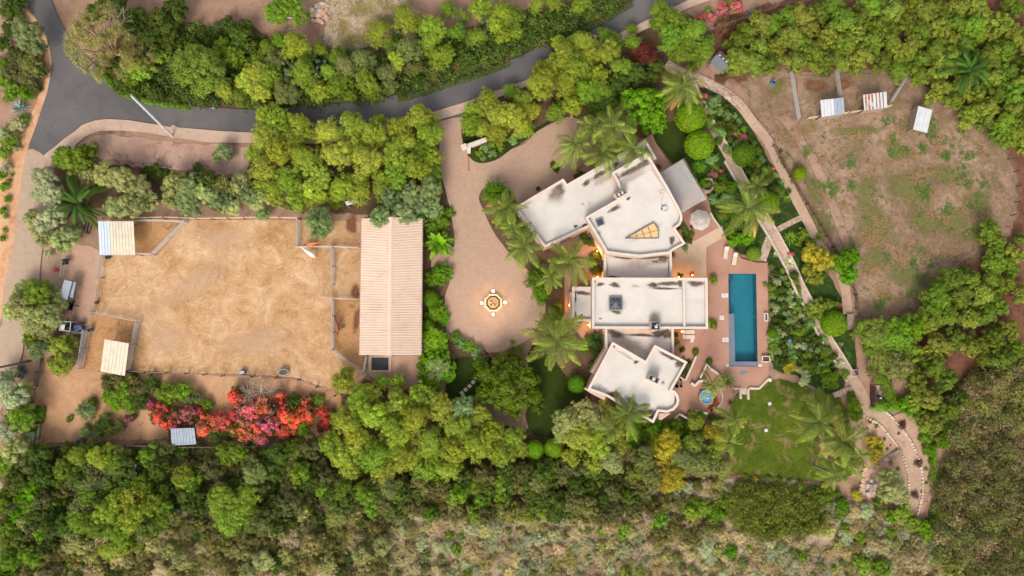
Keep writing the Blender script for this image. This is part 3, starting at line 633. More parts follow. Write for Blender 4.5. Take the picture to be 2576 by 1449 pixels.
ledge(T(2, 2, [(722, 1012), (775, 1050), (930, 1132), (950, 1085), (770, 1000)]), 3.4)
ledge(T(2, 2, [(795, 842), (940, 602), (985, 628), (835, 880)]), 3.6)
ledge([(1433, 735), (1442, 735), (1442, 812), (1433, 812)], 2.6)
ledge([(1539, 826), (1660, 826), (1645, 835), (1620, 838), (1590, 837), (1560, 833)], 3.9)
ledge(T(2, 2, [(1480, 1262), (1600, 1262), (1500, 1330), (1475, 1320)]), 3.0)
# stains on the roofs
k_ = 0
def stains(roof, h, items):
    global k_
    for x, y, rx, ry, ro, mt in items:
        k_ += 1
        ob = patch('stain', x, y, rx, ry, ro, mt, h + 0.003 + 0.0012 * (k_ % 8), roof, h, k_)
        ob.matrix_parent_inverse = Matrix.Translation(-HO)
t2 = lambda r, L: [(1288 + a / 4, r * 362.25 + b / 4, c / 4 * 1.2, d / 4 * 1.3, e, f) for a, b, c, d, e, f in L]
S, s_ = 'stain', 'stain_soft'
stains(rA, 4.0, t2(1, [(460, 480, 85, 72, -35, S), (750, 390, 60, 26, -28, S), (880, 305, 80, 32, -32, S), (1010, 225, 90, 34, -30, S), (1330, 70, 66, 40, -20, S), (440, 520, 120, 90, -30, s_), (120, 620, 90, 20, -25, s_), (640, 828, 18, 18, 0, S), (90, 640, 20, 16, 0, S), (900, 360, 150, 50, -30, s_), (735, 820, 40, 20, -30, S)]))
stains(rB, 5.2, t2(1, [(1200, 270, 170, 34, -28, S), (1330, 190, 60, 40, -20, S), (1030, 652, 70, 26, -25, S), (1170, 550, 28, 16, -20, S), (1530, 645, 34, 34, 0, S), (1610, 970, 34, 44, 30, S), (1690, 740, 12, 60, 0, S), (775, 750, 16, 16, 0, S), (870, 895, 40, 24, 0, s_), (1200, 330, 200, 60, -28, s_), (1310, 890, 200, 50, -20, s_), (1450, 300, 26, 170, -30, s_)]))
stains(rC, 3.2, t2(1, [(1110, 1135, 150, 20, 3, S), (1350, 1142, 160, 24, -4, S), (1520, 1150, 90, 40, 0, S), (1440, 1185, 50, 14, 0, S), (1585, 1230, 14, 90, 0, S), (1020, 1335, 70, 10, 0, S), (955, 1230, 14, 110, 0, s_), (1300, 1200, 260, 60, 0, s_)]))
stains(rD, 4.7, t2(1, [(890, 1410, 40, 22, 0, S), (1035, 1418, 60, 26, 0, S), (1420, 1420, 70, 26, 0, S), (1570, 1405, 160, 22, -5, S), (1690, 1400, 26, 50, 0, S), (1850, 1405, 110, 26, 0, S), (1240, 1430, 60, 16, 0, s_)]) + t2(2, [(1045, 155, 95, 95, 0, s_), (1050, 240, 56, 22, 0, S), (1530, 5, 150, 14, 0, S), (1720, 150, 10, 160, 0, S), (1950, 330, 10, 90, 0, S), (1440, 300, 70, 60, 0, s_)]))
stains(rE, 3.0, t2(2, [(700, 50, 90, 26, 5, S), (640, 100, 12, 50, 0, S), (640, 270, 10, 40, 0, S)]))
stains(rF, 3.2, t2(2, [(1040, 462, 110, 40, 10, S), (1310, 474, 170, 18, 4, S), (1480, 455, 100, 44, -20, S), (1565, 465, 50, 60, 0, S), (1605, 640, 16, 50, 0, S), (1200, 560, 200, 60, 10, s_)]))
stains(rG, 4.7, t2(2, [(1690, 760, 60, 40, 30, S), (1580, 690, 120, 22, 28, S), (1020, 1072, 90, 30, 14, S), (1390, 1265, 90, 56, 32, S), (1210, 1150, 100, 30, 30, S), (1540, 1240, 90, 12, 0, S), (1650, 1120, 16, 70, 0, S), (1150, 680, 130, 18, 30, s_), (1250, 745, 30, 16, 0, S), (788, 1012, 16, 16, 0, S), (1025, 585, 18, 14, 0, S), (900, 1000, 80, 30, 20, s_)]))
# windows and doors on the outer walls
def walls_windows():
    for key, (poly, h) in WINGS.items():
        n = len(poly)
        for i in range(n):
            a, b = Vector(poly[i]), Vector(poly[(i + 1) % n]); d = b - a; L = d.length
            if L < 2.6: continue
            e = d / L; nn = Vector((e.y, -e.x))
            for j in range(max(1, int(L // 4.2))):
                c = a + d * ((j + .5) / max(1, int(L // 4.2))); pt = c + nn * 0.5
                if any(inside(pt, q) for k2, (q, _) in WINGS.items() if k2 != key): continue
                door = (i + j) % 3 == 0; w_, z0, z1 = (1.8, 0.28, 2.4) if door else (1.5, 1.0, 2.3)
                ang = math.atan2(e.y, e.x); mid = c + nn * 0.03
                f = MB(); cx = lambda u: (mid.x + e.x * u, mid.y + e.y * u)
                for u in (-w_ / 2, w_ / 2, 0): f.box((*cx(u), (z0 + z1) / 2), (0.07, 0.1, z1 - z0), ang)
                for z in (z0, z1): f.box((*cx(0), z), (w_ + .07, 0.098, 0.07), ang)
                wf = f.build('door' if door else 'window', MAT['frame'], house)
                g = c + nn * 0.012; MB().box((g.x, g.y, (z0 + z1) / 2), (w_, 0.02, z1 - z0), ang).build('pane', MAT['glass'], wf)
walls_windows()
# chimneys
def chimney(cv, w_, d_, rot, z0, z1, flues):
    c = P(*cv, z1) - HO; r_ = R(rot)
    m = MB(); ch = m.box((0, 0, (z0 + z1 - .35) / 2), (w_, d_, z1 - z0 - .35), 0)
    for sx in (-1, 1):
        m.box((sx * (w_ / 2 - .09), 0, z1 - .17), (.18, d_, .36)); m.box((0, sx * (d_ / 2 - .09), z1 - .171), (w_ - .36, .18, .358))
    o = m.build('chimney', MAT['plaster'], house, loc=(c.x, c.y, 0)); o.rotation_euler.z = r_
    MB().box((0, 0, z1 - .33), (w_ - .37, d_ - .37, .03)).build('flue_tray', MAT['dark'], o)
    rim = MB()
    for sx in (-1, 1):
        rim.box((sx * (w_ / 2 - .1), 0, z1 + .035), (.12, d_ - .1, .07)); rim.box((0, sx * (d_ / 2 - .1), z1 + .035), (w_ - .32, .12, .068))
    rim.build('rim', MAT['frame'], o)
    for fx, fy, fr in flues: MB().lathe((fx, fy, z1 - .3), [(fr, 0), (fr, .3), (fr * 1.15, .3), (fr * 1.15, .36), (fr * .3, .42)], 14).build('flue', MAT['pipe'], o)
chimney((1562, 486), 1.75, 0.85, 29, 4, 6.5, [(-.35, 0, .2), (.25, 0, .2)])
chimney((1649, 819), 1.45, 1.35, 0, 4.5, 6.2, [(.1, -.15, .22), (.25, .18, .1)])
chimney((1645, 953), 1.65, 0.9, -27, 4.5, 6.3, [(0, 0, .24)])
# skylights
sk = empty('skylight', (0, 0, 0)); sk.parent = house
def tri_sky():
    pts = T(2, 1, [(1150, 948), (1427, 790), (1475, 860), (1474, 945)])
    h = 5.5; q = ccw([local(P(x, y, h)) for x, y in pts])
    cx = (sum(p[0] for p in q) / 4, sum(p[1] for p in q) / 4)
    sk.location = (cx[0], cx[1], 5.2); L = [(p[0] - cx[0], p[1] - cx[1]) for p in q]
    n = 4; outp = offset(L, .08); m = MB()
    m.add([(x, y, 0) for x, y in outp] + [(x, y, .3) for x, y in outp] + [(x, y, .3) for x, y in offset(L, -.08)] + [(x, y, .1) for x, y in offset(L, -.08)], [(k * n + i, k * n + (i + 1) % n, (k + 1) * n + (i + 1) % n, (k + 1) * n + i) for k in range(3) for i in range(n)])
    m.build('frame', MAT['frame'], sk)
    tip = [local(P(*T(2, 1, [p])[0], h)) for p in ((1150, 948), (1427, 790), (1475, 868), (1474, 945))]
    tip = [Vector((p[0] - cx[0], p[1] - cx[1])) for p in tip]
    for lo, hi in ((1, 2), (2, 3)):
        for k in range(4):
            f0, f1 = .12 + k * .22, .12 + (k + 1) * .22
            quad = [tip[0].lerp(tip[lo], f0), tip[0].lerp(tip[lo], f1), tip[0].lerp(tip[hi], f1), tip[0].lerp(tip[hi], f0)]
            c = sum(quad, Vector((0, 0))) / 4; quad = ccw([tuple(c + (p - c) * .93) for p in quad])
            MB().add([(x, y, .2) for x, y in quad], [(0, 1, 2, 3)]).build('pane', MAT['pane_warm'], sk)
    for b_ in ((tip[0], tip[2]), (tip[0].lerp(tip[1], .34), tip[0].lerp(tip[3], .34)), (tip[0].lerp(tip[1], .56), tip[0].lerp(tip[3], .56)), (tip[0].lerp(tip[1], .78), tip[0].lerp(tip[3], .78))):
        MB().tube((b_[0].x, b_[0].y, .24), (b_[1].x, b_[1].y, .24), .04, .04, 4).build('glazing_bar', MAT['frame'], sk)
tri_sky()
def sq_sky(cv, w_, rot, h, z, bars, mat):
    c = P(*cv, h) - HO; o = empty('skylight', (c.x, c.y, z)); o.parent = house; o.rotation_euler.z = R(rot)
    m = MB()
    for s1 in (-1, 1): m.box((s1 * w_ / 2, 0, .15), (.14, w_ + .14, .3)); m.box((0, s1 * w_ / 2, .149), (w_ - .14, .14, .298))
    m.build('frame', MAT['frame'], o)
    tri = [((-1, -1), (1, -1)), ((1, -1), (1, 1)), ((1, 1), (-1, 1)), ((-1, 1), (-1, -1))]; q = w_ / 2 - .08; hz = .5 if bars else .24
    for a, b in tri: MB().add([(a[0] * q, a[1] * q, .2), (b[0] * q, b[1] * q, .2), (0, 0, hz)], [(0, 1, 2)]).build('pane', MAT[mat], o)
    if bars:
        for k in range(8):
            t = k * math.pi / 4; rr = q * (1.41 if k % 2 else 1.0)
            MB().tube((rr * math.cos(t), rr * math.sin(t), .23), (0, 0, hz + .03), .04, .04, 4).build('glazing_bar', MAT['frame'], o)
sq_sky((1549, 763), 1.85, 0, 5.0, 4.7, True, 'glass'); sq_sky(T(2, 1, [(885, 787)])[0], 0.95, 20, 5.4, 5.2, False, 'glass')
# small roof fittings
for cv, h, r_, mt in [((1465, 517), 4.0, .22, 'white'), ((1619, 372), 4.0, .2, 'white'), ((1510, 805), 4.7, .24, 'white'), ((1668, 965), 4.7, .22, 'stain0'), ((1448, 569), 4.0, .1, 'pot'), ((1481, 549), 5.2, .1, 'pot'), ((1497, 709), 4.7, .1, 'pot'), ((1485, 978), 4.7, .1, 'pot'), ((1483, 511), 4.0, .06, 'pot')]:
    c = P(*cv, h + .2) - HO
    MB().lathe((c.x, c.y, h), [(r_, 0), (r_, .16), (r_ * .8, .22), (r_ * .3, .25)], 14).build('roof_vent', MAT['fountain_in' if mt == 'stain0' else mt], house, True)
c = P(*T(2, 1, [(1540, 640)])[0], 5.6) - HO
dish = MB().box((c.x, c.y, 5.4), (.6, .55, .4), R(20), .05).build('roof_vent', MAT['white_sheet'], house)
cab = [P(*p, 5.25) - HO for p in T(2, 1, [(1545, 462), (1520, 465), (1490, 460), (1478, 480), (1495, 500), (1515, 480), (1520, 520), (1505, 560), (1500, 610), (1520, 640)])]
MB().path([(p.x, p.y, 5.235) for p in cab], [.025] * len(cab), 4).build('roof_cable', MAT['weathered'], house)
# ------------------------------------------------------------------ farm buildings
def panel_roof(root, quad, h0, h1, mats, ribs, along='u', z_lift=0.0):
    """tilted sheet roof over quad (tl,tr,br,bl world xy rel root); mats: list of (fraction, material); ribs: number of sheets"""
    tl, tr, br, bl = [Vector(q) for q in quad]
    pos = 0.0; k = 0
    for frac, mt, n in mats:
        for i in range(n):
            u0, u1 = pos + frac * i / n, pos + frac * (i + 1) / n
            g = 0.004
            a, b, c, d = tl.lerp(tr, u0 + g), tl.lerp(tr, u1 - g), bl.lerp(br, u1 - g), bl.lerp(br, u0 + g)
            m = MB(); v = []; N = 6
            lift = 0.012 * (k % 2); k += 1
            for j in range(N + 1):
                t = j / N; zz = 0.03 if j in (0, N) else (0.0 if j % 2 else 0.018)
                p, q = a.lerp(b, t), d.lerp(c, t)
                v += [(p.x, p.y, h0 + zz + lift), (q.x, q.y, h1 + zz + lift)]
            v += [(x, y, z - .03) for x, y, z in v]; n2 = 2 * (N + 1)
            f = [(2 * j, 2 * j + 1, 2 * j + 3, 2 * j + 2) for j in range(N)] + [(n2 + 2 * j + 2, n2 + 2 * j + 3, n2 + 2 * j + 1, n2 + 2 * j) for j in range(N)]
            f += [(0, n2, n2 + 1, 1), (2 * N + 1, n2 + 2 * N + 1, n2 + 2 * N, 2 * N)]
            m.add(v, f).build('roof_sheet', MAT[mt], root)
        pos += frac
def shelter(label, qv, h0, h1, mats, group=None, wall_side=None):
    q = [P(x, y, (h0 + h1) / 2) for x, y in qv]; c = sum(q, Vector()) / 4
    root = empty('animal_shelter', (c.x, c.y, 0), 0, label, 'shelter', group)
    loc_ = [((p - c).x, (p - c).y) for p in q]
    panel_roof(root, loc_, h0, h1, mats, 0)
    for k, p in enumerate(loc_):
        MB().box((p[0] * .93, p[1] * .93, (h0 if k < 2 else h1) / 2 - .03), (.12, .12, (h0 if k < 2 else h1) - .05)).build('post', MAT['weathered'], root)
    for a, b, hh in ((0, 1, h0), (3, 2, h1)):
        A_, B_ = Vector(loc_[a]) * .93, Vector(loc_[b]) * .93
        MB().tube((A_.x, A_.y, hh - .07), (B_.x, B_.y, hh - .07), .06, .06, 4).build('beam', MAT['weathered'], root)
    for a, b in (wall_side or []):
        A_, B_ = Vector(loc_[a]) * .93, Vector(loc_[b]) * .93; d = B_ - A_
        for j in range(7):
            MB().box(((A_ + B_).x / 2, (A_ + B_).y / 2, .25 + j * .24), (d.length, .04, .22), math.atan2(d.y, d.x)).build('board', MAT['weathered'], root)
    return root
shelter('white and pale blue roofed shelter in the top left corner of the sand arena', [(248, 557), (337.5, 557), (339.5, 641.5), (249, 641.5)], 2.9, 2.6, [(.32, 'pale_blue_sheet', 4), (.68, 'cream_sheet', 8)], None, [(0, 3)])
shelter('tilted cream and white roofed shelter at the bottom left of the arena', [(264.5, 853), (326, 864), (313, 946), (251, 934.5)], 2.8, 2.5, [(1.0, 'cream_sheet', 7)], None, [(3, 2)])
shelter('half white half blue-grey roofed shelter in the pasture pens', [(2062.5, 252.5), (2121, 246), (2126, 286), (2067, 294)], 2.4, 2.2, [(.57, 'white_sheet', 4), (.43, 'blue_grey_sheet', 3)], None, [(3, 2)])
r_ = shelter('rust-striped corrugated shelter roof in the pasture pens', [(2170, 239), (2229, 231), (2233, 270), (2174.5, 278)], 2.4, 2.2, [(.07, 'galv', 1), (.07, 'rust_sheet', 1), (.06, 'galv', 1), (.08, 'rust_sheet', 1), (.07, 'galv', 1), (.06, 'rust_sheet', 1), (.12, 'galv', 1), (.04, 'rust_sheet', 1), (.10, 'galv', 1), (.05, 'rust_sheet', 1), (.10, 'galv', 1), (.04, 'rust_sheet', 1), (.14, 'galv', 1)], None, [(3, 2)])
shelter('plain white tilted shelter roof standing alone on the pasture', [(2309, 267), (2344.5, 277), (2333, 334), (2298, 325)], 2.3, 2.1, [(1.0, 'white_sheet', 5)], None, [(0, 3)])
shelter('pale ribbed metal shed roof beside the pink bougainvillea', [(430, 1078), (490, 1076), (493, 1118), (431, 1121)], 2.6, 2.4, [(1.0, 'blue_grey_sheet', 8)], None, [(3, 2)])
shelter('narrow white roof poking out under the trees above the barn pens', [(867, 508), (915, 496), (918, 503), (872, 517)], 2.4, 2.3, [(1.0, 'white_sheet', 3)])
# barn: corrugated gable roof, ridge running up the picture
def barn():
    eh, rh = 3.1, 4.6
    c = P(984, 722, 3.6); root = empty('barn', (c.x, c.y, 0), 0, 'long barn with cream ribbed metal gable roof between arena and driveway', 'barn')
    x0, x1 = P(907, 722, eh).x - c.x, P(1061, 722, eh).x - c.x
    y0, y1 = P(984, 893, 3.8).y - c.y, P(984, 548, 3.8).y - c.y
    xr = P(982, 722, rh).x - c.x
    # broad ribbed sheets: each a part
    ns = 28; L = (y1 - y0) / ns
    for xa, side in ((x0, -1), (x1, 1)):
        v = []; nr = 3
        for j in range(nr * 4 + 1):
            t = j / (nr * 4); up = .085 if j % 4 in (1, 2) else 0.0
            yy = t * (L + .02)
            v += [(xa, yy, eh + up), (xr - side * 0.10 * -1 * 0, yy, rh + up)]
        v2 = [(x, y, z - .025) for x, y, z in v]; n2 = len(v)
        f = []
        for j in range(nr * 4):
            q = (2 * j, 2 * j + 1, 2 * j + 3, 2 * j + 2)
            f.append(q if side > 0 else q[::-1])
            q2 = tuple(n2 + a for a in q); f.append(q2[::-1] if side > 0 else q2)
            f.append((2 * j, 2 * j + 2, n2 + 2 * j + 2, n2 + 2 * j))
        me = pymesh('roof_sheet', v + v2, f, MAT['barn'])
        for k in range(ns):
            o = mesh_obj('roof_sheet', me, root, (0, y0 + k * L, 0.004 * (k % 2)))
    m = MB(); n = 5
    pr = [(-.34, -.16), (-.2, -.07), (0, .03), (.2, -.07), (.34, -.16)]
    m.add([(xr + a, y, rh + .11 + b) for y in (y0 - .05, y1) for a, b in pr], [(i, i + 1, n + i + 1, n + i) for i in range(n - 1)])
    m.build('ridge_cap', MAT['barn'], root)
    for sx, xa in ((-1, x0), (1, x1)):
        MB().box((xa + sx * .05, (y0 + y1) / 2, eh - .02), (.12, y1 - y0, .12)).build('gutter', MAT['weathered'], root)
    ix0, ix1 = x0 + .7, x1 - .5
    nb = 16
    for k in range(nb):   # east wall boards, west side open with posts
        yy = y0 + .5 + (k + .5) * (y1 - y0 - 1) / nb
        MB().box((ix1, yy, eh / 2 - .1), (.08, (y1 - y0 - 1) / nb - .02, eh - .1)).build('board', MAT['barn_wall'], root)
    for k in range(7):
        yy = y0 + .5 + k * (y1 - y0 - 1) / 6
        MB().box((ix0, yy, eh / 2), (.16, .16, eh - .05)).build('post', MAT['weathered'], root)
        if k < 6: MB().box((ix0 + .02, yy + (y1 - y0 - 1) / 12, 1.0), (.06, (y1 - y0 - 1) / 6 - .18, 1.9)).build('stall_door', MAT['barn_wall'], root)
    for yy, s2 in ((y0 + .45, -1), (y1 - .45, 1)):
        for k in range(12):
            w_ = (ix1 - ix0) / 12; xx = ix0 + (k + .5) * w_; t = 1 - abs(xx - xr) / max(xr - x0, x1 - xr); hh = eh + (rh - eh) * max(0, t) - .15
            MB().box((xx, yy, hh / 2), (w_ - .02, .07, hh)).build('board', MAT['barn_wall'], root)
barn()
# wash rack pit beside the barn
c = P(957, 915); root = empty('wash_pit', (c.x, c.y, 0), 0, 'dark mat pit with pale concrete rim at the foot of the barn', 'pit')
hx, hy, ix, iy = 1.8, 1.35, 1.32, .98
for s1 in (-1, 1):
    MB().box((s1 * (hx + ix) / 2, 0, .2), (hx - ix, hy * 2, .4), 0, .03).build('rim', MAT['concrete'], root); MB().box((0, s1 * (hy + iy) / 2, .199), (ix * 2, hy - iy, .398), 0, .03).build('rim', MAT['concrete'], root)
MB().box((0, 0, .21), (ix * 2, iy * 2, .06)).build('mat', MAT['dark'], root)
# grey shed at the top right
def shed():
    q = [P(x, y, 2.6) for x, y in T(2, 0, [(2100, 502), (2216, 606), (2112, 724), (2000, 616)])]; c = sum(q, Vector()) / 4
    root = empty('garden_shed', (c.x, c.y, 0), 0, 'small grey shingle-roofed shed with three white vents below the orchard', 'shed')
    L = [Vector(((p - c).x, (p - c).y)) for p in q]
    m1, m2 = (L[0] + L[1]) / 2, (L[3] + L[2]) / 2
    m1, m2 = (L[0] + L[3]) / 2, (L[1] + L[2]) / 2     # ridge across
    for a, b, nm in ((L[0], L[1], 0), (L[3], L[2], 1)):
        v = [(a.x, a.y, 2.3), (b.x, b.y, 2.3), (m2.x, m2.y, 3.0), (m1.x, m1.y, 3.0)]
        v += [(x, y, z + .06) for x, y, z in v]
        MB().add(v, [(0, 1, 2, 3), (7, 6, 5, 4), (0, 4, 5, 1), (1, 5, 6, 2), (2, 6, 7, 3), (3, 7, 4, 0)]).build('roof_slope', MAT['shingle'], root)
    MB().tube((m1.x, m1.y, 3.06), (m2.x, m2.y, 3.06), .06, .06, 6).build('ridge', MAT['shingle'], root)
    Lw = [tuple(p * .9) for p in L]; MB().prism(Lw, 0, 2.32).build('wall', MAT['weathered'], root)
    for t in (.2, .5, .8):
        p = m1.lerp(m2, t) * 1.0 + (L[0] - L[3]).normalized() * .25; MB().box((p.x, p.y, 3.02), (.28, .2, .14), R(-40), .02).build('vent', MAT['white'], root)
    e = (L[2] - L[1]).normalized(); p = (L[1] + L[2]) / 2 + Vector((.45, 0)); MB().box((p.x, p.y, .2), (1.2, .9, .12), R(-45)).build('ramp', MAT['weathered'], root)
    p = (L[0] + L[3]) / 2 + Vector((-.3, -.5)); MB().box((p.x, p.y, .2), (.8, .7, .12), R(-45)).build('step', MAT['weathered'], root)
shed()
# ------------------------------------------------------------------ fences
def fence(name, pv, h, nr, sp, label, mat='pipe', r=0.03, cat='fence', post_mat=None, post_r=None, mesh=False):
    w_ = [P(x, y, 0) for x, y in pv]; o = w_[0]
    root = empty(name, (o.x, o.y, 0), 0, label, cat)
    for a, b in zip(w_[:-1], w_[1:]):
        a2, b2 = a - o, b - o; L = (b2 - a2).length; n = max(1, round(L / sp))
        for k in range(n + 1):
            p = a2.lerp(b2, k / n); MB().tube((p.x, p.y, 0), (p.x, p.y, h + .06), post_r or r * 1.4, None, 6).build('post', MAT[post_mat or mat], root)
        for j in range(nr):
            z = h * (1 - j / nr * .88) if nr > 1 else h
            MB().tube((a2.x, a2.y, z), (b2.x, b2.y, z), r, None, 5).build('rail', MAT[mat], root)
    return root
F_ = 'pipe_fence'
fence(F_, [(754, 554), (753, 622)], 1.6, 5, 3.4, 'double pipe fence panel left of the chestnut horse', r=.045)
fence(F_, [(748, 623), (836, 622), (906, 625)], 1.5, 5, 3, 'white pipe fence between the chestnut and the white horse', r=.04)
fence(F_, [(839, 625), (841, 718)], 1.6, 5, 3, 'pipe fence panel standing upright in the middle corral', r=.045)
fence(F_, [(809, 747), (836, 751), (906, 754)], 1.5, 5, 3, 'pipe fence across the corral above the bay horse', r=.04)
fence(F_, [(841, 753), (841, 880), (918, 938), (925, 897)], 1.6, 5, 3, 'bent pipe fence around the bay horse pen below the barn', r=.045)
fence(F_, [(340, 640), (392, 641), (474, 558)], 1.6, 5, 3, 'diagonal pipe fence of the pen beside the white and blue shelter', r=.04)
fence(F_, [(340, 558), (412, 556), (474, 562)], 1.5, 4, 3, 'straight pipe fence along the top of the corner pen', r=.04)
fence(F_, [(237, 786), (356, 809)], 1.6, 5, 3, 'pipe fence above the tilted cream shelter pen', r=.04)
fence(F_, [(354, 812), (331, 930)], 1.6, 5, 3, 'pipe fence right of the tilted cream shelter', r=.04)
fence(F_, [(225, 832), (211, 927)], 1.8, 5, 3, 'ladder-like pipe fence left of the tilted cream shelter', r=.05)
fence(F_, [(264, 645), (256, 700)], 1.6, 5, 3.5, 'pale pipe gate on the left edge of the arena', r=.035)
fence(F_, [(179, 625), (172, 652)], 1.6, 2, 3, 'upper part of the open pipe gate at the yard entrance', r=.035)
fence(F_, [(172, 660), (167, 698)], 1.6, 2, 3, 'lower part of the open pipe gate at the yard entrance', r=.035)
o = fence(F_, [(1984, 186), (2004, 304)], 1.6, 6, 2.5, 'long ladder-like pipe fence at the left of the pasture pens', r=.04)
fence(F_, [(2097, 180), (2106, 246)], 1.6, 6, 2.5, 'pipe fence dividing the two pasture pens', r=.035)
fence(F_, [(2281, 185), (2233, 262)], 1.6, 5, 2.5, 'slanting pipe fence at the right of the pasture pens', r=.045)
fence(F_, [(2027, 302), (2067, 296), (2126, 288)], 1.4, 3, 2.5, 'pale fence below the half white shelter', 'pale_wood', .04)
fence(F_, [(2134, 287), (2174, 281), (2233, 271)], 1.4, 3, 2.5, 'pale fence below the rust-striped shelter', 'pale_wood', .04)
WF = 'wood_fence'
fence(WF, [(345, 551), (420, 549), (500, 552), (580, 551), (660, 549), (756, 551)], 1.3, 2, 3, 'long pale rail fence along the top of the arena', 'pale_wood', .05, post_mat='brown_wood', post_r=.09)
fence(WF, [(332, 932), (375, 936), (428, 936), (475, 939), (520, 942), (565, 945), (640, 947), (755, 955), (800, 973), (845, 995)], 1.3, 2, 3.2, 'dark post and wire fence along the bottom of the arena', 'weathered', .03, post_mat='brown_wood', post_r=.10)
fence(WF, [(262, 700), (250, 760), (237, 790)], 1.1, 2, 3, 'weathered rail fence between yard and arena', 'weathered', .06)
fence(WF, [(1942, 368), (1958, 400), (1983, 446), (2027, 514), (2060, 568), (2092, 622), (2125, 690), (2148, 742), (2150, 776)], 1.2, 3, 2.2, 'dark brown rail fence between the upper garden path and the pasture', 'brown_wood', .05, post_r=.08)
fence(WF, [(1952, 410), (1980, 393), (2022, 462)], 1.0, 1, 3, 'dark wire frame around the small round shrub on the pasture', 'brown_wood', .03)
fence(WF, [(2515, 372), (2535, 402), (2550, 433), (2556, 470), (2553, 510), (2543, 542), (2530, 572)], 1.2, 2, 2.4, 'dark wire fence curving along the right of the pasture', 'brown_wood', .02, post_r=.06)
fence(WF, [(2445, 633), (2405, 660), (2365, 695), (2345, 725)], 1.2, 2, 2.4, 'thin pale fence below the right end of the pasture', 'weathered', .025, post_r=.05)
fence(WF, [(1815, 70), (1850, 58), (1900, 40), (1960, 18), (2040, 5), (2120, -10)], 1.2, 2, 3, 'wire fence along the track above the orchard', 'weathered', .025, post_r=.05)
fence(WF, [(1640, 140), (1680, 125), (1720, 100), (1810, 72)], 1.2, 2, 3, 'rail fence behind the maroon tree', 'weathered', .03, post_r=.06)
fence(WF, [(245, 398), (300, 408), (370, 418), (430, 427), (480, 436), (560, 445), (640, 455)], 1.2, 2, 3, 'weathered rail fence below the bare bank by the road', 'weathered', .04, post_mat='brown_wood', post_r=.08)
fence(WF, [(108, 905), (103, 935), (98, 970), (88, 1010), (80, 1025)], 1.4, 3, 2, 'dark fence beside the lane at the lower left', 'brown_wood', .04, post_r=.07)
fence(WF, [(330, 1118), (440, 1122), (560, 1121), (660, 1120), (760, 1122)], 1.6, 3, 3, 'grey fence along the foot of the bougainvillea bank', 'weathered', .03, post_r=.06)
fence(WF, [(1180, 430), (1178, 392), (1165, 360)], .3, 1, 2, 'low reddish kerb rail at the gate pillar', 'terracotta', .06)
fence(WF, [(1300, 332), (1340, 315), (1385, 294), (1400, 283)], 1.3, 2, 2.4, 'dark rail fence under the trees above the forecourt', 'brown_wood', .03, post_r=.05)
fence(WF, [(2588 / 4 + 1932 - 700, 1212), (2000, 1218), (2060, 1232), (2140, 1250), (2215, 1265)], 1.1, 2, 2.4, 'dark wire fence below the lawn hedge', 'dark', .02, post_r=.04)
fence(WF, [(2400 / 4 + 1932 - 215, 1230), (2325, 1260), (2322, 1295)], 1.0, 1, 2.4, 'orange-brown rail at the end of the gravel path', 'terracotta', .03)
# ------------------------------------------------------------------ utility pole
top, base = P(330, 240, 13.5), P(436, 345, 0)
m = MB(); m.tube((0, 0, 0), tuple(top - base), .17, .19, 12)
pole = m.build('utility_pole', MAT['white_sheet'], loc=base); tag(pole, 'tall pale utility pole leaning across the road at the left', 'pole')
d = (top - base)
MB().tube(tuple(d * .985), tuple(d * 1.006), .19, .17, 12).build('cap', MAT['weathered'], pole)
for t in (.35, .5, .7): MB().tube(tuple(d * t), tuple(d * (t + .01)), .23, .23, 10).build('band', MAT['pipe'], pole)
# ------------------------------------------------------------------ fountain and lamps
c = P(1241, 762); fo = empty('fountain', (c.x, c.y, ZR + .016), R(22.5), 'octagonal pale fountain with green water in the middle of the turning circle', 'fountain')
def octring(name, ro, ri, z0, z1, mat, par):
    n = 8; a = [(ro * math.cos(i * math.pi / 4), ro * math.sin(i * math.pi / 4)) for i in range(n)]; b = [(x * ri / ro, y * ri / ro) for x, y in a]
    m = MB(); m.add([(x, y, z0) for x, y in a] + [(x, y, z1) for x, y in a] + [(x, y, z1) for x, y in b] + [(x, y, z0) for x, y in b], [(k * n + i, k * n + (i + 1) % n, ((k + 1) % 4) * n + (i + 1) % n, ((k + 1) % 4) * n + i) for k in range(4) for i in range(n)])
    return m.build(name, MAT[mat], par)
octring('basin_wall', 1.44, 1.2, 0, .6, 'stone', fo); octring('plinth', 1.56, 1.442, 0, .12, 'stone', fo)
MB().lathe((0, 0, .0), [(1.2, 0), (1.2, .42)], 8).build('water', MAT['fountain_moss'], fo)
octring('inner_bowl', .88, .66, .3, .75, 'fountain_in', fo); octring('inner_bowl', .655, .60, .3, .85, 'fountain_in', fo)
MB().lathe((0, 0, .0), [(.6, 0), (.6, .6)], 8).build('bowl_floor', MAT['fountain_in'], fo)
for a in (157.5, 247.5): MB().box((.42 * math.cos(R(a)), .42 * math.sin(R(a)), .72), (.38, .26, .3), R(a), .02).build('spout_block', MAT['stone'], fo)
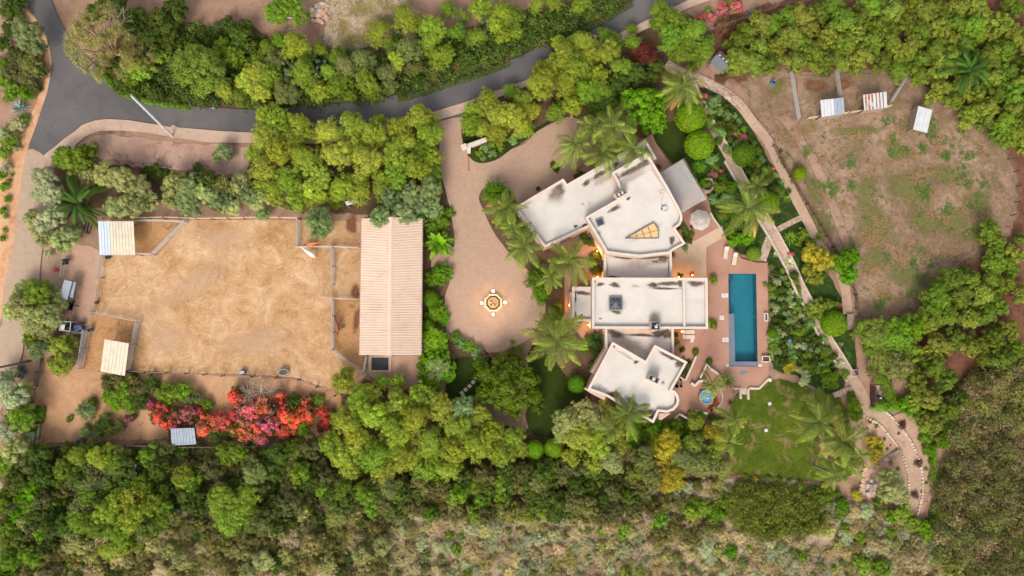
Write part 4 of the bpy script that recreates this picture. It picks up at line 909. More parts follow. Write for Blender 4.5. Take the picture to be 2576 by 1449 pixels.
for k, ((x, y), nm) in enumerate(zip([(1240.6, 732.5), (1211.7, 762.2), (1270, 761), (1241, 791)], ['above', 'left of', 'right of', 'below'])):
    p = P(x, y, 1.2); la = empty('garden_lamp', (p.x, p.y, ZR + .016), 0, 'glowing warm lamp globe %s the fountain' % nm, 'lamp', 'lamps around the fountain')
    MB().lathe((0, 0, 0), [(.14, 0), (.14, .06), (.05, .1), (.045, .9), (.12, .95)], 10).build('post', MAT['dark'], la)
    MB().lathe((0, 0, .95), [(.08, 0), (.16, .07), (.185, .16), (.16, .26), (.08, .32)], 14).build('globe', MAT['lamp'], la, True)
    li = bpy.data.objects.new('lamp_light', bpy.data.lights.new('lamp_light', 'POINT')); COL.objects.link(li); li.parent = la
    li.location = (0, 0, 1.45); li.data.energy = 40; li.data.color = (1, .62, .25); li.data.shadow_soft_size = .12
# lit wall lamps of the house
for x, y, e, nm in [(1502, 632, 120, 'on the courtyard wall left of the main wing'), (1503, 697, 60, 'above the entry of the middle wing'), (1707, 697, 60, 'on the terrace wall of the middle wing'), (1741, 692, 40, 'by the terrace flower pot'), (1432, 768, 120, 'at the front door by the turning circle'), (1480, 818, 60, 'under the small west block'), (1520, 832, 40, 'beside the lower link roof'), (1455, 455, 90, 'at the garage entry under the palms'), (1715, 834, 40, 'above the two loungers by the house')]:
    p = P(x, y, 2.0); la = empty('wall_lamp', (p.x, p.y, 2.0), 0, 'small lit wall lamp ' + nm, 'lamp', 'wall lamps of the house')
    MB().lathe((0, 0, 0), [(.05, 0), (.09, .05), (.09, .2), (.04, .26)], 8).build('shade', MAT['lampw'], la); MB().box((0, 0, -.03), (.1, .1, .06)).build('bracket', MAT['dark'], la)
    li = bpy.data.objects.new('lamp_light', bpy.data.lights.new('lamp_light', 'POINT')); COL.objects.link(li); li.parent = la
    li.location = (0, 0, -.25); li.data.energy = e; li.data.color = (1, .5, .12); li.data.shadow_soft_size = .08
# ------------------------------------------------------------------ pergola
def pergola():
    q = [P(x, y, 2.9) for x, y in ((1658, 436.2), (1717.2, 401), (1776.5, 500.6), (1716.6, 534.5))]; c = sum(q, Vector()) / 4
    root = empty('pergola', (c.x, c.y, ZD), 0, 'white slatted pergola against the east wall of the main wing', 'pergola')
    L = [Vector(((p - c).x, (p - c).y)) for p in q]; n = 25; z = 2.62
    for k in range(n):
        t = (k + .5) / n; a, b = L[0].lerp(L[1], t), L[3].lerp(L[2], t); d = b - a
        MB().box(((a + b).x / 2, (a + b).y / 2, z + .065), (d.length, .065, .10), math.atan2(d.y, d.x)).build('slat', MAT['white'], root)
    for k in range(21):
        t = (k + .5) / 21; a, b = L[0].lerp(L[3], t), L[1].lerp(L[2], t); d = b - a
        MB().box(((a + b).x / 2 + d.normalized().x * .1, (a + b).y / 2 + d.normalized().y * .1, z - .08), (d.length + .2, .02, .16), math.atan2(d.y, d.x)).build('rafter', MAT['white'], root)
    for t in (.08, .92):
        a, b = L[0].lerp(L[1], t), L[3].lerp(L[2], t); d = b - a
        MB().box(((a + b).x / 2, (a + b).y / 2, z - .27), (d.length, .16, .2), math.atan2(d.y, d.x)).build('beam', MAT['white'], root)
        for s2 in (.05, .5, .95):
            p = a.lerp(b, s2); MB().box((p.x, p.y, (z - .3) / 2), (.2, .2, z - .3)).build('post', MAT['white'], root)
pergola()
# parasol
c = P(1762, 553, 2.6); um = empty('parasol', (c.x, c.y, ZD), R(10), 'large pale grey octagonal parasol on the terrace beside the pergola', 'parasol')
for k in range(8):
    t0, t1 = k * math.pi / 4, (k + 1) * math.pi / 4
    for ro, ri, zo, zi, mt in ((1.66, 1.1, 2.15, 2.42, 'canvas'), (1.13, .5, 2.47, 2.66, 'canvas2'), (.54, .02, 2.72, 2.84, 'canvas')):
        v = [(ro * math.cos(t0), ro * math.sin(t0), zo), (ro * math.cos(t1), ro * math.sin(t1), zo), (ri * math.cos(t1), ri * math.sin(t1), zi), (ri * math.cos(t0), ri * math.sin(t0), zi)]
        MB().add(v, [(0, 1, 2, 3)]).build('canopy_panel', MAT[mt], um)
    MB().tube((1.64 * math.cos(t0), 1.64 * math.sin(t0), 2.12), (0, 0, 2.75), .012, .012, 4).build('rib', MAT['weathered'], um)
MB().tube((0, 0, .08), (0, 0, 2.9), .03, .03, 8).build('pole', MAT['weathered'], um); MB().lathe((0, 0, 0), [(.35, 0), (.35, .06), (.06, .1)], 14).build('base', MAT['weathered'], um); MB().lathe((0, 0, 2.84), [(.04, 0), (.06, .05), (.01, .12)], 8).build('finial', MAT['dark'], um)
# loungers
def lounger(x, y, rot, label, grp='sun loungers'):
    p = P(x, y, .4); r_ = empty('sun_lounger', (p.x, p.y, ZD), R(rot), label, 'lounger', grp)
    MB().box((-.28, 0, .36), (1.3, .66, .12), 0, .04).build('seat_cushion', MAT['cushion'], r_)
    m = MB().box((0, 0, 0), (.72, .66, .1), 0, .04); o = m.build('backrest', MAT['cushion'], r_, loc=(.68, 0, .55)); o.rotation_euler.y = R(-28)
    for sy in (-1, 1):
        MB().box((-.0, sy * .31, .26), (1.86, .05, .07)).build('frame_rail', MAT['white'], r_)
        for xx in (-.8, .7): MB().box((xx, sy * .31, .12), (.06, .06, .23)).build('leg', MAT['white'], r_)
lounger(1732, 835, 180, 'upper of the two cream loungers side by side against the house'); lounger(1732, 847.5, 180, 'lower of the two cream loungers side by side against the house')
lounger(1825, 637, 82, 'white lounger at the top of the pool deck by the palms'); lounger(1847, 652, 80, 'white lounger half under the round shrub above the pool')
p = P(1739, 857); o = MB().box((0, 0, .2), (.5, .5, .05), 0, .01).box((0, 0, .09), (.4, .4, .17)).build('side_table', MAT['white'], loc=(p.x, p.y, ZD)); tag(o, 'small white side table beside the two loungers', 'table')
# hot tub
c = P(1776, 998, .7); sp = empty('hot_tub', (c.x, c.y, ZD), 0, 'round hot tub with blue water on the lower terrace', 'hot tub')
m = MB(); n = 32; pr_ = [(1.12, 0), (1.15, .45), (1.15, .78), (1.08, .84), (.98, .82), (.95, .5)]
m.lathe((0, 0, 0), pr_, n).build('shell', MAT['spa'], sp, True); MB().lathe((0, 0, .6), [(.96, 0), (.96, .08)], 32).build('water', MAT['spa_water'], sp)
MB().box((.25, .9, .4), (.7, .5, .78), R(-30), .03).build('step', MAT['canvas'], sp); MB().lathe((.2, -.25, .66), [(.05, 0), (.05, .04)], 8).build('spa_light', glow('spa_light_violet', (240, 150, 255), 3.0), sp)
# low garden walls on the terrace
def parapet(label, pts, w_=.3, h=.95, mat='coping'):
    return wall_line('terrace_wall', pts, w_, h, mat, label)
Z4 = lambda L: [((2700 + x / 3.2925) / 1.59006, (1280 + y / 3.2925) / 1.59006) for x, y in L]
parapet('pale wall beside the plank walk below the planted box', Z4([(280, 480), (210, 640), (140, 795), (70, 755)]))
parapet('short pale wall curving round the raised palm bed', Z4([(335, 765), (425, 575), (470, 640), (560, 700), (610, 760), (650, 810)]), .26)
parapet('thick curved pale wall above the hot tub', Z4([(215, 830), (265, 865), (320, 810), (415, 795)]), .4)
parapet('zigzag pale wall at the bottom of the hot tub terrace', Z4([(0, 1300), (62, 1240), (150, 1290), (228, 1340), (295, 1190), (350, 1215), (432, 1235)]), .3)
parapet('thin curved rim wall right of the hot tub', Z4([(520, 820), (580, 880), (615, 940), (632, 1010), (610, 1090), (560, 1150)]), .14, .5)
parapet('stone coping wall angled at the bottom of the pool deck, right side', Z4([(1245, 768), (1110, 905), (985, 900), (965, 925), (970, 1050)]), .34, .5, 'stone')
parapet('stone coping wall at the bottom of the pool deck, left side', Z4([(770, 905), (860, 900), (868, 1040)]), .34, .5, 'stone')
c = P(*Z4([(915, 985)])[0]); st = empty('garden_steps', (c.x, c.y, 0), 0, 'short flight of stone steps from pool deck to lawn', 'steps')
for k in range(4): MB().box((0, .85 - k * .5, .02 + (3 - k) * .055), (1.25, .52, .07 + .0), 0, .02).build('tread', MAT['stone'], st)
parapet('pale wall edging the terrace above the lower pool deck', [(1822, 600), (1812, 572), (1795, 548), (1788, 535)], .2, .5)
# gate pillar wall on the drive
c = P(1194, 362, 1); gw = empty('gate_wall', (c.x, c.y, 0), R(20), 'pale pink entrance wall with coping beside the driveway mouth', 'wall')
MB().box((0, 0, .6), (3.8, .5, 1.2)).build('wall_body', MAT['plaster'], gw); MB().box((0, 0, 1.25), (4.0, .7, .1), 0, .03).build('coping', MAT['coping'], gw); MB().box((-1.75, 0, .75), (.75, .75, 1.5)).build('pillar', MAT['plaster'], gw); MB().box((-1.75, 0, 1.55), (.9, .9, .1), 0, .03).build('pillar_cap', MAT['coping'], gw)
p = P(1180, 380, .5); o = MB().box((0, 0, .45), (.5, .75, .9), 0, .04).box((0, 0, .95), (.6, .85, .08), 0, .03).build('mail_pillar', MAT['white'], loc=(p.x, p.y, 0.2)); tag(o, 'small white pillar below the entrance wall', 'pillar')
# ------------------------------------------------------------------ horses
def horse(x, y, rot, cbody, cmane, label, neck=0.0, graze=False, s=1.0):
    p = P(x, y, 1.4); root = empty('horse', (p.x, p.y, .2), R(rot), label, 'horse'); root.scale = (s, s, s)
    bm = bmesh.new(); ly = bm.verts.layers.skin.verify(); V_ = {}
    def v(k, co, r_, ry=None):
        q = bm.verts.new(co); q[ly].radius = (r_, ry or r_); V_[k] = q; return q
    hz = -.75 if graze else 0.0; ca, sa = math.cos(R(neck)), math.sin(R(neck))
    N = lambda d, z: (.62 + d * ca, d * sa, z)
    v('pel', (-.55, 0, 1.2), .32); v('rump', (-.78, 0, 1.18), .24); v('bar', (-.1, 0, 1.14), .34); v('che', (.38, 0, 1.16), .30); v('nb', N(.0, 1.30 + hz * .1), .21)
    v('nm', N(.36, 1.52 + hz * .6), .145); v('poll', N(.66, 1.70 + hz), .11); v('fore', N(.80, 1.66 + hz * 1.02), .11); v('nose', N(1.12, 1.38 + hz * 1.05), .075)
    bm.edges.new((V_['pel'], V_['rump']))
    for a, b in (('pel', 'bar'), ('bar', 'che'), ('che', 'nb'), ('nb', 'nm'), ('nm', 'poll'), ('poll', 'fore'), ('fore', 'nose')): bm.edges.new((V_[a], V_[b]))
    for sy in (-1, 1):
        st = .12 * sy
        ch = [v(('f', sy, i), c, r_) for i, (c, r_) in enumerate([((.42, sy * .17, .9), .13), ((.44 + st, sy * .16, .5), .065), ((.42 + st, sy * .15, .14), .045), ((.46 + st, sy * .15, .0), .06)])]
        bm.edges.new((V_['che'], ch[0])); [bm.edges.new((ch[i], ch[i + 1])) for i in range(3)]
        ch = [v(('h', sy, i), c, r_) for i, (c, r_) in enumerate([((-.56, sy * .18, .86), .17), ((-.50 - st, sy * .17, .66), .10), ((-.74 - st, sy * .15, .46), .065), ((-.68 - st, sy * .14, .14), .045), ((-.62 - st, sy * .14, .0), .06)])]
        bm.edges.new((V_['pel'], ch[0])); [bm.edges.new((ch[i], ch[i + 1])) for i in range(4)]
        e = v(('ear', sy), N(.64, 1.86 + hz), .03); e.co.y += sy * .07; bm.edges.new((V_['poll'], e))
    me = bpy.data.meshes.new('horse_body'); bm.to_mesh(me); bm.free(); me.materials.append(plain('horse_coat', cbody, .6, .35, .1, 3.0))
    o = mesh_obj('body', me, root); sk_ = o.modifiers.new('Skin', 'SKIN'); sk_.use_smooth_shade = True; o.modifiers.new('Sub', 'SUBSURF').levels = 1; o.modifiers['Sub'].render_levels = 2
    me.skin_vertices[0].data[0].use_root = True
    hm = plain('horse_hair', cmane, .7, .2, .1, 4.0)
    MB().path([(-.92, 0, 1.28), (-1.08, 0, 1.12), (-1.14, 0, .8), (-1.1, 0, .5)], [.05, .08, .085, .03], 7).build('tail', hm, root, True)
    m = MB()
    for k in range(7):
        t = k / 6; q = Vector(N(.02, 1.50 + hz * .1)).lerp(Vector(N(.62, 1.83 + hz)), t); m.tube(tuple(q), (q.x - .02, q.y + .1, q.z - .16), .07, .03, 5)
    m.build('mane', hm, root, True)
horse(783, 613, 8, (206, 104, 40), (70, 34, 20), 'chestnut horse inside the upper corral near the drooping tree', 4)
horse(779, 637, 146, (240, 236, 234), (216, 206, 198), 'white horse standing just outside the corral fence', -6)
horse(847.5, 822, 96, (140, 78, 56), (46, 34, 34), 'bay horse by the left fence of the pen beside the barn', 6)
# ------------------------------------------------------------------ small tractor with white roll frame
def tractor():
    p = P(184, 821, 1.0); r_ = empty('tractor', (p.x, p.y, .2), R(-4), 'small blue tractor with white roof frame parked beside the yard fence', 'tractor')
    MB().box((.75, 0, .75), (1.3, .55, .5), 0, .08).build('hood', MAT['navy'], r_); MB().box((.1, 0, .55), (2.4, .5, .25), 0, .04).build('chassis', MAT['dark'], r_); MB().box((1.42, 0, .7), (.08, .5, .45), 0, .02).build('grille', MAT['dark'], r_)
    MB().box((-.35, 0, .95), (.5, .5, .12), 0, .04).box((-.62, 0, 1.2), (.1, .5, .45), 0, .03).build('seat', MAT['dark'], r_); MB().tube((.1, 0, 1.0), (-.05, 0, 1.3), .025).build('steering_column', MAT['dark'], r_)
    for sx, rr, wd in ((-.55, .58, .32), (1.05, .36, .2)):
        for sy in (-1, 1):
            w_ = empty('wheel', (sx, sy * .62, rr)); w_.parent = r_
            MB().tube((0, -wd / 2, 0), (0, wd / 2, 0), rr, None, 18).build('tyre', MAT['tyre'], w_); MB().tube((0, -wd / 2 - .01, 0), (0, wd / 2 + .01, 0), rr * .5, None, 12).build('rim', MAT['yellow'], w_)
    f = MB()
    for sx in (-1.25, .35):
        for sy in (-.7, .7): f.tube((sx, sy, .6), (sx, sy, 2.05), .04)
        f.tube((sx, -.7, 2.05), (sx, .7, 2.05), .05)
    for sy in (-.7, .7): f.tube((-1.25, sy, 2.05), (.35, sy, 2.05), .05)
    f.build('roll_frame', MAT['white'], r_)
    MB().box((-.85, -.2, 1.98), (.6, .8, .04)).build('roof_panel', MAT['white_sheet'], r_); MB().box((-.7, .42, 1.95), (.7, .4, .04)).build('roof_panel', MAT['green'], r_)
    MB().box((-1.55, 0, .45), (.5, 1.3, .3), 0, .05).build('mower_deck', MAT['dark'], r_)
tractor()
c = P(193, 833); o = empty('white_ramp', (c.x, c.y, .1), R(4), 'white metal ramp panel leaning beside the tractor', 'ramp')
for k in range(6): MB().box((0, (k - 2.5) * .16, .5), (2.4, .1, .05)).build('slat', MAT['white'], o)
for sx in (-1.1, 1.1): MB().box((sx, 0, .47), (.08, 1.0, .06)).build('rail', MAT['white'], o); MB().box((sx, 0, .22), (.08, .9, .44)).build('leg', MAT['white'], o)
# grey lean-to of two roof sheets by the yard
def z2(L): return [((200 + x / 3.8132) / 1.59006, (980 + y / 3.8132) / 1.59006) for x, y in L]
def leanto():
    q1 = [P(x, y, 2.0) for x, y in z2([(225, 530), (345, 560), (268, 845), (155, 790)])]; c = sum(q1, Vector()) / 4
    r_ = empty('lean_to', (c.x, c.y, 0), 0, 'grey two-sheet lean-to roof between olive tree and yard', 'shelter')
    q2 = [P(x, y, 1.7) for x, y in z2([(347, 560), (398, 568), (350, 815), (297, 795)])]
    for q, h0, h1, n in ((q1, 2.1, 2.1, 2), (q2, 1.75, 1.75, 2)):
        L = [((p - c).x, (p - c).y) for p in q]; panel_roof(r_, [L[1], L[2], L[3], L[0]], h0, h1, [(1, 'blue_grey_sheet', n)], 0)
        for p in L: MB().box((p[0] * .92, p[1] * .92, h0 / 2 - .05), (.09, .09, h0 - .1)).build('post', MAT['weathered'], r_)
leanto()
def at(x, y, h=0.0, z=.2): p = P(x, y, h); return (p.x, p.y, z)
# wheelbarrow-like black sprayer
r_ = empty('wheelbarrow', at(186, 771), R(80), 'black wheelbarrow with long handles standing in the yard', 'wheelbarrow')
MB().add([(-.6, -.3, .65), (.6, -.36, .7), (.6, .36, .7), (-.6, .3, .65), (-.4, -.18, .3), (.35, -.2, .3), (.35, .2, .3), (-.4, .18, .3)], [(4, 5, 6, 7)[::-1], (0, 1, 5, 4)[::-1], (1, 2, 6, 5)[::-1], (2, 3, 7, 6)[::-1], (3, 0, 4, 7)[::-1], (7, 6, 5, 4)]).build('tray', MAT['dark'], r_)
MB().tube((.75, -.06, .2), (.75, .06, .2), .2, None, 14).build('wheel', MAT['tyre'], r_)
for sy in (-.22, .22):
    MB().path([(.75, sy * .4, .2), (0, sy, .35), (-1.2, sy * 1.3, .6)], [.02] * 3).build('handle', MAT['dark'], r_); MB().tube((-.3, sy, .3), (-.4, sy, 0), .02).build('leg', MAT['dark'], r_)
MB().box((.2, -.75, .3), (.2, .7, .06)).build('hitch', MAT['dark'], r_)
o = MB().lathe((0, 0, 0), [(.12, 0), (.3, .08), (.38, .32), (.3, .56), (.12, .66)], 16).build('play_ball', MAT['red'], loc=at(142, 679, .3), smooth=True); tag(o, 'red ball lying on the dirt at the yard entrance', 'ball')
MB().box((0, 0, .05), (.06, .04, .06)).build('valve', MAT['dark'], o, loc=(0, 0, .62))
r_ = empty('rubber_mat', at(165, 659, .8, .9), R(8), 'black mat hung over the yard gate', 'mat'); MB().box((0, 0, 0), (1.05, .85, .05), 0, .02).build('sheet', MAT['tyre'], r_); MB().box((0, .43, -.3), (1.05, .04, .6)).build('flap', MAT['tyre'], r_)
def drum(x, y, r0, h, mat, label, cat='barrel', water=None):
    o = empty('barrel', at(x, y, h), 0, label, cat); m = MB(); n = 18
    m.lathe((0, 0, 0), [(r0 * .92, 0), (r0, h * .33), (r0 * .95, h * .5), (r0, h * .66), (r0 * .96, h), (r0 * .85, h), (r0 * .84, h * .75)], n).build('shell', MAT[mat], o, True)
    MB().lathe((0, 0, h * .76), [(r0 * .84, 0), (r0 * .84, .01)], n).build('content', MAT[water or 'dark'], o); return o
drum(1946, 207, .36, .8, 'blue', 'open blue barrel at the top left of the pasture'); drum(270, 647, .3, .7, 'green', 'dark green barrel below the corner shelter'); drum(226, 830, .32, .8, 'navy', 'dark blue barrel at the end of the white ramp'); drum(242, 761, .26, .5, 'dark', 'black bucket on the arena fence line', 'bucket'); drum(863, 823, .2, .25, 'pipe', 'grey feed bowl beside the bay horse', 'bowl')
r_ = empty('water_trough', at(714, 936, .5), R(4), 'oval galvanised water trough at the bottom of the arena', 'trough')
n = 22; el = [(.75 * math.cos(6.2832 * i / n) * (1 - .0), .46 * math.sin(6.2832 * i / n)) for i in range(n)]
MB().add([(x, y, 0) for x, y in el] + [(x * 1.05, y * 1.05, .6) for x, y in el] + [(x * .95, y * .93, .6) for x, y in el] + [(x * .9, y * .88, .4) for x, y in el], [(k * n + i, k * n + (i + 1) % n, (k + 1) * n + (i + 1) % n, (k + 1) * n + i) for k in range(3) for i in range(n)]).build('tub', MAT['pipe'], r_)
MB().prism([(x * .92, y * .9) for x, y in el], .35, .46).build('water', plain('trough_water', (84, 84, 70), .1, .5, .1), r_)
r_ = empty('cart', at(610, 937, .5), R(12), 'small blue cart at the bottom fence of the arena', 'cart'); MB().box((0, 0, .45), (1.0, .6, .4), 0, .08).build('tray', MAT['navy'], r_); MB().box((0, 0, .66), (.8, .42, .03)).build('load', MAT['pipe'], r_)
for sy in (-.36, .36): MB().tube((.2, sy - .04, .2), (.2, sy + .04, .2), .2, None, 12).build('wheel', MAT['tyre'], r_)
r_ = empty('lumber_stack', at(218, 566, .4, .1), R(78), 'stack of weathered planks behind the corner shelter', 'lumber')
for k in range(10): MB().box((.1 * (k % 3), (k % 5 - 2) * .26, .1 + .12 * (k // 5)), (2.6 - .2 * (k % 3), .22, .09)).build('plank', MAT['weathered' if k % 2 else 'brown_wood'], r_)
# ------------------------------------------------------------------ pool pump yard
r_ = empty('pump_yard', at(2206, 996, 0, .1), 0, 'brown walled pump yard with concrete slab and dark filter tank', 'pump yard')
def l3(x, y, h=0.0): p = P(x, y, h) - r_.location; return p.x, p.y
a, b = l3(2215, 969), l3(2189, 1022)
MB().prism([l3(2192, 969), l3(2218, 969), l3(2222, 1020), l3(2192, 1022)], 0, .12).build('slab', MAT['concrete'], r_)
for k in range(9):
    y0 = 969 + k * 6; q = [l3(2187.5, y0), l3(2190, y0), l3(2190, y0 + 5.7), l3(2187.5, y0 + 5.7)]; MB().prism(q, 0, 1.7).build('board', MAT['brown_wood'], r_)
q = l3(2210, 1000, 1.0); MB().lathe((q[0], q[1], .12), [(.38, 0), (.42, .3), (.42, .9), (.3, 1.1), (.1, 1.2)], 18).build('filter_tank', MAT['dark'], r_, True); MB().lathe((q[0] + .15, q[1] - .05, 1.25), [(.12, 0), (.12, .1)], 10).build('gauge', MAT['white'], r_)
q = l3(2200, 1002); MB().path([(q[0] - .3, q[1] + .3, .3), (q[0] + .2, q[1] + .3, .3), (q[0] + .25, q[1] - .4, .3), (q[0] - .1, q[1] - .8, .3)], [.06] * 4, 8).path([(q[0] - .3, q[1] + .1, .3), (q[0], q[1] - .1, .3)], [.05] * 2, 8).build('pipework', MAT['white'], r_)
q = l3(2212, 1014); MB().box((q[0], q[1], .4), (.7, .5, .55), 0, .05).build('pump', MAT['weathered'], r_)
# pool net, lawn stones, urn fountain, pots
a, b = P(1972, 901, .3), P(1987, 857, .9); r_ = empty('pool_net', (a.x, a.y, .3), 0, 'pool skimmer net with blue head stuck in the slope right of the pool', 'net'); MB().tube((0, 0, 0), tuple(b - a), .025).build('pole', MAT['pipe'], r_)
d = b - a; MB().lathe((d.x, d.y, d.z - .02), [(.22, 0), (.26, .04), (.2, .07)], 14).build('net_head', MAT['blue'], r_)
for x, y, lb in ((1935, 1015, 'white square stone on the upper lawn below the pool steps'), (1926, 1082, 'white square stone in the middle of the lower lawn'), (1936, 956, 'white block at the corner of the pool deck wall')):
    o = MB().box((0, 0, .06), (.5, .5, .12), R(20), .03).build('lawn_stone', MAT['white'], loc=at(x, y, 0, .16)); tag(o, lb, 'stone')
c = at(1780, 466, .4, .1); r_ = empty('urn_fountain', c, 0, 'round dark tiered urn basin in the planting right of the pergola', 'fountain'); MB().lathe((0, 0, 0), [(.75, 0), (.78, .3), (.68, .34), (.62, .2)], 22).build('basin', MAT['pot'], r_, True); MB().lathe((0, 0, .2), [(.62, 0), (.62, .02)], 22).build('water', MAT['tyre'], r_); MB().lathe((0, 0, .2), [(.2, 0), (.42, .25), (.44, .5), (.36, .6), (.3, .5)], 18).build('urn', MAT['fountain_moss'], r_, True)
sheet('gravel_ring', [(1765, 455), (1785, 448), (1796, 462), (1790, 482), (1772, 488), (1762, 474)], 'chips', .4, z=.18)
for x, y, s_2, mt, lb in [(1701, 971, .28, 'pot', 'dark round pot beside the lower wing wall'), (1711, 955, .16, 'tyre', 'small black pot on the plank walk'), (1792, 980, .26, 'terracotta', 'terracotta pot with red flowers right of the hot tub'), (1800, 1012, .28, 'terracotta', 'larger terracotta pot with red flowers at the terrace rim'), (1788, 1032, .24, 'terracotta', 'terracotta pot with red flowers below the hot tub'), (1795, 705, .35, 'terracotta', 'pot of the round shrub at the upper corner of the middle wing'), (1792, 818, .35, 'terracotta', 'pot of the round shrub at the lower corner of the middle wing'), (1712, 971, .2, 'pot', 'little dark pot by the planted box')]:
    o = empty('flower_pot', at(x, y, .3, ZD), 0, lb, 'pot'); MB().lathe((0, 0, 0), [(s_2 * .7, 0), (s_2, .4), (s_2 * 1.1, .42), (s_2 * 1.1, .5), (s_2 * .9, .5), (s_2 * .88, .42)], 16).build('pot_body', MAT[mt], o, True); MB().lathe((0, 0, .4), [(s_2 * .88, 0), (s_2 * .88, .02)], 16).build('soil', MAT['brown_wood'], o)
def planter(x0, y0, x1, y1, h, mat, label, rot=0):
    a, b = P(x0, y1, h), P(x1, y0, h); c = (a + b) / 2; w_, d_ = abs(b.x - a.x), abs(b.y - a.y); o = empty('planter_box', (c.x, c.y, .1), R(rot), label, 'planter'); t = .14
    for s1 in (-1, 1): MB().box((s1 * (w_ - t) / 2, 0, h / 2), (t, d_, h), 0, .02).build('side', MAT[mat], o); MB().box((0, s1 * (d_ - t) / 2, h / 2 - .002), (w_ - 2 * t, t, h - .004), 0, .02).build('side', MAT[mat], o)
    MB().box((0, 0, h * .4), (w_ - 2 * t, d_ - 2 * t, h * .7)).build('soil', MAT['brown_wood'], o); return o
planter(1917, 895, 1937, 911, .7, 'coping', 'pale square planter with red flowers right of the pool foot'); planter(1923, 787, 1932, 808, .6, 'white', 'white narrow planter at the right edge of the pool deck')
planter(79, 1022, 110, 1064, .5, 'brown_wood', 'upper long wooden planter at the lower left', -6); planter(66, 1067, 97, 1110, .5, 'white', 'middle long planter with white rim at the lower left', -6)
planter(2147, 929, 2161, 946, .5, 'weathered', 'grey wooden box beside the bottom of the walled path')
# ------------------------------------------------------------------ flagstone patio, chairs, fire table
pat = T(3, 3, [(960, 385), (1060, 390), (1185, 275), (1215, 325), (1190, 385), (1205, 430), (1150, 520), (1130, 650), (1000, 655), (930, 580), (965, 480)])
ps = sheet('patio', pat, 'concrete', sm=1, z=ZR + .02)
rs = random.Random(5); cs = []
for _ in range(4000):
    x, y = rs.uniform(2165, 2236), rs.uniform(1155, 1252)
    if inside((x, y), pat) and all((x - a) ** 2 + (y - b) ** 2 > 8.2 ** 2 for a, b in cs): cs.append((x, y))
for x, y in cs:   # irregular stones: clipped towards neighbours
    poly = []
    for k in range(10):
        t = 6.2832 * k / 10; r0 = 9.0
        for a, b in cs:
            if (a, b) == (x, y): continue
            dx, dy = a - x, b - y; L = math.hypot(dx, dy); cth = (math.cos(t) * dx + math.sin(t) * dy) / L
            if cth > .05: r0 = min(r0, (L / 2 - .45) / cth)
        q = (x + r0 * math.cos(t), y + r0 * math.sin(t)); p = P(*q); poly.append((p.x, p.y))
    MB().prism(poly, ZR + .021, ZR + .06 + rs.uniform(0, .012)).build('flagstone', MAT['flag'], ps)
for k, ((x, y), rot) in enumerate(zip([(2190.7, 1209.7), (2181.2, 1221.2), (2200, 1221), (2191.2, 1232.2)], (-90, 0, 180, 90))):
    o = empty('patio_chair', at(x, y, .4, ZR + .06), R(rot), ['upper', 'left', 'right', 'lower'][k] + ' pale metal chair around the fire table on the flagstones', 'chair', 'chairs on the flagstone patio')
    for j in range(4): MB().box((0, (j - 1.5) * .13, .42), (.5, .1, .03)).build('seat_slat', MAT['white_sheet'], o)
    for j in range(3): MB().box((-.27, 0, .55 + j * .13), (.03, .5, .08)).build('back_slat', MAT['white_sheet'], o)
    for sx in (-.24, .24):
        for sy in (-.24, .24): MB().tube((sx, sy, 0), (sx, sy, .86 if sx < 0 else .42), .02).build('leg', MAT['white_sheet'], o)
o = empty('fire_table', at(2191, 1221.5, .4, ZR + .06), 0, 'small dark round fire table between the four patio chairs', 'table'); MB().lathe((0, 0, 0), [(.26, 0), (.24, .3), (.34, .36), (.34, .42), (.2, .42)], 18).build('bowl', MAT['weathered'], o, True); MB().lathe((0, 0, .38), [(.2, 0), (.2, .02)], 14).build('ash', MAT['dark'], o)
o = MB().box((0, 0, .2), (.55, .5, .4), R(15), .03).build('storage_cube', MAT['canvas'], loc=at(2181, 1241, .2, ZR + .06)); tag(o, 'grey square stool at the bottom of the flagstone patio', 'stool')
def steps(x0, y0, x1, y1, n, w_, mat, label, h=.5):
    a, b = P(x0, y0), P(x1, y1); d = b - a; o = empty('garden_steps', (a.x, a.y, .1), math.atan2(d.y, d.x), label, 'steps'); L = d.length / n
    for k in range(n): MB().box(((k + .5) * L, 0, .06 + h * k / n), (L * .9, w_, .1), 0, .015).build('tread', MAT[mat], o); MB().box(((k + .5) * L, 0, h * k / n / 2), (L * .5, w_ * .8, h * k / n + .02)).build('riser', MAT['brown_wood'], o)
steps(2228, 1156, 2263, 1134, 9, 1.0, 'weathered', 'grey wooden steps from the patio up to the gravel path'); steps(2138, 830, 2134, 790, 8, 1.0, 'weathered', 'wooden steps at the lower end of the upper garden path'); steps(1398, 300, 1374, 252, 5, 1.5, 'brown_wood', 'brown wooden steps under the trees above the forecourt')
o = MB().box((0, 0, 1.0), (.35, .3, .35), 0, .04).tube((0, 0, 0), (0, 0, .85), .05).build('mailbox', MAT['red'], loc=at(100, 142, 1.0, 0)); tag(o, 'small red and white mailbox in the bushes left of the road', 'mailbox'); MB().box((0, -.17, 1.05), (.3, .04, .12)).build('flag_plate', MAT['white'], o)
for x, y, w_, d_, rot, lb in [(556, 66, .55, .5, 30, 'small white board on the bare ground at the top left'), (573, 66, .15, .75, 0, 'narrow white post lying near the small white board'), (449, 26, .2, .5, -20, 'thin white post at the edge of the dark thicket'), (732, 46, 1.1, .22, -6, 'white plank below the feathery tree at the top'), (537, 272, .15, .32, 0, 'tiny white marker on the road edge')]:
    o = MB().box((0, 0, .12), (w_, d_, .08), 0, .01).build('white_board', MAT['white'], loc=at(x, y, .1, .1)); o.rotation_euler.z = R(rot); tag(o, lb, 'board')
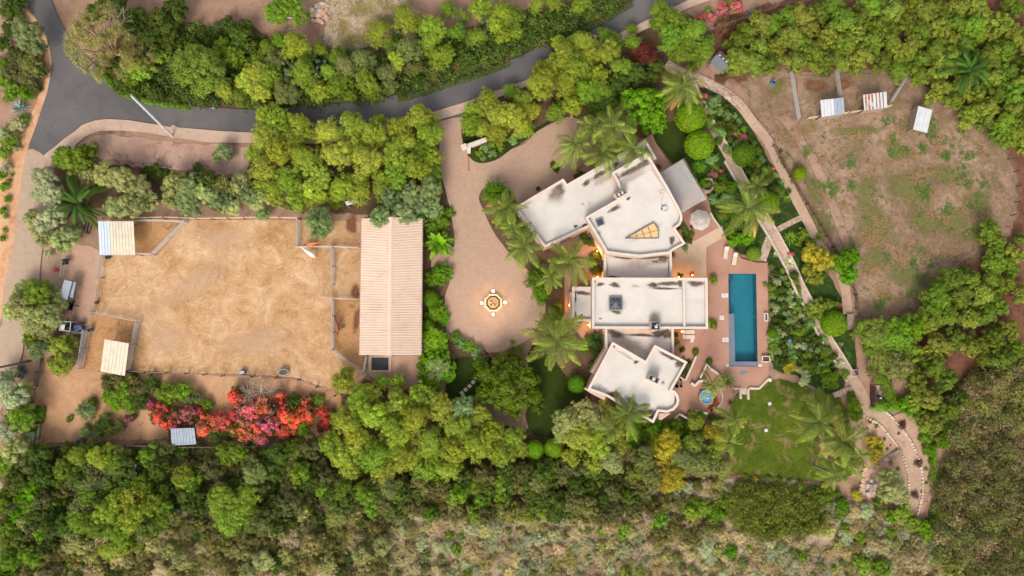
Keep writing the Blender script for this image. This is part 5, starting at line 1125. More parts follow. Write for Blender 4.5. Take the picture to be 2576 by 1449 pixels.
o = MB().box((0, 0, .2), (.5, .45, .4), R(20), .04).build('crate', MAT['yellow'], loc=at(164, 1112, .2, .05)); tag(o, 'small yellow-green crate at the edge of the lower woodland', 'crate')
r_ = empty('garden_cart', at(205, 1109, .4, .05), R(10), 'dark teal garden cart at the edge of the lower woodland', 'cart'); MB().box((0, 0, .5), (1.2, .6, .4), 0, .08).build('tray', plain('dark_teal', (40, 66, 72), .5), r_)
for sy in (-.35, .35): MB().tube((0, sy - .05, .22), (0, sy + .05, .22), .22, None, 12).build('wheel', MAT['tyre'], r_)
# ------------------------------------------------------------------ plants: meshes built once, shared by every plant of the kind
def leaf_quads(rg, pos, nrm, ls, asp, droop=0.0, outd=None):
    n = len(pos)
    nrm = nrm / np.linalg.norm(nrm, axis=1, keepdims=True)
    t = rg.normal(size=(n, 3))
    if outd is not None: t = t * (1 - droop) + outd * droop * 2.0
    if droop: t[:, 2] -= droop * 0.8
    t -= nrm * np.sum(t * nrm, axis=1, keepdims=True); t /= np.linalg.norm(t, axis=1, keepdims=True) + 1e-9
    b = np.cross(nrm, t)
    L = (ls * rg.uniform(.65, 1.35, n))[:, None]; Wd = L * asp
    q = np.stack([pos - t * L, pos + b * Wd - t * L * .1, pos + t * L, pos - b * Wd - t * L * .1], axis=1)
    return q.reshape(-1, 3)
def crown_mesh(name, seed, Rr, H, z0, nl, lr, n, ls, asp=.5, droop=0.0, mat='leaf', flat=.8, jit=.5, fill=.72, shell=.7, low=.25, tonemix=.5, sub=14, rag=.5):
    rg = np.random.default_rng(seed)
    C = []
    ph = rg.uniform(0, 6.28, 3)
    for k in range(nl):
        th = k * 2.39996 + rg.uniform(-.4, .4); rho = math.sqrt((k + .35) / nl) * fill * Rr
        rho *= 1 + .14 * math.sin(2 * th + ph[0]) + .12 * math.sin(3 * th + ph[1])
        zz = z0 + H * (1 - (rho / Rr) ** 2 * .85) * rg.uniform(.72, 1.0)
        if rg.random() < low: zz -= H * .35
        C.append((rho * math.cos(th), rho * math.sin(th), zz, lr * rg.uniform(.72, 1.3), rg.random()))
    C = np.array(C)
    # each lobe carries leaf sprays on its surface; leaves sit on the sprays
    ns = np.maximum(7, (sub * (C[:, 3] / C[:, 3].mean()) ** 2).astype(int)); li = np.repeat(np.arange(nl), ns); m_ = len(li)
    e = rg.normal(size=(m_, 3)); e[:, 2] = e[:, 2] * .9 + .45; e /= np.linalg.norm(e, axis=1, keepdims=True)
    sc_ = C[li, :3] + e * (C[li, 3] * rg.uniform(shell, 1.02 + rag * rg.random(m_) ** 2, m_))[:, None] * np.array([1, 1, flat])
    sr = C[li, 3] * rg.uniform(.22, .50, m_) * (14.0 / sub) ** .4; st = rg.random(m_)
    idx = rg.choice(m_, n, p=sr ** 2 / (sr ** 2).sum())
    d = rg.normal(size=(n, 3)); d[:, 2] += .3; d /= np.linalg.norm(d, axis=1, keepdims=True)
    pos = sc_[idx] + d * (sr[idx] * (.55 + .5 * rg.random(n) ** .6))[:, None] * np.array([1, 1, .8])
    if droop: pos[:, 2] -= droop * .5 * np.sum((pos - sc_[idx])[:, :2] ** 2, axis=1) ** .5
    q = leaf_quads(rg, pos, d * .75 + e[idx] * .75 + jit * rg.normal(size=(n, 3)), ls, asp, droop, e[idx] + .5 * d)
    tone = np.clip(tonemix * (.5 * C[li[idx], 4] + .5 * st[idx]) + (1 - tonemix) * rg.random(n), 0, 1)
    me = nmesh(name, q, 4, MAT[mat], {'tone': tone})
    return me, C
def trunk_mesh(name, C, z0, r0, mat, k=6, lean=.3, seed=0):
    rg = random.Random(seed); m = MB()
    fork = Vector((rg.uniform(-.2, .2), rg.uniform(-.2, .2), max(.5, z0 * .55)))
    m.path([(0, 0, -.2), tuple(fork * .5), tuple(fork)], [r0 * 1.25, r0, r0 * .85], 7)
    for i in range(0, len(C), max(1, len(C) // k)):
        e = Vector(C[i, :3]); mid = fork.lerp(e, .55) + Vector((rg.uniform(-.3, .3), rg.uniform(-.3, .3), .2))
        m.path([tuple(fork), tuple(mid), tuple(e)], [r0 * .6, r0 * .38, r0 * .12], 5)
    return pymesh(name, m.v, m.f, MAT[mat])
LIB = {}
def lib(kind, nvar, Rr, z0, trunk=None, bark='bark', **k):
    LIB[kind] = []
    for i in range(nvar):
        me, C = crown_mesh(kind + '_crown', hash(kind) % 999 if False else sum(map(ord, kind)) * 7 + i, Rr, k['H'], z0, k['nl'] + (i % 3) * 2, k['lr'], k['n'], k['ls'], k.get('asp', .5), k.get('droop', 0), k.get('mat', 'leaf'), k.get('flat', .8), k.get('jit', .5), k.get('fill', .72), k.get('shell', .7), k.get('low', .25), k.get('tm', .6), k.get('sub', 14))
        tr = trunk_mesh(kind + '_trunk', C, z0, trunk, bark, k.get('limbs', 6), .3, i) if trunk else None
        LIB[kind].append((me, tr, Rr, z0 + k['H'] * .7))
lib('pepper', 5, 3.2, 3.2, .22, H=3.2, nl=20, lr=1.08, n=11200, ls=0.152, asp=.34, droop=.45, jit=.45, flat=.85, low=.35, sub=15)
lib('broad', 4, 3.0, 2.4, .2, H=3.0, nl=22, lr=.82, n=9800, ls=0.144, asp=.5, jit=.5, sub=10)
lib('citrus', 4, 2.4, 1.2, .14, H=2.6, nl=16, lr=.72, n=8050, ls=0.137, asp=.4, jit=.5, low=.3, sub=11)
lib('plume', 4, 2.8, 2.2, .16, H=3.0, nl=17, lr=.85, n=9450, ls=0.228, asp=.17, droop=.6, jit=.35, low=.3, sub=12)
lib('ficus', 2, 4.8, 1.2, .4, H=4.8, nl=60, lr=.9, n=26250, ls=0.137, asp=.55, jit=.45, fill=.86, sub=10)
lib('oak', 2, 4.6, 2.6, .35, H=4.2, nl=48, lr=1.0, n=22750, ls=0.137, asp=.42, jit=.5, fill=.82, sub=12)
lib('shrub', 4, 1.5, .25, None, H=1.2, nl=11, lr=.52, n=3850, ls=0.099, asp=.5, jit=.5, sub=9)
lib('scrub', 5, 1.7, .1, None, H=1.0, nl=12, lr=.55, n=3500, ls=0.167, asp=.13, jit=.7, droop=.3, shell=.5, sub=8)
lib('bush', 3, 2.2, .2, None, H=1.7, nl=20, lr=.62, n=7350, ls=0.137, asp=.32, jit=.55, sub=9)
lib('flowers', 3, 1.6, .3, None, H=1.5, nl=13, lr=.55, n=4900, ls=0.106, asp=.6, mat='flower', jit=.6, tm=.7, sub=9)
lib('sparse', 2, 6.5, 7.0, .42, bark='pale_bark', H=4.5, nl=44, lr=1.0, n=18375, ls=0.198, asp=.17, droop=.5, jit=.7, shell=.2, fill=.9, limbs=16, sub=9)
lib('bright', 2, 4.2, 2.8, .3, H=3.6, nl=44, lr=.72, n=14000, ls=0.198, asp=.62, jit=.45, fill=.84, sub=8)
def topiary(name, seed, Rr, H, n=7500, ls=.08, sq=.5):
    rg = np.random.default_rng(seed)
    d = rg.normal(size=(n, 3)); d /= np.linalg.norm(d, axis=1, keepdims=True)
    e = np.sign(d) * np.abs(d) ** sq
    sc2 = 1.0 / np.maximum(np.linalg.norm(e[:, :2], axis=1), .001)
    k = np.minimum(1.0, sc2); pos = d * np.array([Rr, Rr, H / 2]) * (1 + .02 * rg.normal(size=(n, 1))); pos[:, 2] = np.where(pos[:, 2] > 0, np.abs(d[:, 2]) ** .75 * H / 2, pos[:, 2]) + H / 2 + .1
    q = leaf_quads(rg, pos, d + .45 * rg.normal(size=(n, 3)), ls, .55)
    me = nmesh(name, q, 4, MAT['leaf'], {'tone': rg.random(n)})
    core = MB(); v = []; N = 20
    for j in range(11):
        t = math.pi * j / 10
        for i in range(N): v.append((Rr * .93 * math.sin(t) * math.cos(6.2832 * i / N), Rr * .93 * math.sin(t) * math.sin(6.2832 * i / N), H / 2 + .1 + H / 2 * .93 * math.cos(t)))
    f = [(j * N + i, (j + 1) * N + i, (j + 1) * N + (i + 1) % N, j * N + (i + 1) % N) for j in range(10) for i in range(N)]
    return me, pymesh(name + '_core', v, f, MAT['leaf'], True)
TOP = topiary('clipped', 5, 1.7, 2.6)
rp = random.Random(99)
COLR = {  # object colours (linear-ish from sRGB targets), alpha = amount of yellow tips
    'yg': ((150, 164, 54), .6), 'yg2': ((136, 158, 50), .5), 'gy': ((160, 172, 66), .7), 'gr': ((118, 146, 42), .45), 'dk': ((84, 102, 34), .35),
    'ol': ((128, 136, 74), .35), 'pale': ((164, 170, 108), .4), 'blue': ((134, 150, 96), .35), 'cit': ((130, 142, 56), .95), 'cit2': ((108, 128, 42), .8), 'viv': ((102, 144, 16), .4),
    'lime': ((118, 156, 20), .45), 'ficus': ((92, 122, 14), .5), 'oak': ((130, 146, 58), .55), 'scr': ((160, 154, 96), .35), 'scr2': ((190, 178, 132), .3), 'scr3': ((122, 120, 66), .35), 'dry': ((196, 178, 142), .2), 'sage': ((176, 182, 140), .2),
    'brush': ((124, 120, 62), .5), 'brushd': ((100, 104, 56), .35), 'maroon': ((110, 56, 40), .2), 'purp': ((112, 84, 76), .1), 'pink': ((220, 120, 132), .0), 'red': ((228, 100, 76), .0), 'gold': ((172, 162, 50), .5), 'euc': ((152, 146, 82), .4), 'brown': ((124, 92, 66), .1), 'agave': ((150, 166, 150), .0), 'aloe': ((132, 160, 92), .2), 'vari': ((196, 206, 168), .2)}
def col(c, v=.17):
    (r, g, b), a = COLR[c]; k = 1.10 + rp.uniform(-v, v); L = lin(r, g, b)
    return (L[0] * k * rp.uniform(.95, 1.06), L[1] * k, L[2] * k * rp.uniform(.9, 1.1), a)
NAMES = {'pepper': 'pepper_tree', 'broad': 'broadleaf_tree', 'citrus': 'orchard_tree', 'plume': 'olive_tree', 'ficus': 'ficus_tree', 'oak': 'oak_tree', 'shrub': 'shrub', 'scrub': 'scrub_bush', 'bush': 'bush', 'flowers': 'flowering_shrub', 'sparse': 'eucalyptus_tree', 'bright': 'broadleaf_tree'}
LM = [(230, 92, 'the eucalyptus'), (490, 165, 'the dome-shaped tree'), (805, 35, 'the rock pile'), (984, 722, 'the barn'), (1241, 762, 'the fountain'), (1283, 972, 'the huge round tree'), (1580, 560, 'the main wing'), (1640, 760, 'the middle wing'), (1600, 960, 'the lower wing'), (1868, 800, 'the pool'), (1370, 1130, 'the two clipped balls'), (1960, 1090, 'the lower lawn'), (2200, 1215, 'the flagstone patio'), (2206, 996, 'the pump yard'), (2430, 175, 'the date palm'), (2094, 270, 'the half white shelter'), (2200, 255, 'the rusty shelter'), (2320, 300, 'the lone white shelter'), (1815, 153, 'the grey shed'), (294, 600, 'the corner shelter'), (288, 900, 'the tilted shelter'), (185, 820, 'the tractor'), (460, 1098, 'the ribbed shed roof'), (640, 1040, 'the bougainvillea'), (380, 290, 'the utility pole'), (1195, 362, 'the entrance wall'), (1712, 226, 'the tall palm'), (985, 1275, 'the bare grey fan'), (1960, 1290, 'the olive thicket'), (2220, 880, 'the broad grey-green trees'), (2300, 1240, 'the gravel path end'), (2300, 560, 'the pasture'), (200, 512, 'the dark date palm'), (1620, 1395, 'the grey dead brush'), (1340, 30, 'the upper road'), (800, 290, 'the road'), (2280, 1375, 'the silvery dead brush'), (75, 1070, 'the long planters'), (1618, 262, 'the vivid tree'), (555, 1240, 'the middle grey twigs'), (250, 1215, 'the left grey twigs'), (330, 1185, 'the small bare twigs'), (110, 1370, 'the grey twiggy brush'), (1780, 466, 'the urn basin'), (1762, 553, 'the parasol'), (1884, 520, 'the large garden palm'), (2014, 435, 'the small pasture ball'), (1776, 998, 'the hot tub'), (2102, 814, 'the stairs dome'), (1988, 762, 'the striped agaves'), (1840, 300, 'the upper garden path'), (25, 1210, 'the curved trunk'), (1310, 1270, 'the dry pale brush'), (2000, 1440, 'the bottom straw brush'), (1260, 1420, 'the bottom dry brush'), (700, 1250, 'the woodland middle'), (450, 1300, 'the woodland hollow'), (850, 1380, 'the lower woodland edge'), (420, 1400, 'the bottom left brush')]
def where(x, y):
    lx, ly, nm = min(LM, key=lambda q: (q[0] - x) ** 2 + (q[1] - y) ** 2); dx, dy = x - lx, y - ly; d = math.hypot(dx, dy)
    a = math.degrees(math.atan2(-dy, dx)) % 360; w_ = ['right of', 'above right of', 'above', 'above left of', 'left of', 'below left of', 'below', 'below right of'][int((a + 22.5) // 45) % 8]
    return ('just ' if d < 55 else ('far ' if d > 150 else '')) + w_ + ' ' + nm
def sized(r_): return 'small' if r_ < 20 else ('big' if r_ > 40 else 'mid-sized')
STOP = {'in', 'on', 'between', 'along', 'above', 'below', 'beside', 'over', 'at', 'of', 'with', 'right', 'left', 'around', 'just', 'among', 'within', 'under', 'near', 'behind', 'overhanging', 'scattered', 'edging', 'outside', 'hanging'}
def SHORT(label, it):
    """kind phrase of the label + size + where it stands"""
    w_ = label.split(' '); k = next((i for i, a in enumerate(w_) if i >= 2 and a in STOP), len(w_))
    k = max(k, 2); return sized(it[2]) + ' ' + ' '.join(w_[:k]) + ' ' + where(it[0], it[1])
def plant(kind, x, y, rpx, c, label, group=None, cat=None, hz=None, name=None):
    me, tr, R0, hm = rp.choice(LIB[kind])
    s = rpx / 16.0 / R0 * .90; hz = hz or rp.uniform(.85, 1.15)
    hh = hm * s * hz; s *= (CAM_H - hh) / CAM_H
    p = P(x, y, hh); nm = name or NAMES[kind]
    cat = cat or ('tree' if tr else ('bush' if 'bush' in nm else 'shrub'))
    if tr:
        root = empty(nm, (p.x, p.y, 0.05), rp.uniform(0, 6.28), label, cat, group); root.scale = (s, s, s * hz)
        mesh_obj('trunk', tr, root); o = mesh_obj('crown', me, root)
    else:
        root = o = mesh_obj(nm, me, None, (p.x, p.y, 0.03)); root.rotation_euler.z = rp.uniform(0, 6.28); root.scale = (s, s, s * hz); tag(root, label, cat, group)
    o.color = col(c); return root
def plants(kind, c, items, label, group=None, **k):
    for it in items:
        cc = it[3] if len(it) > 3 else (rp.choice(c) if isinstance(c, (list, tuple)) else c)
        lb = label
        if len(items) > 5:
            lb = SHORT(label, it)
        plant(kind, it[0], it[1], it[2], cc, lb, group, **k)
def fill(poly, spacing, specs, seed, label, group, avoid=None, jitter=.5, maxn=400):
    """scatter plants in a survey polygon; specs: [(weight, kind, colour(s), rmin, rmax)]"""
    rg = random.Random(seed); xs = [p[0] for p in poly]; ys = [p[1] for p in poly]; pts = []; tries = 0
    while tries < 6000 and len(pts) < maxn:
        tries += 1; x, y = rg.uniform(min(xs), max(xs)), rg.uniform(min(ys), max(ys))
        if not inside((x, y), poly) or any((x - a) ** 2 + (y - b) ** 2 < spacing ** 2 for a, b in pts): continue
        if avoid and any((x - a) ** 2 + (y - b) ** 2 < r * r for a, b, r in avoid): continue
        pts.append((x, y))
    for x, y in pts:
        t = rg.random() * sum(s_[0] for s_ in specs); sp_ = specs[-1]
        for s_ in specs:
            t -= s_[0]
            if t <= 0: sp_ = s_; break
        cc = rg.choice(sp_[2]) if isinstance(sp_[2], (list, tuple)) else sp_[2]
        lb = label[sp_[1]] if isinstance(label, dict) else label; r_ = rg.uniform(sp_[3], sp_[4]); lb = SHORT(lb, (x, y, r_))
        plant(sp_[1], x, y, r_, cc, lb, group if not isinstance(label, dict) else group + ' (' + sp_[1] + ')')
    return len(pts)
# --- stands of trees, north of the road
g = 'trees in the belt above the road'
plants('oak', 'oak', [(490, 165, 82)], 'broad dome-shaped green tree beside the road bend at upper left')
plants('plume', 'blue', [(65, 85, 48)], 'feathery pale green tree at the left edge above the lane', hz=1.2)
plants('sparse', 'euc', [(230, 92, 112)], 'big thin-crowned eucalyptus with bare limbs over the road fork', hz=1.0)
plants('sparse', 'euc', [(335, 128, 62)], 'smaller thin eucalyptus overhanging the road fork', hz=.9)
plants('broad', 'dk', [(330, 45, 42), (400, 55, 52), (290, 12, 40), (370, 100, 40), (440, 20, 36), (300, 150, 40), (420, 100, 36), (250, 30, 40)], 'dark green broadleaf tree in the thicket right of the eucalyptus', 'dark thicket trees')
plants('broad', ['yg2', 'gr'], [(350, 172, 40), (395, 140, 30), (320, 190, 26)], 'lighter green tree between the eucalyptus and the dome tree', 'light thicket trees')
plants('shrub', 'dk', [(300, 215, 26), (345, 232, 24), (395, 240, 24), (438, 250, 18), (270, 180, 18), (330, 215, 26), (375, 225, 24)], 'dark hedge shrub along the inside of the road bend', 'hedge along the road bend')
plants('broad', ['dk', 'gr'], [(598, 92, 36), (570, 62, 26), (612, 62, 24), (590, 140, 34), (630, 118, 26), (560, 112, 28)], 'green tree just right of the dome-shaped tree', 'trees right of the dome tree')
plants('pepper', ['gy', 'pale', 'gr'], [(622, 200, 40), (560, 222, 30), (645, 178, 34), (600, 240, 28), (650, 225, 36)], 'pale yellow-green tree overhanging the road shoulder', 'pale roadside trees')
plants('plume', 'gr', [(722, 14, 56), (690, 30, 34)], 'feathery green tree at the top edge beside the rock pile', 'trees by the rock pile')
plants('pepper', ['gr', 'yg2', 'yg', 'ol'], [(670, 120, 26), (740, 112, 42), (690, 152, 32), (676, 190, 36), (800, 122, 24), (762, 186, 44), (720, 228, 40), (852, 140, 30), (872, 168, 36), (912, 152, 38), (918, 202, 38), (850, 208, 38), (878, 236, 24), (800, 228, 34), (770, 150, 26), (700, 100, 26), (830, 180, 28), (790, 200, 30), (938, 224, 22), (650, 150, 26)], 'bright green tree in the belt between road and dry meadow', g)
plants('pepper', ['ol', 'gy'], [(972, 186, 34), (1030, 122, 38), (985, 212, 22), (1000, 150, 30), (1040, 170, 26)], 'olive-yellow tree in the belt above the road', g + ' (olive)')
plants('pepper', ['yg', 'yg2', 'gr'], [(950, 82, 38), (1025, 48, 44), (1090, 62, 40), (1128, 22, 26), (1112, 140, 38), (1082, 102, 38), (1198, 92, 30), (1212, 18, 36), (1262, 28, 36), (1268, 84, 26), (1150, 80, 28), (1165, 40, 20), (1240, 60, 26), (1290, 40, 34), (1296, 84, 24), (1460, 8, 30), (1350, 12, 24), (1395, 5, 26), (985, 110, 24)], 'lime-tinged tree at the top of the picture above the road', 'lime-tinged trees above the road')
plants('bush', ['dk', 'dk', 'scr3'], [(1090, 185, 24), (1130, 185, 22), (1175, 155, 26), (1230, 140, 26), (1260, 120, 26), (1180, 120, 22), (1210, 150, 20), (1330, 90, 28), (1370, 60, 28), (1300, 125, 20), (1410, 60, 26), (1440, 45, 24), (1480, 25, 26), (1340, 50, 26), (1390, 90, 20), (1290, 70, 26), (1050, 200, 22), (1010, 235, 18), (1070, 215, 18), (940, 255, 14), (730, 175, 24), (830, 250, 18), (1150, 170, 20), (1530, 10, 22), (1420, 30, 24), (1500, 40, 16), (1150, 120, 24), (1060, 75, 26), (1000, 90, 20)], 'dark shrub in the hedge along the upper kerb of the road', 'dark hedge above the road')
# --- stand below the road / above the barn
g = 'yellow-green stand above the barn'
plants('pepper', ['yg', 'gy', 'yg2', 'yg'], [(700, 298, 42), (755, 318, 40), (662, 340, 44), (820, 332, 44), (882, 312, 42), (942, 335, 40), (1000, 318, 38), (1052, 292, 40), (1078, 340, 42), (700, 372, 48), (770, 402, 48), (850, 390, 48), (920, 402, 48), (990, 388, 48), (1042, 415, 44), (660, 422, 40), (722, 450, 44), (790, 470, 40), (862, 470, 40), (640, 380, 30), (905, 455, 36), (960, 450, 36), (1085, 400, 34), (735, 345, 36), (810, 440, 36), (1020, 355, 36), (670, 300, 34), (690, 268, 20), (660, 285, 26), (1090, 300, 22), (895, 360, 36), (745, 495, 34), (690, 485, 34), (955, 300, 18), (840, 495, 34), (905, 485, 34), (790, 500, 26), (655, 465, 30), (960, 480, 30)], 'yellow-green tree in the dense stand between road and barn', g)
plants('plume', 'blue', [(1042, 492, 44), (1082, 478, 40), (1020, 540, 46), (965, 545, 42), (1085, 525, 34), (985, 500, 36), (1050, 555, 28), (930, 560, 22)], 'blue-green plumed tree hanging over the top of the barn roof', 'plumed trees over the barn roof')
plants('plume', 'blue', [(800, 555, 48)], 'drooping blue-green tree overhanging the horse pens', hz=1.2)
plants('plume', 'blue', [(806, 578, 26)], 'low hanging bough-like tree edge beside the chestnut horse', hz=.9)
plants('pepper', 'gr', [(1060, 375, 38), (1000, 440, 40), (1090, 440, 30)], 'mid green tree on the driveway side of the stand above the barn', 'driveway side trees')
# --- olives along the arena top and lane
g = 'pale olive trees above the arena'
plants('plume', ['pale', 'blue', 'pale'], [(255, 440, 42), (215, 440, 26), (305, 450, 40), (345, 470, 42), (325, 510, 42), (285, 520, 36), (370, 505, 30), (440, 460, 42), (480, 470, 40), (470, 510, 40), (520, 480, 38), (550, 500, 36), (600, 460, 36), (620, 490, 36), (650, 500, 34), (580, 520, 30), (430, 500, 30), (660, 540, 22)], 'pale grey-green tree in the row along the top of the arena', g)
plants('broad', ['dk', 'scr3'], [(520, 455, 34), (560, 470, 34), (540, 510, 30)], 'darker olive-green tree in the row along the top of the arena', g + ' (dark)')
plants('plume', ['pale', 'pale', 'sage'], [(110, 450, 40), (130, 490, 36), (95, 490, 24), (130, 540, 36), (150, 530, 26), (75, 545, 26), (110, 560, 34), (150, 600, 40), (110, 600, 30), (180, 590, 30), (120, 640, 14), (90, 575, 24)], 'pale olive tree beside the lane left of the arena', 'olives along the lane')
plants('broad', 'gr', [(185, 405, 46), (215, 385, 32), (150, 395, 32)], 'fresh green tree at the corner of road and lane', 'corner trees by the lane')
plants('plume', ['pale', 'gr', 'pale'], [(90, 740, 46), (45, 770, 38), (120, 790, 40), (80, 800, 44), (140, 770, 30), (55, 730, 30), (110, 830, 30), (25, 785, 26), (140, 740, 24), (75, 850, 24)], 'pale olive tree over the lane beside the yard', 'olives beside the yard')
plants('plume', 'blue', [(90, 880, 30), (105, 870, 22)], 'grey-green small tree below the tractor', 'small trees below the tractor')
plants('plume', ['pale', 'sage', 'gr'], [(25, 1000, 46), (50, 1050, 42), (20, 1080, 40), (60, 980, 30), (10, 950, 30), (30, 1130, 40), (10, 1170, 34), (70, 1100, 22), (35, 1190, 26)], 'pale tree at the left edge beside the lower lane', 'pale trees at the lower left edge')
plants('broad', 'cit', [(150, 875, 34), (125, 860, 22), (155, 920, 36), (135, 910, 26), (180, 860, 22)], 'yellow-green citrus tree left of the tilted cream shelter', 'citrus left of the shelter', name='citrus_tree')
# --- west edge
plants('broad', 'dk', [(25, 25, 34), (20, 75, 26), (5, 110, 26), (40, 5, 26)], 'dark tree at the top left corner', 'trees in the top left corner')
plants('bush', ['scr3', 'ol', 'brushd'], [(75, 158, 40), (40, 140, 30), (100, 180, 26), (60, 195, 32), (95, 130, 22), (25, 180, 30), (85, 215, 22)], 'olive-brown bush on the bank left of the road', 'bushes left of the road')
plants('shrub', ['gr', 'viv'], [(30, 225, 26), (65, 235, 22), (10, 205, 22), (20, 245, 18), (5, 160, 24)], 'fresh green shrub on the bank left of the road', 'green shrubs left of the road')
plants('shrub', ['sage', 'dk', 'gr'], [(45, 312, 24), (60, 300, 16), (10, 330, 16), (25, 355, 26), (8, 385, 22), (15, 420, 16), (20, 350, 20), (40, 370, 14)], 'sage-coloured shrub below the big agave by the road', 'shrubs below the big agave')
plants('shrub', ['viv', 'gr'], [(5, 440, 14), (10, 470, 14), (18, 500, 12), (8, 530, 12), (22, 455, 8), (30, 440, 6), (15, 545, 8), (12, 580, 8), (5, 600, 10)], 'bright green weed clump on the dirt bank at the left edge', 'weeds on the dirt bank')
# --- trees right of the driveway mouth
g = 'trees right of the driveway mouth'
plants('pepper', ['gr', 'yg2', 'yg', 'gr'], [(1192, 272, 28), (1226, 256, 38), (1182, 308, 34), (1252, 330, 34), (1315, 250, 32), (1362, 205, 42), (1420, 140, 46), (1408, 105, 26), (1475, 112, 44), (1448, 170, 48), (1482, 222, 42), (1530, 132, 42), (1545, 100, 30), (1560, 170, 34), (1500, 190, 42), (1592, 105, 26), (1285, 228, 24), (1360, 168, 24), (1440, 105, 28), (1520, 85, 22), (1440, 260, 36), (1400, 280, 30), (1590, 70, 18), (1480, 140, 36), (1330, 280, 34), (1520, 230, 34)], 'green tree on the verge between road and forecourt', g)
plants('pepper', ['gy', 'yg'], [(1290, 290, 48), (1425, 215, 42), (1250, 285, 36), (1385, 175, 34), (1410, 150, 34), (1320, 320, 28), (1350, 225, 30), (1215, 320, 26)], 'yellowing tree on the verge between road and forecourt', g + ' (yellow)')
plants('pepper', 'gr', [(1690, 48, 50), (1738, 82, 46), (1722, 122, 48), (1660, 20, 30), (1770, 120, 34), (1690, 90, 40), (1750, 150, 30), (1650, 60, 20), (1785, 105, 22)], 'green tree beside the pink flowering shrubs at the road edge', 'trees beside the pink shrubs')
plants('pepper', 'maroon', [(1622, 130, 34), (1640, 150, 22), (1600, 120, 20)], 'dark red leaved tree among the green verge trees', 'maroon tree group')
plants('broad', 'dk', [(1600, 180, 36), (1560, 210, 36), (1650, 170, 28), (1640, 195, 26), (1530, 260, 36), (1500, 270, 30)], 'dark green tree behind the vivid green tree', 'dark trees behind the vivid tree')
plants('bright', 'viv', [(1618, 262, 66)], 'vivid green round tree beside the tall palm above the house', hz=.95)
plants('bright', 'viv', [(1640, 305, 42)], 'smaller vivid green tree crown nearest the pergola lawn', hz=.8)
# --- orchard top right
fill([(1842, 150), (1850, 100), (1900, 60), (1990, 40), (2080, 18), (2200, 8), (2330, 4), (2440, 14), (2560, 60), (2600, 70), (2600, 380), (2540, 340), (2470, 290), (2430, 250), (2380, 235), (2310, 205), (2250, 165), (2150, 155), (2020, 170), (1900, 175)], 36, [(5, 'citrus', ['cit', 'cit', 'cit2'], 34, 46), (2, 'citrus', ['cit2', 'gr'], 34, 44)], 11, 'yellow-tipped orchard tree in the block above the pasture', 'orchard trees above the pasture', avoid=[(2430, 175, 26)])
plants('citrus', ['cit', 'cit2'], [(2400, 250, 36), (2440, 290, 34), (2480, 300, 34), (2520, 340, 34), (2560, 350, 34), (2290, 175, 26), (1860, 140, 34), (1850, 170, 26), (2060, 165, 28), (2560, 20, 28), (2540, 5, 26)], 'yellow-tipped orchard tree on the fringe of the upper orchard', 'orchard fringe trees')
# --- orchard right
plants('citrus', ['cit', 'cit2', 'cit2'], [(2340, 750, 40), (2370, 720, 34), (2400, 700, 40), (2440, 700, 34), (2420, 750, 40), (2380, 790, 40), (2340, 810, 36), (2470, 740, 38), (2500, 700, 34), (2440, 800, 36), (2480, 790, 36), (2520, 770, 30), (2540, 830, 34), (2500, 850, 38), (2400, 850, 40), (2360, 870, 44), (2440, 870, 40), (2350, 920, 40), (2380, 950, 40), (2310, 960, 38), (2340, 1000, 40), (2300, 1010, 26), (2520, 900, 40), (2560, 880, 30), (2480, 900, 30), (2530, 720, 30), (2560, 640, 30), (2545, 680, 26), (2500, 640, 30), (2380, 1040, 36), (2350, 1060, 34), (2420, 1010, 30), (2330, 1070, 26), (2570, 740, 30), (2570, 600, 20)], 'orange-tipped orchard tree on the red earth at the right', 'orchard trees at the right')
plants('broad', 'gr', [(2490, 580, 34), (2510, 610, 30), (2500, 660, 36), (2540, 660, 24)], 'fresh green tree at the lower right corner of the pasture', 'green trees at the pasture corner')
plants('pepper', 'gr', [(2360, 745, 36), (2345, 780, 30)], 'clear green tree below the pasture fence end', 'green trees below the pasture fence')
plants('oak', ['oak', 'gr'], [(2204, 838, 50), (2262, 848, 54), (2228, 905, 44)], 'broad grey-green tree between garden path and right orchard', 'broad trees by the garden path', hz=.8)
plants('broad', 'viv', [(2300, 828, 40)], 'bright green crown on the right flank of the broad grey-green trees')
plants('broad', ['ol', 'gr'], [(2265, 915, 44), (2172, 832, 20), (2182, 880, 18), (2165, 812, 12), (2290, 880, 34), (2194, 932, 18)], 'smaller grey-green tree around the broad trees by the path', 'small trees by the garden path')
plants('citrus', ['cit', 'gold'], [(2065, 648, 44), (2050, 690, 34), (2090, 660, 30)], 'golden-tipped tree between the two garden paths', 'golden trees between the paths')
plants('broad', 'viv', [(2118, 660, 34), (2140, 690, 30), (2150, 650, 22), (2135, 640, 26)], 'bright green tree at the lower left corner of the pasture', 'bright trees at the pasture corner')
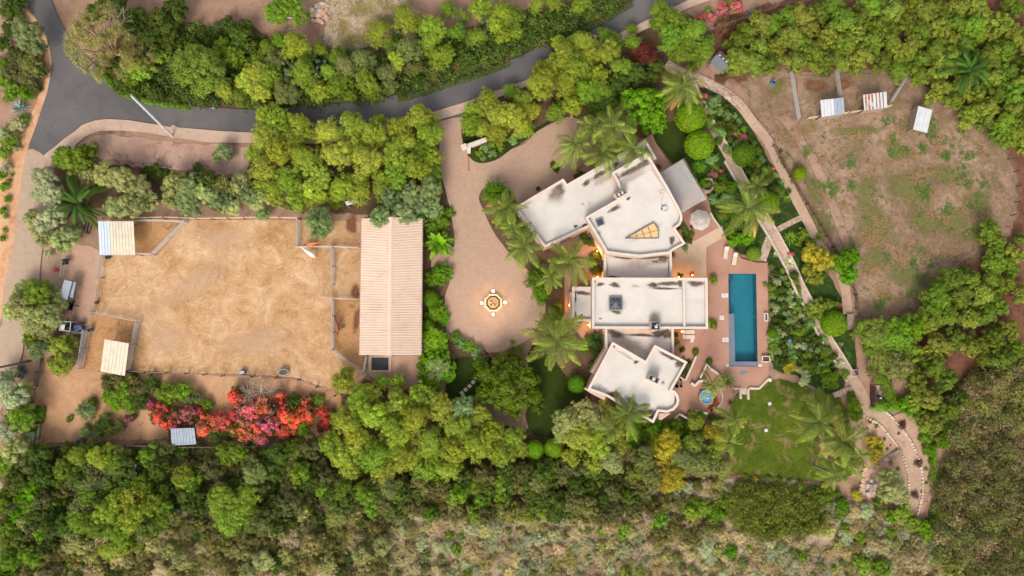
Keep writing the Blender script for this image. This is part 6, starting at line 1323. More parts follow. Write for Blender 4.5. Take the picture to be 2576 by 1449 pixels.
# --- row in front of barn and circle
plants('bright', 'viv', [(1112, 690, 32), (1090, 700, 26), (1100, 780, 30), (1085, 795, 20), (1115, 800, 22)], 'bright green leafy tree in the row right of the barn', 'leafy trees right of the barn', name='leafy_tree', hz=.6)
plants('broad', 'lime', [(1097, 855, 38)], 'yellow-lime tree at the lower right corner of the barn', hz=.7)
plants('bright', 'viv', [(1095, 905, 44), (1075, 935, 36), (1120, 930, 36), (1090, 960, 34)], 'green tree with pale bare branches below the barn corner', 'branchy trees below the barn', hz=.7)
plants('bush', 'gr', [(1100, 540, 30), (1115, 560, 22), (1085, 570, 24), (1130, 535, 18)], 'mixed grey-green bush right of the upper barn', 'bushes right of the upper barn')
plants('ficus', 'ficus', [(1283, 972, 98)], 'huge round dark green tree beside the turning circle', hz=.85)
plants('broad', ['dk', 'ficus'], [(1250, 490, 42), (1270, 540, 34), (1300, 580, 34), (1350, 700, 34), (1360, 735, 30), (1395, 790, 28)], 'dark green tree in the bed between forecourt and house', 'dark trees in the house bed', hz=.6)
plants('shrub', ['gr', 'aloe'], [(1142, 850, 16), (1160, 862, 18), (1180, 872, 20), (1200, 885, 18), (1150, 838, 10), (1215, 900, 14), (1280, 890, 12)], 'low shrub edging the bottom of the turning circle', 'shrubs edging the circle')
plants('flowers', 'pink', [(1214, 885, 9), (1240, 893, 8), (1225, 897, 6)], 'small pink flowers at the bottom of the turning circle', 'pink flowers at the circle')
# --- big stand bottom middle
g = 'yellow-green stand below the barn and house'
plants('pepper', ['yg', 'yg2', 'gy', 'yg'], [(860, 960, 38), (900, 1010, 44), (870, 1060, 44), (925, 990, 36), (960, 960, 22), (940, 1050, 44), (1000, 1020, 44), (1060, 1000, 44), (1110, 1030, 44), (1040, 1060, 46), (990, 1090, 48), (900, 1110, 46), (830, 1120, 40), (870, 1150, 44), (940, 1150, 48), (1010, 1150, 48), (1080, 1120, 48), (1150, 1080, 44), (1140, 1130, 46), (1200, 1120, 44), (1240, 1090, 40), (1260, 1140, 40), (1290, 1100, 34), (1070, 1180, 40), (960, 1190, 40), (1130, 1180, 36), (880, 1190, 30), (1210, 1050, 34), (1310, 1130, 26), (1000, 960, 24)], 'yellow-green tree in the dense stand below the barn', g)
plants('plume', 'blue', [(1165, 1030, 40), (1180, 1060, 34), (1155, 1095, 30)], 'blue-green plumed tree within the stand below the barn', 'blue-green trees below the barn')
plants('pepper', ['yg', 'gy', 'pale'], [(1430, 1060, 40), (1470, 1040, 44), (1510, 1060, 40), (1455, 1100, 44), (1500, 1120, 44), (1545, 1090, 36), (1490, 1170, 36), (1540, 1160, 36), (1440, 1150, 30), (1560, 1120, 30), (1520, 1020, 26), (1410, 1090, 26)], 'pale yellow-green tree below the lower wing of the house', 'trees below the lower wing')
plants('pepper', ['gold', 'cit', 'ol'], [(1680, 1130, 48), (1720, 1160, 46), (1690, 1200, 44), (1620, 1150, 40), (1640, 1200, 36), (1740, 1120, 36), (1770, 1170, 38), (1800, 1140, 34), (1820, 1180, 30), (1600, 1190, 30), (1790, 1090, 26), (1750, 1060, 26), (1810, 1100, 26)], 'golden-olive tree in the stand left of the lower lawn', 'golden stand left of the lawn')
plants('broad', ['dk', 'ficus'], [(1590, 1100, 34), (1640, 1090, 36), (1690, 1085, 36), (1600, 1060, 28), (1740, 1090, 26), (1650, 1060, 24), (1560, 1050, 24)], 'dark green tree under the lower terrace wall', 'dark trees under the terrace wall', hz=.7)
plants('broad', ['dk', 'dk', 'gr', 'scr3'], [(1165, 1205, 34), (1220, 1195, 34), (1275, 1180, 34), (1330, 1190, 32), (1385, 1185, 32), (1420, 1200, 30), (1300, 1215, 30), (1110, 1215, 30), (1245, 1225, 28), (1360, 1220, 28)], 'dark green tree in the shade below the clipped balls and lower stand', 'dark trees below the lower stand')
# --- bougainvillea bank
g = 'bougainvillea on the bank below the arena'
plants('flowers', ['pink', 'red', 'red'], [(400, 1040, 30), (430, 1060, 34), (470, 1050, 32), (380, 1020, 18), (325, 1055, 16), (510, 1070, 34), (550, 1065, 32), (500, 1040, 22), (600, 1000, 32), (620, 1040, 40), (660, 1030, 36), (640, 1070, 40), (680, 1060, 38), (700, 1030, 34), (730, 1050, 36), (610, 1080, 34), (660, 1095, 30), (720, 1080, 32), (770, 1040, 30), (590, 1050, 26), (770, 1010, 20), (700, 1000, 22), (480, 1080, 22), (440, 1085, 20)], 'pink-red bougainvillea mound on the bank below the arena', g)
plants('flowers', 'red', [(818, 1040, 22), (825, 1065, 20), (808, 1070, 16)], 'separate red bougainvillea at the right end of the bank', g + ' (right end)')
plants('broad', 'lime', [(275, 1005, 24), (290, 1020, 18), (270, 990, 14)], 'lime-yellow shrub left of the bougainvillea', 'lime shrubs by the bougainvillea', name='lime_shrub', hz=.6)
plants('bush', ['dk', 'scr3', 'gr'], [(310, 990, 34), (345, 980, 30), (380, 965, 26), (420, 990, 34), (460, 985, 30), (490, 1005, 26), (350, 1010, 28), (300, 960, 24), (330, 955, 20), (270, 965, 20), (520, 1020, 20), (740, 1010, 26), (760, 1080, 26), (540, 1095, 24), (570, 1090, 22), (720, 1105, 20), (410, 1020, 20), (325, 1025, 22), (800, 1010, 20)], 'green bush among the bougainvillea below the arena', 'green bushes among the bougainvillea')
plants('bush', ['cit2', 'ol', 'blue', 'dk'], [(215, 1035, 30), (262, 1065, 30), (230, 1015, 18), (300, 1070, 18), (215, 1085, 20), (275, 1085, 20), (180, 1050, 7), (173, 1055, 9), (245, 1095, 18)], 'round bush on the warm dirt left of the bougainvillea', 'round bushes on the warm dirt')
# --- bottom woodland
g = 'lower woodland'
wl = {'pepper': 'yellow-green tree in the woodland along the lower left', 'broad': 'dark green tree in the woodland along the lower left', 'bush': 'dark olive bush in the woodland along the lower left', 'scrub': 'grey-brown brushwood bush in the woodland along the lower left', 'plume': 'grey-green plumed tree in the woodland along the lower left'}
plants('pepper', ['yg2', 'yg', 'gr'], [(250, 1150, 36), (200, 1150, 34), (290, 1160, 34), (330, 1250, 44), (290, 1260, 36), (270, 1290, 42), (330, 1300, 44), (240, 1320, 38), (300, 1340, 40), (350, 1220, 34), (380, 1270, 34), (220, 1250, 34), (560, 1260, 44), (600, 1290, 46), (570, 1310, 42), (620, 1250, 36), (640, 1310, 34), (460, 1200, 34), (280, 1380, 34), (320, 1370, 30)], wl['pepper'], g + ' (big yellow-green)')
fill([(95, 1130), (330, 1128), (780, 1130), (830, 1200), (1000, 1220), (1000, 1290), (700, 1330), (450, 1340), (60, 1330), (40, 1200)], 30, [(3, 'broad', ['dk', 'dk', 'brushd', 'gr'], 26, 42), (2, 'bush', ['dk', 'scr3', 'brushd', 'scr'], 22, 34), (1, 'pepper', ['ol', 'gr'], 26, 38)], 21, wl, g)
fill([(0, 1190), (50, 1180), (120, 1260), (80, 1449), (0, 1449)], 26, [(3, 'broad', ['gr', 'viv', 'dk'], 22, 32), (2, 'bush', ['scr', 'dk'], 20, 30)], 22, wl, g)
fill([(0, 1300), (450, 1340), (700, 1330), (960, 1300), (960, 1460), (0, 1460)], 27, [(4, 'bush', ['scr', 'scr3', 'brush', 'dk'], 20, 36), (3, 'scrub', ['scr', 'scr3', 'dry'], 24, 36), (1, 'plume', ['scr', 'pale'], 24, 34)], 23, wl, g)
# --- bottom centre chaparral
cl = {'bush': 'olive-green bush in the chaparral along the bottom edge', 'scrub': 'pale grey-green brushwood in the chaparral along the bottom edge', 'broad': 'green small tree in the chaparral along the bottom edge', 'shrub': 'small bright shrub in the chaparral along the bottom edge', 'plume': 'grey plumed bush in the chaparral along the bottom edge', 'pepper': 'yellow-green tree in the chaparral along the bottom edge'}
fill([(1000, 1215), (1400, 1200), (1560, 1210), (1600, 1240), (1400, 1300), (1100, 1300), (960, 1290)], 28, [(3, 'broad', ['dk', 'scr3', 'gr'], 26, 38), (2, 'bush', ['brush', 'scr3', 'yg2'], 22, 34)], 31, cl, 'chaparral trees')
fill([(1290, 1180), (1420, 1160), (1620, 1220), (1620, 1300), (1380, 1290)], 26, [(3, 'broad', ['dk', 'brushd'], 26, 36), (2, 'bush', ['brush', 'scr3'], 24, 34)], 32, cl, 'chaparral trees')
fill([(960, 1290), (1380, 1300), (1620, 1290), (1850, 1340), (2100, 1380), (2350, 1340), (2420, 1449), (2420, 1470), (950, 1470)], 24, [(7, 'scrub', ['scr2', 'sage', 'scr', 'dry', 'sage', 'scr2'], 14, 25), (2, 'bush', ['scr', 'ol', 'scr2'], 11, 20), (1, 'shrub', ['yg2', 'gr', 'sage'], 9, 18)], 33, cl, 'chaparral bushes')
plants('bush', ['gr', 'viv', 'yg2'], [(1740, 1290, 26), (1770, 1280, 24), (1805, 1290, 26), (1720, 1270, 20), (1660, 1310, 26), (1610, 1220, 26), (1590, 1250, 22), (1570, 1330, 20), (1840, 1390, 20), (2080, 1250, 26), (2120, 1270, 22), (2270, 1290, 30), (2300, 1320, 26), (2350, 1310, 20), (2240, 1300, 20), (2210, 1265, 16), (2330, 1330, 30), (2220, 1430, 30), (2170, 1425, 26)], 'fresh green bush scattered in the chaparral below the lawn', 'fresh green chaparral bushes')
plants('bush', ['brush', 'scr3'], [(1680, 1260, 30), (1640, 1280, 30), (1700, 1330, 30), (1740, 1350, 30), (1660, 1350, 28), (1780, 1330, 26), (1810, 1330, 20)], 'dark olive bush in the gully left of the thicket', 'gully bushes')
# --- right chaparral
def brush_mass(name, label, poly, spacing, seed, cols, rmin=.7, rmax=1.5, nl=260, ls=.22, asp=.22):
    """thicket nobody could count: many leafy mounds joined into one object"""
    rg = np.random.default_rng(seed); xs = [p[0] for p in poly]; ys = [p[1] for p in poly]; pts = []
    for _ in range(9000):
        x, y = rg.uniform(min(xs), max(xs)), rg.uniform(min(ys), max(ys))
        if inside((x, y), poly) and all((x - a) ** 2 + (y - b) ** 2 > spacing ** 2 for a, b in pts): pts.append((x, y))
    qs = []; ts = []
    for x, y in pts:
        r_ = rg.uniform(rmin, rmax); h = r_ * rg.uniform(.9, 1.8); p = P(x, y, h * .6); t0 = rg.random(); n = int(nl * r_ ** 2)
        d = rg.normal(size=(n, 3)); d[:, 2] = np.abs(d[:, 2]) * 1.1 - .15; d /= np.linalg.norm(d, axis=1, keepdims=True)
        k = 1 + .34 * np.sin(5 * d[:, 0] + x) * np.sin(5 * d[:, 1] + y)
        pos = np.array([p.x, p.y, .1]) + d * (rg.uniform(.6, 1.05, n) * k)[:, None] * np.array([r_, r_, h])
        ln = np.array([rg.normal() * .5, rg.normal() * .5, .2])
        qs.append(leaf_quads(rg, pos, d + .6 * rg.normal(size=(n, 3)), ls, asp, .3, d + ln)); ts.append(np.clip(.55 * t0 + .45 * rg.random(n), 0, 1))
    o = mesh_obj(name, nmesh(name, np.concatenate(qs), 4, MAT['leaf'], {'tone': np.concatenate(ts)})); o.color = cols; return tag(o, label, 'brush', kind='stuff')
RB = [(2395, 1010), (2440, 965), (2500, 935), (2620, 905), (2620, 1480), (2400, 1480), (2365, 1350), (2385, 1250), (2405, 1150)]
brush_mass('brush', 'dense dark olive brush along the right edge', RB, 21, 41, lin(144, 132, 88)[:3] + (.5,), .8, 2.1)
brush_mass('brush', 'greener bushes mixed into the brush along the right edge', RB, 40, 43, lin(126, 132, 66)[:3] + (.6,), 1.2, 2.6)
brush_mass('brush', 'brown twiggy bushes mixed into the brush along the right edge', RB, 46, 44, lin(172, 148, 112)[:3] + (.3,), .9, 2.0)
brush_mass('brush', 'dark green bushes mixed into the brush along the right edge', RB, 52, 46, lin(100, 106, 56)[:3] + (.3,), 1.2, 2.6)
brush_mass('brush', 'fine olive foliage of the wide thicket below the lawn', [(1835, 1250), (1870, 1215), (1960, 1230), (2060, 1240), (2090, 1280), (2070, 1330), (1990, 1345), (1930, 1350), (1870, 1335), (1830, 1290)], 11, 45, lin(114, 124, 44)[:3] + (.6,), .6, 1.3)
fill([(1938, 670), (1990, 680), (2060, 820), (2130, 945), (2090, 935), (2000, 930), (1940, 900)], 15, [(4, 'shrub', ['dk', 'gr', 'aloe'], 8, 15), (1, 'shrub', ['sage', 'ol'], 8, 13)], 51, 'green garden shrub in the planted slope right of the pool', 'slope shrubs')
fill([(1740, 240), (1790, 235), (1850, 290), (1930, 410), (1960, 450), (1900, 450), (1830, 390), (1770, 300)], 17, [(4, 'shrub', ['dk', 'gr', 'aloe'], 8, 16)], 52, 'green garden shrub in the bed left of the upper path', 'upper bed shrubs')
fill([(1590, 1215), (1830, 1215), (1840, 1300), (1700, 1310), (1620, 1260)], 24, [(3, 'scrub', ['scr', 'scr2', 'sage'], 16, 26), (3, 'bush', ['scr3', 'brush', 'gr'], 16, 26)], 53, cl, 'gully brush')
fill([(2060, 1270), (2250, 1290), (2340, 1330), (2300, 1400), (2100, 1380)], 22, [(3, 'scrub', ['scr', 'sage', 'scr2'], 15, 26), (2, 'bush', ['scr3', 'gr', 'scr'], 14, 24)], 54, cl, 'chaparral right of the thicket')
brush_mass('undergrowth', 'dark undergrowth beneath the tree belt above the road', [(680, 140), (950, 135), (1290, 60), (1480, 0), (1560, 5), (1440, 68), (1280, 138), (1100, 203), (1000, 228), (780, 258), (660, 262), (550, 258), (420, 240), (330, 200), (380, 120), (440, 70), (520, 60), (660, 90)], 20, 61, lin(92, 112, 44)[:3] + (.4,), .8, 1.6, 200, .2, .4)
plants('bush', 'viv', [(2330, 1100, 20), (2340, 1130, 22), (2360, 1060, 22), (2375, 1110, 26), (2395, 1080, 26), (2320, 1060, 18), (2345, 1160, 12), (2350, 1010, 22), (2300, 1030, 28), (2270, 1020, 22), (2320, 1040, 26)], 'vivid green bush on the outer bank of the curving gravel path', 'vivid bushes by the gravel path')
# --- garden shrubs and flowers
plants('flowers', 'pink', [(1765, 45, 16), (1790, 40, 15), (1822, 20, 22), (1852, 12, 18), (1862, 22, 12)], 'clipped pink flowering shrub on the bank beside the road', 'pink shrubs beside the road')
plants('shrub', 'gr', [(1783, 28, 13), (1848, 18, 14), (1838, 4, 14)], 'clipped green half of the flowering shrubs beside the road', 'green shrubs among the pink ones')
plants('flowers', 'pink', [(1770, 243, 14), (1866, 345, 16), (1850, 335, 8), (1720, 256, 6), (1790, 435, 10), (1815, 430, 8), (1945, 425, 7), (1990, 638, 10), (1905, 430, 8), (2110, 768, 9), (1800, 440, 8)], 'small pink flowering shrub in the garden beds along the path', 'pink shrubs in the garden beds')
plants('bush', 'brown', [(1820, 62, 28), (1845, 55, 18), (1815, 195, 20), (1745, 165, 22), (1850, 70, 14)], 'dead brown spiky bush near the grey shed', 'dead bushes near the shed')
plants('shrub', ['gr', 'dk', 'aloe', 'viv'], [(1800, 255, 20), (1830, 290, 16), (1870, 385, 30), (1850, 320, 14), (1900, 410, 18), (1760, 420, 20), (1790, 400, 20), (1740, 440, 16), (1770, 460, 16), (1810, 470, 22), (1830, 500, 20), (1850, 540, 22), (1820, 540, 18), (1795, 500, 18), (1880, 600, 24), (1850, 600, 22), (1870, 570, 20), (1820, 450, 16), (1840, 470, 18), (1740, 590, 10), (1727, 600, 12), (1724, 625, 10), (1985, 480, 8), (2020, 590, 18), (1950, 480, 20), (1930, 430, 16), (2040, 610, 16), (2010, 610, 12), (1970, 410, 8), (1965, 380, 6)], 'green garden shrub between the pergola and the pasture fence', 'garden shrubs by the pergola')
plants('shrub', ['cit', 'dk', 'gr'], [(2080, 800, 24), (2060, 770, 26), (2090, 770, 22), (2230, 885, 8)], 'dark green shrub beside the upper end of the gravel stairs', 'shrubs by the stairs')
plants('broad', 'cit2', [(2082, 884, 17)], 'round dark shrub on the pool side of the walled path', 'round shrubs by the walled path', name='round_shrub', hz=.6)
plants('broad', ['ficus'], [(2088, 958, 31)], 'large glossy round shrub at the bottom of the walled path', name='round_shrub', hz=.5)
plants('broad', ['ficus'], [(2150, 1020, 26), (2155, 1045, 20), (2140, 995, 14)], 'oval glossy hedge shrub left of the gravel path start', 'oval glossy shrubs', name='round_shrub', hz=.5)
plants('shrub', 'gold', [(1990, 920, 18), (1980, 930, 12)], 'yellow-leaved shrub at the top of the lower lawn', 'yellow shrubs by the lawn')
plants('shrub', ['sage'], [(2028, 945, 16), (2022, 960, 14), (2015, 930, 12)], 'silver-lilac shrub at the top of the lower lawn', 'silver shrubs by the lawn')
plants('shrub', ['viv', 'gr', 'gold'], [(1962, 1212, 11), (1900, 1205, 9), (2015, 1225, 14), (2050, 1235, 15), (2080, 1230, 15), (2105, 1240, 12), (1875, 1200, 8), (1935, 1205, 9), (2155, 1245, 17), (1985, 1215, 9)], 'clipped bright shrub in the hedge at the bottom of the lawn', 'hedge at the bottom of the lawn')
plants('shrub', 'gold', [(2205, 1140, 20), (2195, 1110, 18), (2215, 1120, 14), (2200, 1160, 14), (2240, 1165, 7), (2230, 1185, 8), (2245, 1195, 7)], 'golden-yellow shrub above the flagstone patio', 'golden shrubs by the patio')
plants('plume', 'pale', [(2250, 1225, 42), (2230, 1240, 30), (2265, 1250, 30), (2240, 1200, 26)], 'pale airy tree over the right of the flagstone patio', 'pale trees by the patio')
plants('scrub', 'purp', [(2270, 1070, 14), (2310, 1165, 14), (2302, 1245, 14), (2260, 1090, 6)], 'small purple-brown plant on the outer edge of the gravel path', 'purple plants by the gravel path')
plants('shrub', ['gr', 'aloe'], [(2188, 1062, 6), (2205, 1070, 6), (2215, 1110, 5), (2225, 1105, 5), (2232, 1130, 5), (2200, 1098, 5), (2260, 1180, 6), (2330, 1180, 6), (2325, 1140, 5), (2318, 1235, 5), (2330, 1215, 5)], 'tiny green plant in the dirt bed beside the gravel path', 'tiny plants by the gravel path')
plants('flowers', 'red', [(2204, 1074, 3.5), (2240, 1120, 3), (1792, 978, 9), (1800, 1010, 10), (1788, 1030, 9), (1927, 903, 8), (1740, 688, 7)], 'small red potted flowers around the hot tub terrace and patio', 'red flowers')
plants('shrub', ['gr', 'dk'], [(1718, 905, 10), (1730, 915, 12), (1723, 935, 10), (1724, 710, 7), (1710, 693, 9), (1702, 860, 10), (1716, 880, 9), (1700, 842, 8), (1735, 1038, 9), (1755, 1050, 14), (1790, 1050, 12), (1735, 1070, 20), (1700, 1075, 20), (1760, 1075, 16), (1800, 1020, 10), (1810, 1060, 14)], 'green shrub in the planters around the lower terrace', 'terrace planter shrubs')
plants('shrub', 'dk', [(1727, 590, 12), (1735, 605, 10), (1742, 570, 8), (1705, 572, 8)], 'dark clipped hedge clump in the corner of the main wing', 'hedge clumps by the main wing')
plants('shrub', 'gr', [(1795, 703, 14), (1792, 815, 15), (1945, 830, 14), (1942, 860, 8), (1925, 715, 8), (1760, 500, 5)], 'round potted shrub on the pool deck', 'potted shrubs on the pool deck')
plants('broad', 'dk', [(1495, 650, 20), (1500, 680, 18), (1490, 610, 16), (1470, 600, 16), (1500, 640, 14), (1510, 870, 18), (1500, 890, 18), (1480, 850, 14), (1470, 880, 16), (1490, 920, 14)], 'dark leafy plant in the house courtyards', 'courtyard plants', name='courtyard_plant', hz=.5)
plants('shrub', 'dk', [(1392, 415, 12), (1400, 425, 10), (1462, 440, 14), (1450, 445, 10), (1354, 475, 7), (1190, 690, 0.1)][:-1], 'dark shrub at the foot of the front palms', 'shrubs below the front palms')
plants('shrub', ['gr', 'aloe'], [(1220, 370, 16), (1205, 385, 12), (1235, 360, 14), (1240, 385, 14), (1215, 398, 10), (1290, 352, 14), (1310, 340, 12), (1260, 370, 12), (1180, 333, 10, 'maroon')], 'garden shrub on the grass tongue behind the entrance wall', 'shrubs behind the entrance wall')
# weeds on the bare bank and beside fences
plants('plume', 'blue', [(560, 378, 26), (545, 395, 16), (575, 392, 16)], 'thin grey-green sapling on the bare bank by the road', 'saplings on the bare bank')
plants('bush', 'dk', [(395, 432, 30), (500, 422, 18), (318, 418, 8), (370, 435, 20)], 'dark green bush below the bare bank fence', 'bushes below the bare bank')
# --- clipped topiary
def clipped(x, y, rpx, c, label, group='clipped topiary balls', hz=1.0, sx=1.0):
    s = rpx / 16 / 1.7; p = P(x, y, 2.0 * s * hz)
    root = empty('topiary', (p.x, p.y, .02), rp.uniform(0, 6.28), label, 'topiary', group); root.scale = (s, s * sx, s * hz)
    cc = col(c, .05)
    for nm, me in (('foliage', TOP[0]), ('core', TOP[1])):
        o = mesh_obj(nm, me, root); o.color = cc
    root['kind'] = 'thing'; del root['kind']
for x, y, r_, c, lb in [(1740, 291, 38, 'lime', 'upper of the two large lime-green clipped domes by the tall palm'), (1762, 361, 36, 'lime', 'lower of the two large lime-green clipped domes by the walled path'), (1935, 508, 26, 'lime', 'lime-green clipped ball half hidden beside the garden palm'), (2014, 435, 17, 'lime', 'small lime-green clipped ball alone at the pasture fence'), (2102, 814, 31, 'lime', 'large lime-green clipped dome between walled path and stairs'), (1345, 1133, 24, 'lime', 'left of the two clipped balls below the circle lawn'), (1395, 1130, 25, 'lime', 'right of the two clipped balls below the circle lawn'), (1452, 967, 22, 'viv', 'green clipped ball beside the lower wing wall'), (1082, 750, 21, 'ficus', 'upper dark clipped dome right of the barn'), (1077, 818, 17, 'ficus', 'lower dark clipped dome right of the barn'), (1898, 637, 18, 'gr', 'grey-green clipped ball at the top of the pool deck'), (1750, 885, 8, 'ficus', 'small clipped ball at the top of the plank walk'), (1785, 909, 8, 'ficus', 'small clipped ball on the right of the plank walk'), (1945, 838, 13, 'ficus', 'dark clipped ball right of the pool'), (1874, 388, 28, 'ficus', 'dark green clipped dome left of the pasture fence'), (1760, 1048, 14, 'viv', 'clipped ball outside the zigzag terrace wall')]:
    clipped(x, y, r_, c, lb)
# --- hedges
def hedge(pts, width, h, c, label, n_per=140, rnd_top=True):
    rg = np.random.default_rng(len(label) + int(pts[0][0])); w_ = [P(x, y, h * .8) for x, y in pts]; o0 = w_[0]
    q = []; tones = []
    for a, b in zip(w_[:-1], w_[1:]):
        L = (b - a).to_2d().length; n = int(L * n_per * (width + 2 * h) * .5); d = (b - a).to_2d().normalized(); nn = Vector((-d.y, d.x))
        t = rg.random(n); th = rg.uniform(-.15, math.pi + .15, n); wob = 1 + .16 * np.sin(t * L * 2.1 + rg.uniform(0, 6)) * np.sin(th * 3)
        off = np.cos(th) * width / 2 * wob; zz = np.clip(np.sign(np.sin(th)) * np.abs(np.sin(th)) ** .6, 0, 1) * h * wob + rg.normal(size=n) * .05
        px = (a.x - o0.x) + (b.x - a.x) * t + nn.x * off; py = (a.y - o0.y) + (b.y - a.y) * t + nn.y * off
        nr = np.stack([nn.x * np.cos(th), nn.y * np.cos(th), np.sin(th) + .2], 1) + .5 * rg.normal(size=(n, 3))
        q.append(leaf_quads(rg, np.stack([px, py, zz], 1), nr, .11, .55)); tones.append(rg.random(n))
    me = nmesh('hedge', np.concatenate(q), 4, MAT['leaf'], {'tone': np.concatenate(tones)})
    o = mesh_obj('hedge', me, None, (o0.x, o0.y, 0.02)); o.color = col(c); return tag(o, label, 'hedge')
hedge([(248, 170), (262, 190), (280, 212), (302, 232), (335, 244), (380, 256), (430, 264), (478, 269)], 1.0, .7, 'viv', 'bright green ivy strip along the inside of the road bend')
hedge([(2205, 948), (2230, 955), (2240, 985), (2245, 1010), (2248, 1022)], 1.7, 1.8, 'viv', 'thick green hedge right of the pool pump yard')
hedge([(2196, 1020), (2230, 1025), (2262, 1020), (2285, 1010)], 1.6, 1.7, 'viv', 'thick green hedge below the pool pump yard')
hedge([(1730, 588), (1722, 575), (1714, 560)], .9, .9, 'dk', 'dark low hedge against the notch of the main wing')
hedge([(1000, 248), (1060, 233), (1120, 213), (1200, 188), (1280, 158)], 1.1, .6, 'dk', 'green strip along the upper edge of the road')
hedge([(1380, 118), (1440, 90), (1510, 52), (1560, 22), (1590, 5)], 1.2, .9, 'dk', 'dark trimmed hedge on the upper side of the road near the top edge')
hedge([(2350, 1120), (2352, 1160), (2350, 1190), (2345, 1215)], .9, 1.0, 'viv', 'narrow green hedge strip beside the outer bank')
for (x0, y0, x1, y1), lb in (((95, 1025, 95, 1060), 'green hedge bed in the upper long planter at the lower left'), ((84, 1070, 80, 1105), 'green hedge bed in the middle long planter at the lower left'), ((72, 1118, 66, 1165), 'wide ribbed green hedge at the lower left')):
    hedge([(x0, y0), (x1, y1)], 1.7 if 'wide' not in lb else 2.5, .9, 'ficus', lb)
# ------------------------------------------------------------------ palms, agaves, cacti, dead wood
def frond_mesh(name, L, rise, droop, nl, ll, seed, w0=.035, twist=.5):
    """pinnate frond along +x from the crown"""
    rg = np.random.default_rng(seed); m_v = []; tones = []
    ts = np.linspace(0, 1, 15)
    def pt(t): return np.array([L * (t - .10 * t * t), 0, rise * math.sin(min(1, t * 1.25) * math.pi * .62) * 1.0 - droop * t ** 2.4])
    P_ = [pt(t) for t in ts]
    for i in range(14):
        a, b = P_[i], P_[i + 1]; w_a, w_b = w0 * (1 - ts[i] * .8), w0 * (1 - ts[i + 1] * .8)
        m_v += [a + [0, w_a, 0], a - [0, w_a, 0], b - [0, w_b, 0], b + [0, w_b, 0]]; tones.append(.75)
    for k in range(nl):
        t = .1 + .9 * (k + .5) / nl; p = pt(t); d = pt(min(1, t + .03)) - pt(max(0, t - .03)); d /= np.linalg.norm(d)
        l = ll * math.sin(math.pi * (.12 + .80 * t)) ** .7
        for s in (-1, 1):
            ang = R(58 - 26 * t) + rg.uniform(-.12, .12); dz = rg.uniform(-.8, .5) - .3
            dr = d * math.cos(ang) + np.array([0, s, 0]) * math.sin(ang) + np.array([0, 0, dz * twist]); dr /= np.linalg.norm(dr)
            sd = np.cross(dr, [0, 0, 1]); sd /= np.linalg.norm(sd) + 1e-9; wl = .022 * L / 2.6
            mid = p + dr * l * .55; tip = p + dr * l * .94 + np.array([0, 0, -l * .42])
            m_v += [p - sd * wl * .5, mid - sd * wl, tip, mid + sd * wl]; tones.append(float(np.clip(.05 + .7 * t + rg.uniform(-.3, .3), 0, 1)))
    return nmesh(name, np.array(m_v), 4, MAT['leaf'], {'tone': np.array(tones)})
FR = [frond_mesh('palm_frond', 3.5, .35, 2.4, 42, .84, 11), frond_mesh('palm_frond', 3.0, 1.6, .6, 40, .78, 12), frond_mesh('palm_frond', 3.4, .9, 1.4, 44, .92, 1), frond_mesh('palm_frond', 3.4, 1.3, .9, 44, .92, 2), frond_mesh('palm_frond', 3.2, .5, 1.9, 42, .86, 3)]
FD = [frond_mesh('date_frond', 3.6, .9, 1.2, 60, .55, 4, .05), frond_mesh('date_frond', 3.6, 1.5, .5, 60, .55, 5, .05)]
tm = MB(); hgt = 6.0
for i in range(14):
    z = i * hgt / 14; rr = .2 - .05 * i / 14
    tm.tube((0, 0, z), (0, 0, z + hgt / 14 - .02), rr * 1.06, rr * .97, 10)
PT = pymesh('palm_trunk', tm.v, tm.f, MAT['palm_trunk'])
def palm(x, y, rpx, label, group='feather palms around the house', n=15, c=(104, 132, 44), tip=.9, date=False, h=6.0, cat='palm', dead=0):
    s = rpx / 16 / 3.1; hh = h * (1 if h < 3 else 1); p = P(x, y, hh); s *= (CAM_H - hh) / CAM_H
    root = empty('palm_tree', (p.x, p.y, .02), rp.uniform(0, 6.28), label, cat, group); root.rotation_euler.x = rp.uniform(-.06, .06); root.rotation_euler.y = rp.uniform(-.06, .06)
    t = mesh_obj('trunk', PT, root); t.scale = (1.1 if date else .9, 1.1 if date else .9, hh / 6.0)
    for k in range(n):
        inner = k >= n * .62
        me = rp.choice(FD if date else FR)
        o = mesh_obj('frond', me, root, (0, 0, hh - .05)); el = rp.uniform(-.8, -.3) if inner else rp.uniform(-.2, .34)
        o.rotation_euler = (rp.uniform(-.25, .25), el, k * 2.39996 + rp.uniform(-.45, .45))
        q = s * rp.uniform(.68, 1.12) * (.82 if inner else 1); o.scale = (q, q, q)
        L = lin(*c); kk = rp.uniform(.7, 1.3); o.color = (L[0] * kk, L[1] * kk, L[2] * kk, tip)
        if k < dead: L = lin(206, 168, 96); o.color = (L[0], L[1], L[2], 0)
    return root
GP = (124, 140, 60)
